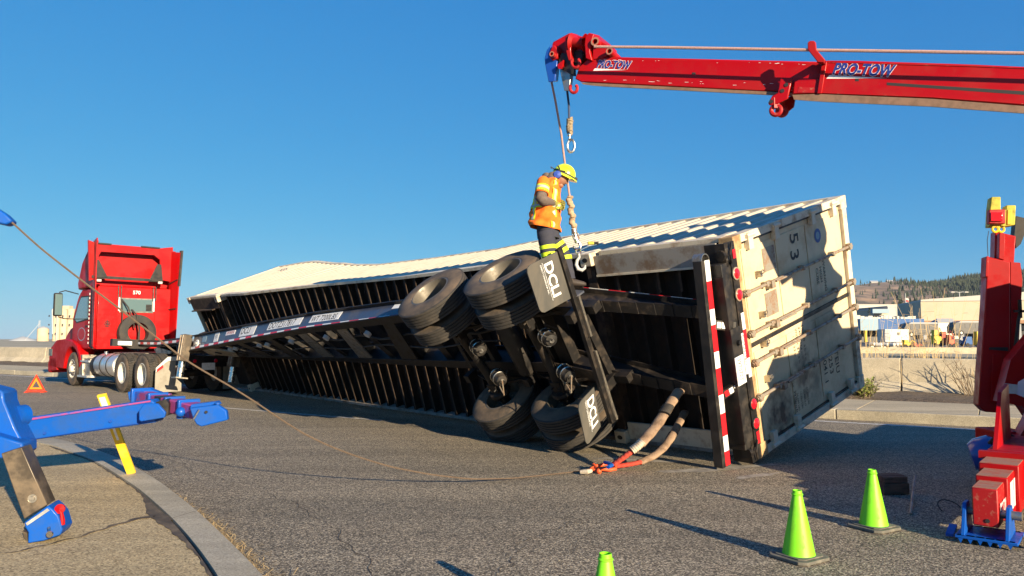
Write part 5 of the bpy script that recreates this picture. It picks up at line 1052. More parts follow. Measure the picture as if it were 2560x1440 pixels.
def boomtext(px0, py0, px1, py1, capx, off, par):     # baseline pixels, cap height px
    P0 = BP0 + bN * off; a = onplane(px0, py0, P0, bN); b = onplane(px1, py1, P0, bN); ex = nz(b - a); ey = nz(np.cross(bN, ex)); ey = ey if ey[2] > 0 else -ey
    h = np.linalg.norm(onplane(px0, py0, P0, bN) - onplane(px0, py0 - capx, P0, bN)); size = h / .70; vs, _ = text2d('PRO-TOW', size, .25, .0, 'LEFT', 1.); wd = max(v[0] for v in vs); kx = np.linalg.norm(b - a) / wd
    for nm, bold, dz, mt_ in (('lettering_outline', .06, .002, 'pink_white'), ('lettering', .03, .0045, 'navy_text')):
        m = MB(); m.text('PRO-TOW', size, lambda x, y: a + ex * x * kx + ey * y + bN * dz, shear=.25, bold=bold); m.build(nm, mt_, par, smooth=0)
    m = MB(); m.prism([a - ey * h * .45 - ex * h * .4 + bN * .001, a - ey * h * .12 - ex * h * .2 + bN * .001, a + ex * np.linalg.norm(b - a) * .9 - ey * h * .18 + bN * .001], bN * .0008); m.build('white_swoosh', 'decal_white', par, smooth=0)
boomtext(1491, 169, 1576, 172, 18, .0, inner_b); boomtext(2080, 185, 2234, 191, 27, .045, outer_b)
m = MB(); P0_ = BP0 + bN * .047; m.tube([onplane(x, y, P0_, bN) for x, y in ((2048, 232), (2331, 243), (2560, 260), (2990, 288))], .004, 5); m.tube([onplane(x, y, P0_, bN) for x, y in ((2070, 156), (2432, 166), (2560, 171), (2990, 188))], .004, 5); m.build('weld_bead', 'red_dusty', outer_b)
m = MB(); P0_ = BP0 + bN * .002; rs_ = random.Random(77)
for k in range(40):
    x = rs_.uniform(1500, 2030); y = 147 + (x - 1478) * .021 + rs_.choice([rs_.uniform(0, 3), rs_.uniform(50, 58)]); l_ = rs_.uniform(1.5, 10)
    m.add([onplane(x, y, P0_, bN), onplane(x + l_, y + l_ * .03, P0_, bN), onplane(x + l_, y + l_ * .03 + .5, P0_, bN), onplane(x, y + .9, P0_, bN)], [[0, 1, 2, 3]])
sc_ = m.build('paint_scratches', 'pink_white', inner_b, smooth=0); sc_['kind'] = 'stuff'
# boom head
hd = bpl([(1376, 125), (1382, 105), (1420, 84), (1428, 82), (1447, 91), (1463, 91), (1472, 82), (1485, 85), (1519, 112), (1531, 125), (1530, 137), (1514, 141), (1478, 143), (1452, 166), (1437, 175), (1415, 168), (1398, 150), (1385, 151), (1376, 145)], 'boom_head', 'red_paint', off=-.14, th=.16, bevel=.01)
bpl([(1413, 90), (1420, 84), (1428, 82), (1432, 92), (1426, 120), (1428, 155), (1420, 150), (1412, 118)], 'head_cheek', 'red_paint', off=.03, th=.17, par=hd, bevel=.008)
bpl([(1463, 91), (1472, 82), (1485, 85), (1480, 100), (1474, 128), (1480, 152), (1464, 146), (1461, 110)], 'head_cheek', 'red_paint', off=.05, th=.19, par=hd, bevel=.008)
bpl([(1480, 90), (1519, 112), (1520, 140), (1482, 150)], 'head_side', 'red_paint', off=.01, th=.15, par=hd, bevel=.008)
bpl([(1374, 130), (1382, 112), (1390, 118), (1396, 132), (1392, 146), (1382, 152), (1375, 146)], 'head_cheek', 'red_paint', off=.0, th=.3, par=hd, bevel=.008)
m = MB(); a, b = onplane(1428, 106, BP0 - bN * .0, bN), onplane(1463, 107, BP0 - bN * .0, bN); m.lathe([(.10, 0), (.055, .03), (.05, np.linalg.norm(b - a) - .03), (.10, np.linalg.norm(b - a))], a, nz(b - a), 20); m.build('guide_roller', 'red_paint', hd)
for (x, y, r_) in ((1489, 105, .048), (1525, 129, .04), (1381, 136, .03)):
    p = onplane(x, y, BP0 + bN * .06, bN); m = MB(); m.lathe([(r_ * .6, -.25), (r_, -.25), (r_, .02), (r_ * .62, .02), (r_ * .6, -.1), (0, -.1)], p, bN, 18, [1, 1, 0, 1, 1]); m.build('pin_tube', ['worn_top', 'red_dusty'], hd)
m = MB(); p = onplane(1440, 140, BP0 - bN * .04, bN); m.lathe([(.0, -.02), (.07, -.02), (.09, -.04), (.09, -.05), (.0, -.05)], p, bN, 20); m.build('sheave', 'black_paint', hd)
for (x, y, s_) in ((1439, 156, 11), (1434, 220, 10)):
    P0 = BP0 + bN * .07; c = onplane(x, y, P0, bN); rr_ = s_ * 8.4 / FPX; m = MB(); ex, ey = nz(bdir), Zv; m.tube([c + ex * rr_ * math.cos(q) + ey * rr_ * (1.2 if math.sin(q) < 0 else .9) * math.sin(q) for q in np.linspace(R(130), R(410), 18)], .018, 8); m.build('lifting_ring', 'red_dusty', hd)
bpl([(1377, 112), (1366, 126), (1361, 146), (1362, 160), (1371, 206), (1387, 203), (1393, 152), (1384, 150), (1375, 140)], 'sheave_block', 'dark_blue_paint', off=-.02, th=.1, bevel=.008)
bpl([(1399, 174), (1410, 227), (1423, 227), (1428, 182), (1413, 160)], 'sheave_block', 'steel', off=-.05, th=.08, bevel=.008)
bpl([(1398, 150), (1404, 132), (1430, 140), (1432, 190), (1415, 178), (1396, 170)], 'head_inner_plate', 'black_paint', off=-.03, th=.1)
bpl([(1393, 162), (1408, 150), (1404, 172), (1396, 172)], 'head_lug', 'red_paint', off=.03, th=.06)
# top cable along the boom
m = MB(); m.tube([onplane(x, y, BP0 + bN * .235, bN) for x, y in ((1486, 117), (1620, 118), (1800, 121), (2020, 125), (2300, 129), (2560, 133), (2990, 141))], .015, 8); m.build('winch_cable', 'rope_pink', tow)
# off-frame body, turret and wheels, shaped to throw the door and road shadows
def wbox(name, t0, t1, s0, s1, z0, z1, mt_, bevel=.0):
    m = MB(); m.box(BO + bA * (t0 + t1) / 2 + bW * (s0 + s1) / 2 + Zv * (z0 + z1) / 2, (t1 - t0, s1 - s0, z1 - z0), (bA, bW, Zv)); return m.build(name, mt_, tow, smooth=0, bevel=bevel)
wbox('truck_body', 0, 2.3, 0, 2.5, .75, 1.9, 'red_paint', .04); wbox('mast_shade_box', 1.3, 2.6, .05, 2.2, 1.91, 2.5, 'red_paint', .03); wbox('rear_deck', 2.61, 4.9, 0, 2.5, .75, .98, 'red_paint', .03); wbox('frame_rail', -.3, 5.4, .7, 1.8, .55, .74, 'black_frame')  # unseen box on top of the body, added to shade the lower underlift mast
hz = [(-2.6, .5), (-2.8, 1.4), (-2.5, 1.67), (-2.64, 1.83), (-2.5, 2.0), (-1.88, 2.08), (-1.7, 2.8), (-1.7, 3.0), (-2.03, 3.0), (-2.05, 3.2), (-2.26, 3.4), (-2.27, 3.7), (-2.1, 4.3), (-1.5, 4.3), (-1.3, 3.92), (-1.24, 3.85), (-1.12, 3.66), (-1.24, 3.46), (-.92, 3.21), (-.67, 3.13), (-1.0, 2.73), (-.73, 2.48), (-.38, 2.26), (-.15, 1.68), (-.1, .6)]  # unseen turret as a flat plate, outline cut to the shadow on the doors
hR = V3(.835, .55, 0); hP = V3(6.8, 7.6, 0); sH = V3(.55, -.835, .268)
m = MB(); m.prism([hP + hR * h + Zv * z + sH * .95 for h, z in hz], sH * V3(1, 1, 0) * .45); m.build('turret_shadow_plate', 'red_paint', tow, smooth=0)
for t in (.9, 2.2):
    for s_ in (.2, 2.3): road_wheel(BO + bA * t + bW * s_ + Zv * .515, bW * (1 if s_ > 1 else -1), tow, lug=False, dish=True)
# outrigger
oE = nz(V3(.64, .77, 0)); oW = nz(V3(.77, -.64, 0)); orig = at(2428, 1211, 5.31); orig[2] = 0
def obox(name, t0, t1, w0, w1, z0, z1, mt_, par=None, bevel=.0, top=None):
    m = MB(); c = orig + oE * (t0 + t1) / 2 + oW * (w0 + w1) / 2 + Zv * (z0 + z1) / 2; m.box(c, (t1 - t0, w1 - w0, z1 - z0), (oE, oW, Zv)); o = m.build(name, mt_, par or tow, smooth=0 if not bevel else 35, bevel=bevel)
    if top: m = MB(); m.box(orig + oE * (t0 + t1) / 2 + oW * (w0 + w1) / 2 + Zv * (z1 + .002), (t1 - t0 - .01, w1 - w0 - .01, .004), (oE, oW, Zv)); m.build('worn_top', top, o, smooth=0)
    return o
g1 = obox('outrigger_beam', 0, 1.4, 0, .155, .12, .38, 'red_dusty', bevel=.008, top='worn_top'); g2 = obox('outrigger_sleeve', .33, 2.0, -.02, .18, .11, .415, 'red_paint', bevel=.008, top='worn_top'); g3 = obox('outrigger_sleeve', .72, 2.6, -.05, .21, .10, .455, 'red_paint', bevel=.008, top='worn_top')
obox('sleeve_flange', 1.08, 1.16, -.10, .6, .44, .50, 'red_paint'); obox('outrigger_housing', 1.2, 3.0, -.06, .5, .12, .5, 'red_paint', bevel=.01)
m = MB(); m.prism([orig + oE * 1.25 + oW * -.02 + Zv * .5, orig + oE * 2.2 + oW * -.02 + Zv * .5, orig + oE * 2.2 + oW * -.02 + Zv * 1.0, orig + oE * 1.7 + oW * -.02 + Zv * .95], oW * .03); m.build('gusset_plate', 'red_paint', tow, smooth=0)
m = MB(); m.text('PRO-TOW', .13, lambda x, y: orig + oE * (.03 + x * .52) + oW * .1635 + Zv * (.19 + y), bold=.02, shear=.2); m.build('lettering', 'pink_white', g1, smooth=0)
m = MB()
for k, x in enumerate((0, .09, .2)): m.prism([orig + oE * (.40 + x) + oW * .1825 + Zv * .17, orig + oE * (.47 + x) + oW * .1825 + Zv * .17, orig + oE * (.50 + x) + oW * .1825 + Zv * .37, orig + oE * (.43 + x) + oW * .1825 + Zv * .37], oW * .002)
m.prism([orig + oE * .47 + oW * .1825 + Zv * .25, orig + oE * .66 + oW * .1825 + Zv * .25, orig + oE * .66 + oW * .1825 + Zv * .29, orig + oE * .47 + oW * .1825 + Zv * .29], oW * .0025); m.build('white_emblem', 'pink_white', g2, smooth=0)
m = MB(); p = orig + oE * -.002 + oW * .09 + Zv * .16; m.cyl(p, p - oE * .003, .014, 12); m.build('beam_hole', 'decal_black', g1)
ft = obox('foot_pad', -.09, .30, -.10, .27, .035, .055, 'blue_paint', bevel=.004)
for k in range(6):
    m = MB(); y = -.09 + k * .058; m.prism([orig + oE * -.088 + oW * y + Zv * .055, orig + oE * -.088 + oW * (y + .05) + Zv * .055, orig + oE * -.088 + oW * (y + .025) + Zv * .004], oE * .04); m.build('foot_tooth', 'blue_paint', ft, smooth=0); m = MB()
    m.prism([orig + oE * .26 + oW * y + Zv * .055, orig + oE * .26 + oW * (y + .05) + Zv * .055, orig + oE * .26 + oW * (y + .025) + Zv * .004], oE * .04)
    m.build('foot_tooth', 'blue_paint', ft, smooth=0)
for y in (-.065, .195): m = MB(); m.prism([orig + oE * t + oW * y + Zv * z for t, z in [(-.08, .055), (.28, .055), (.16, .26), (.04, .26)]], oW * .025); m.build('foot_cheek', 'blue_paint', ft, smooth=0, bevel=.004)
m = MB(); m.cyl(orig + oE * .1 + oW * -.08 + Zv * .2, orig + oE * .1 + oW * .28 + Zv * .2, .03, 14); m.build('foot_pin', 'steel', ft)
for w_ in (.33, -.15): m = MB(); m.box(orig + oE * .1 + oW * w_ + Zv * .04, (.16, .05, .02), (nz(oE + Zv * .25), oW, Zv)); m.build('foot_wing', 'blue_paint', ft, smooth=0)
m = MB(); c = at(2463, 1135, 7.2); m.lathe([(0, -.13), (.12, -.12), (.16, -.06), (.17, .06), (.12, .13), (0, .14)], c, nz(V3(1, -.5, .3)), 22); m.build('hydraulic_motor', 'dark_blue_paint', tow)
m = MB(); m.box(at(2505, 1100, 7.5), (.3, .4, .22)); m.build('hose_bracket', 'red_paint', tow, smooth=0, bevel=.02)
m = MB(); m.tube([at(2470, 1112, 7.1), at(2490, 1092, 7.0), at(2520, 1085, 7.1), at(2560, 1110, 7.2)], .018, 8); m.build('hydraulic_hose', 'rubber', tow)
# folded underlift mast
def fpl(pts, name, mt_, d=9.0, th=.3, par=None, bevel=0., N=None):
    N = nz(V3(-.30, -1, 0)) if N is None else N; P0 = at(2505, 850, d); m = MB(); m.prism([onplane(x, y, P0, N) for x, y in pts], -N * th); return m.build(name, mt_, par or tow, smooth=0 if not bevel else 35, bevel=bevel)
ms = fpl([(2469, 641), (2526, 655), (2526, 1005), (2510, 1033), (2463, 1030), (2446, 1013), (2451, 930), (2463, 760)], 'underlift_mast', 'red_paint', th=.22, bevel=.012)
fpl([(2527, 655), (2551, 657), (2556, 700), (2546, 880), (2526, 1000)], 'mast_side_plate', 'red_paint', d=9.02, th=.3, par=ms)
fpl([(2466, 641), (2472, 640), (2471, 690), (2464, 692)], 'mast_edge', 'red_paint', d=8.97, th=.2, par=ms, bevel=.004)
fpl([(2474, 868), (2520, 868), (2520, 878), (2472, 874)], 'mast_band', 'black_paint', d=8.985, th=.01, par=ms)
fpl([(2482, 885), (2505, 885), (2502, 1010), (2478, 1005)], 'mast_face_plate', 'red_paint', d=8.985, th=.012, par=ms, bevel=.003)
fpl([(2488, 578), (2540, 590), (2535, 660), (2486, 650)], 'inner_mast', 'red_paint', d=9.1, th=.18, bevel=.01); fpl([(2499, 582), (2513, 585), (2511, 650), (2497, 646)], 'inner_mast_rib', 'red_paint', d=9.0, th=.1, bevel=.006)
yh = fpl([(2479, 492), (2502, 492), (2502, 524), (2516, 524), (2516, 513), (2540, 513), (2538, 562), (2515, 566), (2473, 566), (2475, 524)], 'yellow_head', 'yellow_green', d=9.05, th=.16, bevel=.008)
fpl([(2519, 524), (2531, 524), (2530, 560), (2518, 562)], 'yellow_cover', 'yellow_paint', d=8.95, th=.05, par=yh, bevel=.006)
fpl([(2473, 524), (2514, 523), (2514, 559), (2472, 559)], 'tail_lamp_box', 'red_dusty', d=8.93, th=.1, par=yh, bevel=.01); fpl([(2477, 530), (2507, 530), (2507, 553), (2477, 553)], 'tail_lamp', 'lamp_red', d=8.91, th=.02, par=yh, bevel=.006)
m = MB(); 
for x in (2488, 2503): p = at(x, 573, 9.0); m.torus(p, V3(0, 1, 0), .035, .014, 16, 6)
m.build('yellow_shackle', 'yellow_paint', yh)
fpl([(2541, 540), (2562, 545), (2562, 585), (2552, 610), (2541, 620), (2536, 590)], 'dark_hook', 'black_paint', d=9.2, th=.15)
m = MB(); m.tube([at(2551, 780, 8.9), at(2546, 800, 8.88), at(2538, 870, 8.9)], .02, 8); m.box(at(2550, 772, 8.88), (.03, .03, .22)); m.box(at(2550, 778, 8.88), (.14, .03, .03)); m.build('lever', 'black_paint', tow)
m = MB(); m.tube([at(2472, 577, 9.0), at(2468, 600, 9.0), at(2470, 640, 9.0)], .004, 5); m.build('wire', 'rubber', tow)
fpl([(2500, 1005), (2527, 900), (2600, 810), (2600, 1080), (2555, 1015)], 'lift_arm_plate', 'red_paint', d=8.6, th=.25)
fpl([(2513, 958), (2545, 962), (2542, 985), (2510, 983)], 'white_decal', 'white_paint', d=8.52, th=.01); fpl([(2546, 955), (2600, 925), (2600, 1010), (2540, 985)], 'blue_decal', 'pink_white', d=8.53, th=.01)
fpl([(2545, 1100), (2600, 1000), (2600, 1180), (2530, 1180)], 'lower_gusset', 'red_paint', d=7.2, th=.2)
# ================================================================== HOIST ROPES
def hook(m, c, s, ax, dn, open_right=True, mi=0):         # sling hook drawn in plane (ax, dn)
    sg = 1 if open_right else -1
    pts = [(0, 0), (.02, .25), (-.16, .5), (-.24, .8), (-.12, 1.12), (.14, 1.2), (.36, 1.05), (.42, .82)]
    m.tube([c + ax * sg * x * s - dn * -y * s for x, y in pts], [s * .09, s * .10, s * .12, s * .14, s * .15, s * .14, s * .11, s * .05], 10, mi)
hr = thing('hoist_rope', at(1444, 612, 9.1), 'pinkish steel hoist rope from blue sheave down to a big hook beside the worker', 'hoist rope')
P = [at(1379, 206, 8.52), at(1388, 250, 8.6), at(1403, 335, 8.8), at(1411, 400, 8.95), at(1419, 455, 8.98), at(1424, 492, 9.0)]
m = MB(); m.tube(P, .0135, 8); m.build('rope', 'rope_pink', hr)
m = MB(); pth = []; 
a, b = at(1423, 490, 9.0), at(1434, 572, 8.95)
for k in range(50):
    t = k / 49; pth.append(a + (b - a) * t + V3(math.cos(t * 20), math.sin(t * 20), 0) * .012)
m.tube(pth, [.036 + .006 * math.sin(k * 1.3) for k in range(50)], 10); m.build('rope_sleeve', 'sleeve_tan', hr)
m = MB(); dn = nz(at(1441, 600, 8.95) - b); m.lathe([(.0, 0), (.032, 0), (.034, .05), (.02, .06), (.02, .09), (0, .09)], b, dn, 14); m.build('ferrule', 'steel', hr)
m = MB(); c = at(1437, 583, 8.95); X_ = V3(1, 0, 0); m.tube([c + X_ * .035, c + X_ * .035 + dn * .07, c + dn * .1, c - X_ * .035 + dn * .07, c - X_ * .035, c + X_ * .035], .009, 6); m.cyl(c + dn * .08, c + dn * .12, .03, 12); m.build('swivel', 'chrome', hr)
m = MB(); hook(m, at(1439, 592, 8.95), .135, X_, dn, False); m.build('upper_hook', 'chrome', hr)
m = MB(); c = at(1446, 628, 8.85); m.torus(c, V3(0, 1, 0), .03, .010, 16, 6); m.build('link', 'chrome', hr)
m = MB(); hook(m, at(1447, 634, 8.75), .165, X_, V3(.06, 0, -1), True); m.build('lower_hook', 'pole_grey', hr)
m = MB(); m.tube([at(1449, 626, 9.15), at(1470, 616, 9.25), at(1490, 612, 9.35)], .012, 6, ell=(1.6, .5)); m.build('blue_tag', 'bld_lblue', hr)
sr = thing('spare_hoist_rope', at(1425, 380, 8.45), 'short dark hanging rope with tan wrapping and a free hook against the sky', 'hoist rope')
m = MB(); m.tube([at(1418, 228, 8.45), at(1422, 262, 8.45), at(1423, 298, 8.45)], .013, 8); m.build('rope', 'rope_dark', sr)
m = MB(); m.tube([at(1424, 297 + k * 1.5, 8.45) + X_ * .005 * math.sin(k * 2) for k in range(25)], [.037 + .006 * (k % 4 == 0) for k in range(25)], 10); m.build('rope_sleeve', 'rope_tan', sr)
m = MB(); p = at(1424, 333, 8.45); m.lathe([(.025, 0), (.028, .03), (.012, .04), (.012, .06), (.022, .07), (.012, .085), (0, .09)], p, -Zv, 12); m.build('swivel', 'chrome', sr)
m = MB(); c = at(1427, 364, 8.45); m.tube([c + V3(math.sin(q) * .042, 0, math.cos(q) * .075) for q in np.linspace(-.1, 5.6, 20)], [.010 + .006 * math.sin(k / 19 * 3.14) for k in range(20)], 8); m.tube([c + V3(-.035, 0, .02), c + V3(.02, 0, .075)], .005, 5); m.build('hook', 'chrome', sr)
# small brass chain piece on the container top
m = MB(); p = at(1477, 608, 9.5); m.box(p, (.08, .06, .04)); m.cyl(p - X_ * .02, p + X_ * .1, .022, 10, 1); tag(m.build('twist_lock', ['yellow_green', 'black_paint'], None, smooth=0, bevel=.01), 'small yellow and black lock fitting lying on the container edge by the hook', 'lock')
# ================================================================== BLUE TOW TRUCK GEAR (reaches in from the left)
blu = thing('blue_tow_truck', (-5.2, 5.6, .13), 'bright blue wheel lift arm and steel outrigger leg of a second tow truck', 'tow truck')
def pl(pts, name, mt_, d, N=(0, -1, 0), th=.15, par=None, bevel=0., anchor=None, root=None, ext=None):
    N = nz(N); a = anchor or pts[0]; P0 = at(a[0], a[1], d); m = MB(); m.prism([onplane(x, y, P0, N) for x, y in pts], (-N if ext is None else np.asarray(ext, float)) * th)
    return m.build(name, mt_, par or root or blu, smooth=0 if not bevel else 35, bevel=bevel)
aN = nz(V3(.13, -1, 0))
arm = pl([(40, 1045), (60, 1046), (379, 999), (390, 1010), (390, 1056), (56, 1104), (40, 1100)], 'lift_arm', 'blue_paint', 6.1, aN, .2, bevel=.012, anchor=(200, 1060))
pl([(66, 1047), (376, 1001), (376, 1005), (66, 1052)], 'arm_top_edge', 'blue_red_worn', 6.085, aN, .01, par=arm, anchor=(200, 1060))
pl([(347, 1050), (347, 1027), (360, 1009), (394, 1009), (414, 1031), (411, 1044), (352, 1054)], 'arm_end_plate', 'blue_paint', 6.05, aN, .03, par=arm, bevel=.006, anchor=(380, 1030))
pl([(56, 1062), (78, 1054), (94, 1070), (92, 1082), (76, 1096), (56, 1100)], 'arm_root_plate', 'blue_paint', 6.05, aN, .03, par=arm, bevel=.006, anchor=(70, 1075))
pl([(390, 1005), (414, 998), (422, 1010), (420, 1038), (392, 1048)], 'arm_inner_tube', 'black_paint', 6.12, aN, .14, anchor=(400, 1020))
m = MB(); m.tube([onplane(x, y, at(200, 1060, 6.09), aN) for x, y in ((66, 1100), (200, 1080), (350, 1058))], .004, 5); m.tube([onplane(x, y, at(200, 1060, 6.09), aN) for x, y in ((350, 1052), (348, 1028), (361, 1011))], .005, 5); m.build('weld_bead', 'dark_blue_paint', arm)
for x, y in ((112, 1083), (276, 1053)): m = MB(); p = onplane(x, y, at(200, 1060, 6.09), aN); m.cyl(p, p + aN * .006, .012, 10); m.build('plug_weld', 'dark_blue_paint', arm)
# cross bar running from back left to front right
c0, c1 = at(352, 992, 6.75), at(505, 1030, 5.95); cd = nz(c1 - c0); cs = nz(np.cross(cd, Zv)); cu = np.cross(cs, cd); LL = np.linalg.norm(c1 - c0)
m = MB(); m.box((c0 + c1) / 2, (LL, .14, .11), (cd, cs, cu)); cb = m.build('cross_bar', 'blue_red_worn', blu, smooth=35, bevel=.01)
for t, s_ in ((.02, .19), (.30, .17), (.58, .17), (.80, .18)): m = MB(); m.box(c0 + cd * LL * t, (.035, s_, s_ * .85), (cd, cs, cu)); m.build('bar_collar', 'blue_paint', cb, smooth=35, bevel=.006)
m = MB(); m.box(c0 + cd * LL * .44, (.12, .145, .115), (cd, cs, cu)); m.build('bar_gap', 'black_paint', cb, smooth=0)
pl([(474, 1020), (544, 1012), (566, 1027), (569, 1050), (503, 1067), (491, 1061), (482, 1046)], 'fork_receiver', 'blue_paint', 5.8, V3(.15, -1, 0), .06, bevel=.008, anchor=(520, 1040))
pl([(478, 1012), (540, 1004), (546, 1012), (476, 1021)], 'fork_top_plate', 'blue_paint', 5.9, V3(.15, -1, 0), .12, anchor=(510, 1012))
m = MB(); p = at(516, 1030, 5.79); m.cyl(p, p - V3(0, .01, 0), .011, 12); m.build('receiver_hole', 'decal_black', blu)
m = MB(); p = at(544, 1016, 5.83); m.cyl(p - Zv * .03, p + Zv * .02, .016, 10); m.cyl(p + Zv * .02, p + Zv * .03, .026, 12); m.build('receiver_pin', 'blue_paint', blu)
m = MB(); p = at(491, 1036, 5.77); m.tube([p + V3(-.02, 0, -.035), p, p + V3(.02, 0, .035)], .009, 6); m.build('r_clip', 'chrome', blu)
m = MB(); p = at(452, 1030, 6.0); m.ball(p, .04); m.build('grease_knob', 'blue_paint', blu)
pl([(319, 980), (375, 972), (424, 990), (424, 1000), (380, 992), (322, 1001)], 'rear_fork', 'blue_paint', 6.7, V3(.2, -1, 0), .1, bevel=.006, anchor=(350, 985))
pl([(360, 979), (424, 985), (424, 991), (366, 986)], 'rear_fork_top', 'blue_red_worn', 6.68, V3(.2, -1, 0), .08, anchor=(390, 985))
# pillar and leg
pl([(-60, 960), (0, 975), (8, 980), (10, 1003), (38, 1070), (60, 1112), (58, 1136), (0, 1142), (-60, 1146)], 'pillar', 'blue_paint', 5.2, V3(.2, -1, 0), .22, bevel=.012, anchor=(20, 1080))
m = MB(); c = at(36, 1040, 5.35); m.cyl(c, c + V3(.02, .08, 0), .074, 28); cp = m.build('pivot_plate', 'blue_paint', blu); m = MB(); m.lathe([(.034, 0), (.034, -.016), (.018, -.018), (.018, .0), (0, 0)], c, V3(0, 1, 0), 20); m.build('pivot_pin', 'steel', cp)
pl([(-20, 1085), (57, 1108), (58, 1136), (-20, 1150)], 'leg_sleeve', 'blue_paint', 5.1, V3(.25, -1, 0), .26, bevel=.012, anchor=(20, 1120))
lgN = nz(V3(.25, -1, 0)); leg = pl([(2, 1134), (54, 1118), (118, 1262), (60, 1298)], 'outrigger_leg', 'leg_steel', 4.9, lgN, .16, bevel=.006, anchor=(60, 1220))
m = MB(); c = onplane(81, 1246, at(60, 1220, 4.9) + lgN * .004, lgN); m.lathe([(0, .008), (.014, .008), (.016, 0), (.028, 0), (.028, .004)], c, lgN, 18); m.build('leg_bolt', 'steel', leg)
ftt = pl([(60, 1306), (120, 1264), (133, 1275), (146, 1290), (156, 1324), (150, 1338), (110, 1352), (69, 1359), (70, 1331), (62, 1318)], 'leg_foot', 'blue_paint', 4.8, lgN, .2, bevel=.008, anchor=(100, 1310))
pl([(64, 1308), (118, 1271), (124, 1276), (68, 1314)], 'foot_worn_edge', 'aluminium', 4.793, lgN, .003, par=ftt, anchor=(100, 1310)); pl([(56, 1328), (68, 1332), (70, 1357), (60, 1345)], 'foot_side', 'leg_steel', 4.86, lgN, .14, par=ftt, anchor=(60, 1340))
for (x, y, s_, dd) in ((103, 1203, .6, 5.1), (150, 1272, 1., 4.85)):
    m = MB(); p = at(x, y, dd); m.lathe([(0, -.01), (.03 * s_, -.008), (.03 * s_, .008), (0, .012)], p, V3(.2, -1, .1), 18); m.tube([p, p + V3(.012, 0, -.03) * s_, p + V3(.02, 0, -.07) * s_, p + V3(.022, 0, -.10) * s_], [.012, .01, .014, .013], 8); m.build('red_pin', 'red_cab', ftt)
m = MB(); p = at(122, 1318, 4.76); q = at(126, 1335, 4.74); m.cyl(p, q, .009, 8); m.cyl(q - V3(0, .0, 0), q + V3(.0, -.012, 0), .02, 14); m.build('foot_bolt', 'chrome', ftt)
# blue boom tip at upper left and the long winch line to the shackle
pl([(-160, 470), (-40, 500), (12, 533), (31, 552), (26, 556), (14, 562), (-30, 552), (-160, 530)], 'boom_tip', 'blue_paint', 5.35, V3(.3, -1, 0), .12, bevel=.012, anchor=(15, 545))
m = MB(); m.box(V3(-4.75, 5.35, .95), (1.9, .32, .4)); m.build('underlift_frame', 'blue_paint', blu, smooth=0, bevel=.02)
m = MB(); m.box(V3(-6.6, 5.0, 1.1), (3.2, 2.3, 1.5)); m.box(V3(-7.6, 5.0, 2.0), (.9, 1.6, 1.3)); m.build('truck_body', 'blue_paint', blu, smooth=0, bevel=.05)
m = MB(); m.tube([V3(-7.4, 5.1, 2.5), at(-150, 500, 5.42)], .12, 8); m.build('boom', 'blue_paint', blu)
wl = thing('winch_line', (.9, 8.1, 0), 'long thin brown wire rope from the blue boom tip sagging across the road', 'wire rope')
cab_px = [(30, 556), (100, 620), (200, 698), (300, 773), (400, 850), (460, 898), (520, 934), (580, 968), (640, 1006), (700, 1047), (760, 1085), (830, 1118), (900, 1144), (980, 1168), (1080, 1187), (1180, 1198), (1280, 1196), (1380, 1187), (1455, 1180)]
h0, h1 = V3(-3.6, 5.35, 0), V3(.82, 8.1, 0); nn = nz(np.cross(h1 - h0, Zv)); pth = []
for x, y in cab_px:
    p = onplane(x, y, h0, nn); p[2] = max(p[2], .014); pth.append(p)
m = MB(); m.tube(smooth_path(pth, 120), .0075, 6); m.build('rope', 'rope_brown', wl)
m = MB(); m.tube([gp(1452, 1180, .03), gp(1468, 1179, .04), gp(1478, 1177, .04)], [.022, .026, .02], 8); m.build('rope_end', 'sling_label', wl)
# ================================================================== YELLOW BOARD
yb = thing('yellow_board', gp(328, 1184, .14), 'long yellow painted board with one worn edge leaning upright behind the blue arm', 'board')
b0, b1_ = gp(329, 1183, .145), at(254, 986, 6.75); L_ = np.linalg.norm(b1_ - b0); bu = nz(b1_ - b0); bx = nz(V3(1, .15, .18) - bu * np.dot(V3(1, .15, .18), bu)); by = np.cross(bu, bx)
m = MB(); m.box((b0 + b1_) / 2, (L_, .078, .03), (bu, bx, by)); m.build('plank', 'yellow_paint', yb, smooth=0, bevel=.004)
for q_, e_ in ((b1_ - bu * .07, (.1, .05, .002)), (b0 + bu * L_ * .52, (.13, .02, .002))): m = MB(); m.box(q_ - by * .0165, e_, (bu, bx, by)); m.build('worn_patch', 'decal_white', yb, smooth=0)
# ================================================================== CONES
def cone(loc, label, rz=0.):
    o = thing('traffic_cone', loc, label, 'traffic cone', 'lime green traffic cones on the road'); L = np.array(loc)
    m = MB(); h = .435; seg = 12
    m.lathe([(.104, .026), (.098, .05), (.088, .11), (.033, .395), (.031, .402), (.036, .406), (.036, .412), (.030, .416), (.0285, .435), (.025, .435), (.026, .41), (.08, .11), (.09, .03)], L, Zv, 28); m.build('cone_body', 'cone_green', o, smooth=30)
    m = MB(); a = .148; pts = []
    for k in range(8):
        q = math.pi / 8 + k * math.pi / 4; rr_ = .165 if k % 2 == 0 else .165; pts.append((rr_ * math.cos(q), rr_ * math.sin(q)))
    sq = [(a, a - .04), (a - .04, a), (-a + .04, a), (-a, a - .04), (-a, -a + .04), (-a + .04, -a), (a - .04, -a), (a, -a + .04)]
    m.prism([L + V3(x, y, .004) for x, y in sq], Zv * .02); m.prism([L + V3(x * .8, y * .8, .024) for x, y in sq], Zv * .008)
    for sx in (-1, 1):
        for sy in (-1, 1): m.box(L + V3(sx * .11, sy * .11, .003), (.03, .03, .006))
    m.build('cone_base', 'cone_base', o, smooth=0, bevel=.004); return o
k1 = cone((1.86, 4.93, 0), 'lime green cone in the middle foreground, largest complete cone, lit from the right')
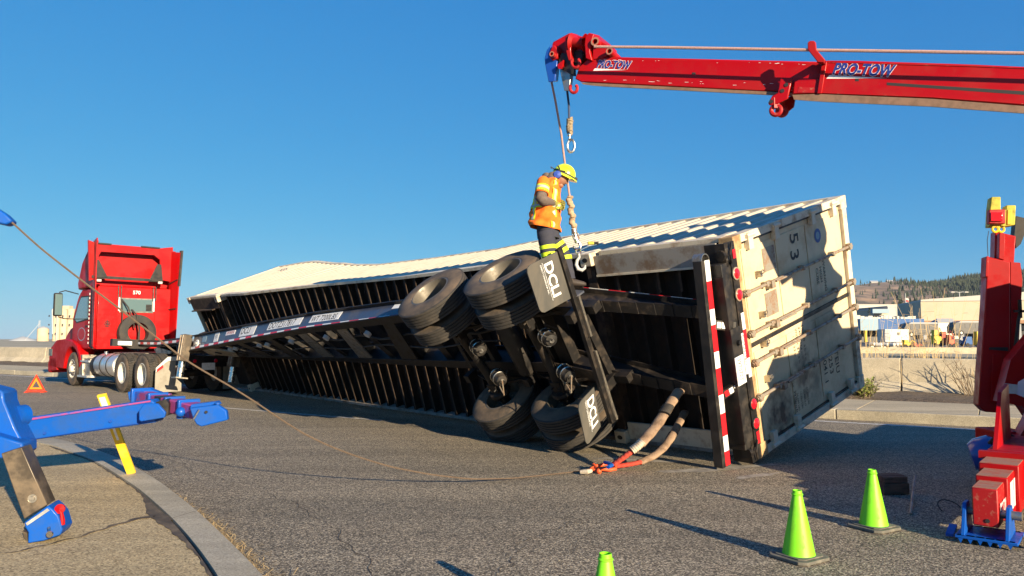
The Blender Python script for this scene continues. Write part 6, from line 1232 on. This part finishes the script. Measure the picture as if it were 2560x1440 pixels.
copy_thing(k1, (2.72, 5.70, 0), 'lime green cone farther back at right, on the edge of the dark shadow', rz=.5); copy_thing(k1, (.43, 3.50, 0), 'lime green cone cut off by the bottom edge of the photo', rz=.3)
k1.rotation_euler = (0, 0, .55)
# ================================================================== WARNING TRIANGLE
tp_ = gp(89, 981); wt = thing('warning_triangle', tp_, 'red and orange reflective warning triangle standing on the road beside the tractor', 'warning triangle')
def tri(r, cz): return [tp_ + V3(r * math.cos(R(a)), .0, cz + r * math.sin(R(a))) for a in (90, 210, 330)]
def triframe(r0, r1, y, th, mt_, nm, par):
    a, b = tri(r0, .19), tri(r1, .19); m = MB()
    for k in range(3): m.prism([a[k] + V3(0, y, 0), a[(k + 1) % 3] + V3(0, y, 0), b[(k + 1) % 3] + V3(0, y, 0), b[k] + V3(0, y, 0)], V3(0, th, 0))
    return m.build(nm, mt_, par, smooth=0)
f_ = triframe(.285, .205, 0, .02, 'triangle_red', 'red_frame', wt); triframe(.205, .125, .004, .012, 'orange_fluo', 'orange_panel', f_)
m = MB(); m.box(tp_ + V3(0, 0, .025), (.52, .05, .03)); m.box(tp_ + V3(-.22, 0, .012), (.04, .22, .02)); m.box(tp_ + V3(.22, 0, .012), (.04, .22, .02)); m.build('stand', 'triangle_red', wt, smooth=0)
# ================================================================== SLINGS AND SHACKLE
def sling(name, segs, label, w_=.105):
    o = thing(name, gp(1570, 1160), label, 'lifting sling', 'lifting slings hanging from the overturned chassis')
    for nm, mt_, pts, ww in segs:
        P_ = smooth_path([at(*p) for p in pts], 24); m = MB(); rad = [ww / 2 * (1 + .05 * math.sin(i * 1.7)) for i in range(24)]; m.tube(P_, rad, 12, ell=(1, .55)); m.build(nm, mt_, o, smooth=50)
    return o
sling('round_sling', [('sling_body', 'sling_brown', [(1716, 955, 8.75), (1697, 978, 8.6), (1672, 1015, 8.4), (1648, 1055, 8.3), (1622, 1088, 8.2), (1600, 1110, 8.15)], .135), ('sling_label', 'sling_label', [(1606, 1104, 8.13), (1592, 1117, 8.12), (1580, 1126, 8.12)], .15), ('sling_eye', 'sling_red', [(1584, 1124, 8.12), (1565, 1139, 8.12), (1548, 1151, 8.13), (1532, 1163, 8.15)], .105), ('dark_wrap', 'rubber', [(1671, 1014, 8.38), (1660, 1034, 8.32)], .145)], 'front thick brown round sling with a white label running down to red webbing and shackle')
sling('round_sling', [('sling_body', 'sling_brown', [(1712, 1030, 9.0), (1703, 1048, 8.85), (1690, 1072, 8.65), (1676, 1098, 8.5), (1658, 1122, 8.35), (1632, 1143, 8.22), (1598, 1156, 8.15)], .10), ('sling_eye', 'sling_red', [(1602, 1155, 8.15), (1580, 1160, 8.12), (1556, 1164, 8.12), (1535, 1166, 8.13)], .085), ('dark_wrap', 'rubber', [(1684, 1083, 8.6), (1672, 1104, 8.48)], .115)], 'rear brown round sling lying in a curve behind the labelled one')
sh = thing('bow_shackle', gp(1505, 1172), 'bright orange bow shackle on the road joining red webbing to the wire rope', 'shackle')
m = MB(); c = gp(1512, 1168, .05); xx = nz(V3(1, .25, 0)); yy = nz(V3(-.25, 1, .25))
m.tube([c + xx * x + yy * y for x, y in [(-.11, .035), (-.04, .05), (.03, .075), (.10, .055), (.125, 0), (.10, -.055), (.03, -.075), (-.04, -.05), (-.11, -.035)]], .018, 10); m.build('bow', 'orange_steel', sh)
m = MB(); m.cyl(c + xx * -.10 + yy * -.075, c + xx * -.10 + yy * .075, .02, 12); m.ball(c + xx * -.1 + yy * -.09, .03); m.build('pin', 'orange_steel', sh)
m = MB(); c2 = gp(1490, 1172, .04); m.tube([c2 + xx * x + yy * y for x, y in [(-.06, 0), (-.02, .035), (.04, .03), (.07, 0), (.04, -.03), (-.02, -.035), (-.06, 0)]], .014, 8); m.build('hook_link', 'orange_steel', sh)
m = MB(); m.tube([gp(1512, 1156, .1), gp(1522, 1158, .11), gp(1530, 1163, .1), gp(1520, 1168, .09)], .02, 8); m.build('blue_strap', 'blue_paint', sh)
# ================================================================== WOOD BLOCK AND BAR IN THE SHADE
wb = thing('wood_block', gp(2237, 1240), 'stack of short rough wooden cribbing blocks lying in the shadow right of the cones', 'wood block'); c = gp(2237, 1236)
wa, wb_ = nz(V3(1, .12, 0)), nz(V3(-.12, 1, 0))
for k, (dx, dy, z, lx, ly, hh_) in enumerate([(0, .1, .055, .25, .27, .10), (.01, .1, .135, .24, .12, .06), (-.005, -.0, .135, .23, .07, .055)]):
    m = MB(); m.box(c + wa * dx + wb_ * dy + Zv * z, (lx, ly, hh_), (wa, wb_, Zv)); m.build('timber', 'wood', wb, smooth=0, bevel=.006)
pb_ = thing('pry_bar', gp(2283, 1240), 'thin grey steel pry bar lying beside the wooden blocks', 'pry bar'); m = MB(); m.tube([gp(2288, 1190, .16), gp(2284, 1215, .10), gp(2279, 1262, .03), gp(2276, 1284, .012)], [.014, .012, .012, .01], 8); m.build('bar', 'rod_grey', pb_)
cw = thing('wire_loop', gp(2385, 1275), 'thin dark cable loop lying on the road beside the blue foot pad', 'cable'); m = MB(); m.tube([gp(2385, 1280) + V3(.09 * math.cos(q), .05 + .09 * math.sin(q), .02 + .05 * math.sin(q)) for q in np.linspace(0, 5.6, 20)], .005, 5); m.build('loop', 'rubber', cw)
m = MB(); rr = random.Random(9)   # road grit: small litter scattered
for k in range(260):
    x, y = rr.uniform(-5, 6), rr.uniform(3.3, 12); s = rr.uniform(.002, .007)
    if x < -1.2 and y < 7.5: continue
    p = V3(x, y, .001); m.add([p + V3(s, 0, 0), p + V3(0, s, s), p + V3(-s, 0, 0), p + V3(0, -s, s * .6), p + V3(0, 0, s * 1.6)], [[0, 1, 4], [1, 2, 4], [2, 3, 4], [3, 0, 4]])
stuff(m.build('road_grit', 'concrete_curb', smooth=0), 'small pale grit and stones scattered on the asphalt', 'grit')
# ================================================================== WORKER
DP = 8.72; PM = DP / FPX
def wp(x, y, dy=0.): 
    p = at(x, y, DP); return p + V3(0, dy, 0)
foot_z = wp(1390, 722)[2]
wk = thing('person', wp(1392, 722), 'worker in orange vest and lime helmet standing on the trailer beside the rope', 'person')
X_, Y_ = V3(1, 0, 0), V3(0, 1, 0)
def limb(pts, rs, n=16, ell=None): m = MB(); m.tube(pts, rs, n, ell=ell); return m
# one continuous body (skin modifier over a joint skeleton)
J_ = {'pel': wp(1368, 583), 'wai': wp(1366, 545), 'che': wp(1370, 490), 'nec': wp(1383, 447), 'hd': wp(1398, 441), 'crown': wp(1408, 428),
      'shR': wp(1357, 463, -.17), 'elR': wp(1350, 508, -.25), 'wrR': wp(1382, 513, -.16), 'haR': wp(1390, 516, -.13),
      'shL': wp(1362, 463, .17), 'elL': wp(1360, 505, .22), 'wrL': wp(1384, 507, .02), 'haL': wp(1392, 508, -.01),
      'hiR': wp(1364, 588, -.09), 'knR': wp(1372, 646, -.10), 'anR': wp(1386, 706, -.08), 'toR': wp(1412, 716, -.09),
      'hiL': wp(1374, 586, .09), 'knL': wp(1410, 633, .09), 'anL': wp(1424, 696, .07), 'toL': wp(1440, 704, .07)}
names = list(J_); ids = {k: i for i, k in enumerate(names)}
E_ = [('pel', 'wai'), ('wai', 'che'), ('che', 'nec'), ('nec', 'hd'), ('hd', 'crown'), ('che', 'shR'), ('shR', 'elR'), ('elR', 'wrR'), ('wrR', 'haR'), ('che', 'shL'), ('shL', 'elL'), ('elL', 'wrL'), ('wrL', 'haL'), ('pel', 'hiR'), ('hiR', 'knR'), ('knR', 'anR'), ('anR', 'toR'), ('pel', 'hiL'), ('hiL', 'knL'), ('knL', 'anL'), ('anL', 'toL')]
rad = dict(pel=.12, wai=.11, che=.12, nec=.052, hd=.07, crown=.07, shR=.055, elR=.04, wrR=.026, haR=.03, shL=.055, elL=.04, wrL=.026, haL=.03, hiR=.075, knR=.05, anR=.035, toR=.025, hiL=.075, knL=.05, anL=.035, toL=.025)
me = bpy.data.meshes.new('body'); bo = bpy.data.objects.new('body', me); C.objects.link(bo); bo.parent = wk; o0 = np.array(wk.location)
me.from_pydata([tuple(J_[k] - o0) for k in names], [(ids[a], ids[b]) for a, b in E_], []); me.materials.append(MT['skin'])
sk = bo.modifiers.new('skin', 'SKIN'); sk.use_smooth_shade = True
for k in names: me.skin_vertices[0].data[ids[k]].radius = (rad[k], rad[k])
me.skin_vertices[0].data[0].use_root = True; ss = bo.modifiers.new('sub', 'SUBSURF'); ss.levels = 1; ss.render_levels = 2
# face
hc = wp(1402, 444); fd = nz(V3(.78, -.12, -.62)); fu = nz(V3(.62, 0, .78)); fs = np.cross(fd, fu)
m = MB(); m.ball(hc, .092, ax=(fd, fs, fu), sc=(1.05, .82, 1.15), n=18); m.ball(hc + fd * .095 - fu * .005, .018, ax=(fd, fs, fu), sc=(1, .8, 1.3), n=8)
m.ball(hc + fd * .05 - fu * .075, .045, ax=(fd, fs, fu), sc=(1, .9, .8), n=10)
for s_ in (-1, 1): m.ball(hc + fs * s_ * .078 - fd * .01, .022, ax=(fd, fs, fu), sc=(.7, .5, 1.2), n=8)
hdm = m.build('head', 'skin', wk, smooth=60)
m = MB()
for s_ in (-1, 1): m.ball(hc + fd * .083 + fs * s_ * .033 + fu * .018, .011, n=8)
m.box(hc + fd * .09 - fu * .045, (.01, .045, .008), (fd, fs, fu)); m.build('eyes_and_mouth', 'cloth_dark', hdm)
m = MB(); m.ball(hc - fd * .03 + fu * .02, .098, ax=(fd, fs, fu), sc=(.95, .86, .95), n=16); m.build('hair', 'boot', hdm, smooth=60)
# helmet
up = nz(V3(.42, -.05, .9)); hf = nz(V3(.9, -.1, -.42)); hsd = np.cross(hf, up); h0_ = wp(1411, 436)
m = MB(); rings = []
for k in range(9):
    t = k / 8 * math.pi / 2; rings.append((h0_ + up * (math.sin(t) * .135) - up * .01, hf * (.135 * math.cos(t) + .003), hsd * (.112 * math.cos(t) + .003)))
rings.insert(0, (h0_ - up * .035, hf * .137, hsd * .114)); m.loft(rings, 0, 28)
brim = [h0_ - up * .028 + hf * .10 + hf * (.075 * math.cos(q)) + hsd * (.10 * math.sin(q)) for q in np.linspace(-1.5, 1.5, 12)]; m.prism(brim, up * .008)
hl = m.build('helmet', 'helmet', wk, smooth=40)
m = MB(); m.loft([(h0_ - up * .012, hf * .1405, hsd * .1175), (h0_ + up * .008, hf * .1395, hsd * .1165)], 0, 28, cap=False); m.build('helmet_band', 'boot', hl)
m = MB(); m.box(h0_ + hf * .145 - up * .002, (.04, .06, .04), (hf, hsd, up)); m.build('head_lamp', 'boot', hl, bevel=.008)
sd = -hsd if hsd[1] > 0 else hsd
m = MB(); q0 = h0_ - hf * .06 + sd * .105 - up * .055; m.lathe([(0, -.03), (.045, -.028), (.05, 0), (.042, .022), (0, .03)], q0, sd, 20); m.build('ear_muff', 'blue_muff', hl)
m = MB(); m.tube([q0 + up * .03, q0 + up * .07 + sd * .012, q0 + up * .1 - hf * .04], .009, 6); m.tube([h0_ - hf * .13 + up * .01, h0_ - hf * .19 + up * .02, h0_ - hf * .17 - up * .0], .006, 5); m.tube([q0 + up * .05 - hf * .01, q0 + up * .07 + hf * .07 + sd * .01], .01, 5); m.build('muff_arm', 'boot', hl)
# hood and jacket collar
m = MB(); m.loft([(wp(1374, 456), X_ * .085, Y_ * .15), (wp(1377, 446), X_ * .085, Y_ * .11), (wp(1383, 437), X_ * .075, Y_ * .085), (wp(1386, 432), X_ * .06, Y_ * .07)], 0, 20); m.ball(wp(1366, 444), .075, sc=(.8, 1.1, .8)); m.ball(wp(1392, 455), .045, sc=(1, 1.2, 1)); m.build('hood', 'cloth_brown', wk, smooth=60)
# vest loft
VR = [(1361, 572, 41, .20, 8), (1361, 556, 39.5, .20, 5), (1363, 535, 37, .195, 2), (1365, 515, 35, .195, 0), (1367, 495, 33.5, .20, 0), (1370, 475, 31, .21, -1), (1373, 461, 27, .20, -2), (1377, 450, 20, .14, -3)]
def VP(t, a, off=0.):   # t along height 0..7, a in degrees: 0 front(+x), -90 towards camera
    i = min(int(t), 6); f = t - i; A_, B_ = VR[i], VR[i + 1]; g = [A_[k] * (1 - f) + B_[k] * f for k in range(5)]
    fold = .011 * math.sin(a / 16. + t * 1.4) * (1 - t / 9) + .006 * math.sin(a / 7. - t * 2.3) + .006 * math.sin(t * 5 + a / 40.); c = wp(g[0], g[1]); ca, sa = math.cos(R(a)), math.sin(R(a)); hw = g[2] * PM
    return c + X_ * ca * (hw + fold + off) + Y_ * sa * (g[3] + fold + off) + Zv * (-ca * g[4] * PM)
m = MB(); n = 120; vs = []; fs_ = []; NT = 44
for i in range(NT + 1):
    for j in range(n): vs.append(VP(i * 7 / NT, j * 3))
for i in range(NT):
    for j in range(n): fs_.append([i * n + j, i * n + (j + 1) % n, (i + 1) * n + (j + 1) % n, (i + 1) * n + j])
fs_.append(list(range((NT) * n, (NT + 1) * n))); m.add(vs, fs_); vest = m.build('vest', 'vest_orange', wk, smooth=60)
def vstrip(t0, t1, a0, a1, mt_, off, nm):
    m = MB(); vs = []; fs_ = []; ni = max(3, int((t1 - t0) * 8) + 1); nj = max(4, int(abs(a1 - a0) / 3) + 1)
    for i in range(ni + 1):
        for j in range(nj + 1): vs.append(VP(t0 + (t1 - t0) * i / ni, a0 + (a1 - a0) * j / nj, off))
    for i in range(ni):
        for j in range(nj): a = i * (nj + 1) + j; fs_.append([a, a + 1, a + nj + 2, a + nj + 1])
    m.add(vs, fs_); return m.build(nm, mt_, vest, smooth=60)
for a in (-58, -140, 58, 140): vstrip(.1, 6.6 if abs(a) < 100 else 6.3, a - 11, a + 11, 'hivis', .006, 'yellow_stripe'); vstrip(.1, 6.5 if abs(a) < 100 else 6.2, a - 5, a + 5, 'reflective', .009, 'silver_stripe')
vstrip(2.5, 3.15, -180, 180, 'hivis', .0075, 'yellow_belt'); vstrip(2.7, 2.95, -180, 180, 'reflective', .0105, 'silver_belt')
# sleeves
for s_, sh_, el_, wr_ in ((-1, 'shR', 'elR', 'wrR'), (1, 'shL', 'elL', 'wrL')):
    a, b, c_ = J_[sh_], J_[el_], J_[wr_]; a2 = a + (a - b) * .02; mid = a + (b - a) * .70
    m = MB(); m.tube([a + Zv * .03 + Y_ * -s_ * .06, a + Y_ * s_ * .005, a + (b - a) * .35, mid], [.06, .078, .078, .082], 18); sl_ = m.build('vest_sleeve', 'vest_orange', wk, smooth=60)
    for f0, f1, mt_, rr_ in ((.28, .60, 'hivis', .081), (.36, .50, 'reflective', .083)):
        m = MB(); m.tube([a + (b - a) * f0, a + (b - a) * f1], rr_, 18, cap=False); m.build('sleeve_band', mt_, sl_)
    m = MB(); m.tube([mid - (b - a) * .1, b + (a - b) * .08 - V3(.0, 0, .0), b + nz(c_ - b) * .04 - Zv * .01, b + (c_ - b) * .5 - Zv * .006, c_], [.064, .07, .067, .056, .040], 16); m.build('jacket_sleeve', 'cloth_brown', wk, smooth=60)
    # gloved hand: palm, four fingers, thumb
    hd_ = nz(J_['haR' if s_ < 0 else 'haL'] - c_); hside = nz(np.cross(hd_, Zv)) * s_; hup = np.cross(hside, hd_); m = MB(); pc = c_ + hd_ * .045
    m.ball(pc, .045, ax=(hd_, hside, hup), sc=(1.15, .55, .95), n=14); m.tube([c_ - hd_ * .03, c_ + hd_ * .02], [.042, .034], 12)
    for k, (lf, off) in enumerate(zip((.075, .085, .08, .062), (.03, .011, -.009, -.028))):
        p0 = pc + hd_ * .035 + hup * off; p1 = p0 + hd_ * lf * .42 - hside * .006; p2 = p1 + hd_ * lf * .22 - hside * lf * .28 - Zv * lf * .15; p3 = p2 - hside * lf * .30 - hd_ * lf * .08
        m.tube([p0, p1, p2, p3], [.0125, .012, .011, .009], 8)
    p0 = pc + hup * .035 - hd_ * .012; m.tube([p0, p0 + hup * .022 + hd_ * .02 - hside * .012, p0 + hup * .02 + hd_ * .045 - hside * .024], [.014, .013, .010], 8); m.build('glove', 'glove', wk, smooth=60)
# trousers
m = MB(); tr = MB(); m.loft([(wp(1370, 560), X_ * .125, Y_ * .165), (wp(1370, 578), X_ * .135, Y_ * .175), (wp(1371, 596), X_ * .13, Y_ * .165)], 0, 20); seat = m.build('trousers', 'cloth_dark', wk, smooth=60)
for s_, hi, kn, an, to in ((-1, 'hiR', 'knR', 'anR', 'toR'), (1, 'hiL', 'knL', 'anL', 'toL')):
    h_, k_, a_ = J_[hi], J_[kn], J_[an]; pts = [h_ + (h_ - k_) * .1, h_ + (k_ - h_) * .35, h_ + (k_ - h_) * .7, k_, k_ + (a_ - k_) * .3, k_ + (a_ - k_) * .7, a_ + (a_ - k_) * .04]; rs = [.105, .102, .092, .083, .082, .078, .074]
    m = MB(); m.tube(smooth_path(pts, 24), [np.interp(i / 23 * 6, range(7), rs) * (1 + .03 * math.sin(i * 1.9 + s_)) for i in range(24)], 18); lg_ = m.build('trouser_leg', 'cloth_dark', wk, smooth=60)
    for f0, f1, mt_, ex_ in (((.50, .98, 'hivis', .004), (.66, .80, 'cloth_dark', .007))):
        P_ = [h_ + (k_ - h_) * f for f in np.linspace(f0, f1, 6)]; m = MB(); m.tube(P_, [np.interp(f * 3, range(4), rs[:4]) * 1.0 + ex_ for f in np.linspace(f0, f1, 6)], 20, cap=False); m.build('leg_band', mt_, lg_, smooth=60)
    P_ = [k_ + (a_ - k_) * f for f in (.10, .25)]; m = MB(); m.tube(P_, [.092, .090], 20, cap=False); m.build('leg_band', 'hivis', lg_, smooth=60)
    t_ = J_[to]; m = MB(); m.tube([a_ + Zv * .05, a_ - Zv * .015], [.062, .062], 14); f_ = nz((t_ - a_) * V3(1, 1, 0)); m.loft([(a_ - f_ * .08 - Zv * .045, Y_ * .042, Zv * .04), (a_ - Zv * .035, Y_ * .048, Zv * .055), (a_ + f_ * .09 - Zv * .05, Y_ * .052, Zv * .042), (a_ + f_ * .17 - Zv * .06, Y_ * .045, Zv * .03), (a_ + f_ * .20 - Zv * .065, Y_ * .025, Zv * .018)], 0, 14); m.build('boot', 'boot', wk, smooth=60)
# ================================================================== HAZE
hz_m = bpy.data.materials.new('haze_air'); hz_m.use_nodes = True; n_ = hz_m.node_tree; n_.nodes.remove(n_.nodes['Principled BSDF']); v_ = n_.nodes.new('ShaderNodeVolumePrincipled')
v_.inputs['Color'].default_value = (.72, .84, 1, 1); v_.inputs['Density'].default_value = .00004; n_.links.new(v_.outputs[0], n_.nodes['Material Output'].inputs['Volume']); MT['haze_air'] = hz_m
m = MB(); m.box((0, 1850, 148), (8040, 4320, 300)); o = m.build('haze', 'haze_air', smooth=0); stuff(o, 'thin pale blue air haze over the far hillside and lot', 'haze')
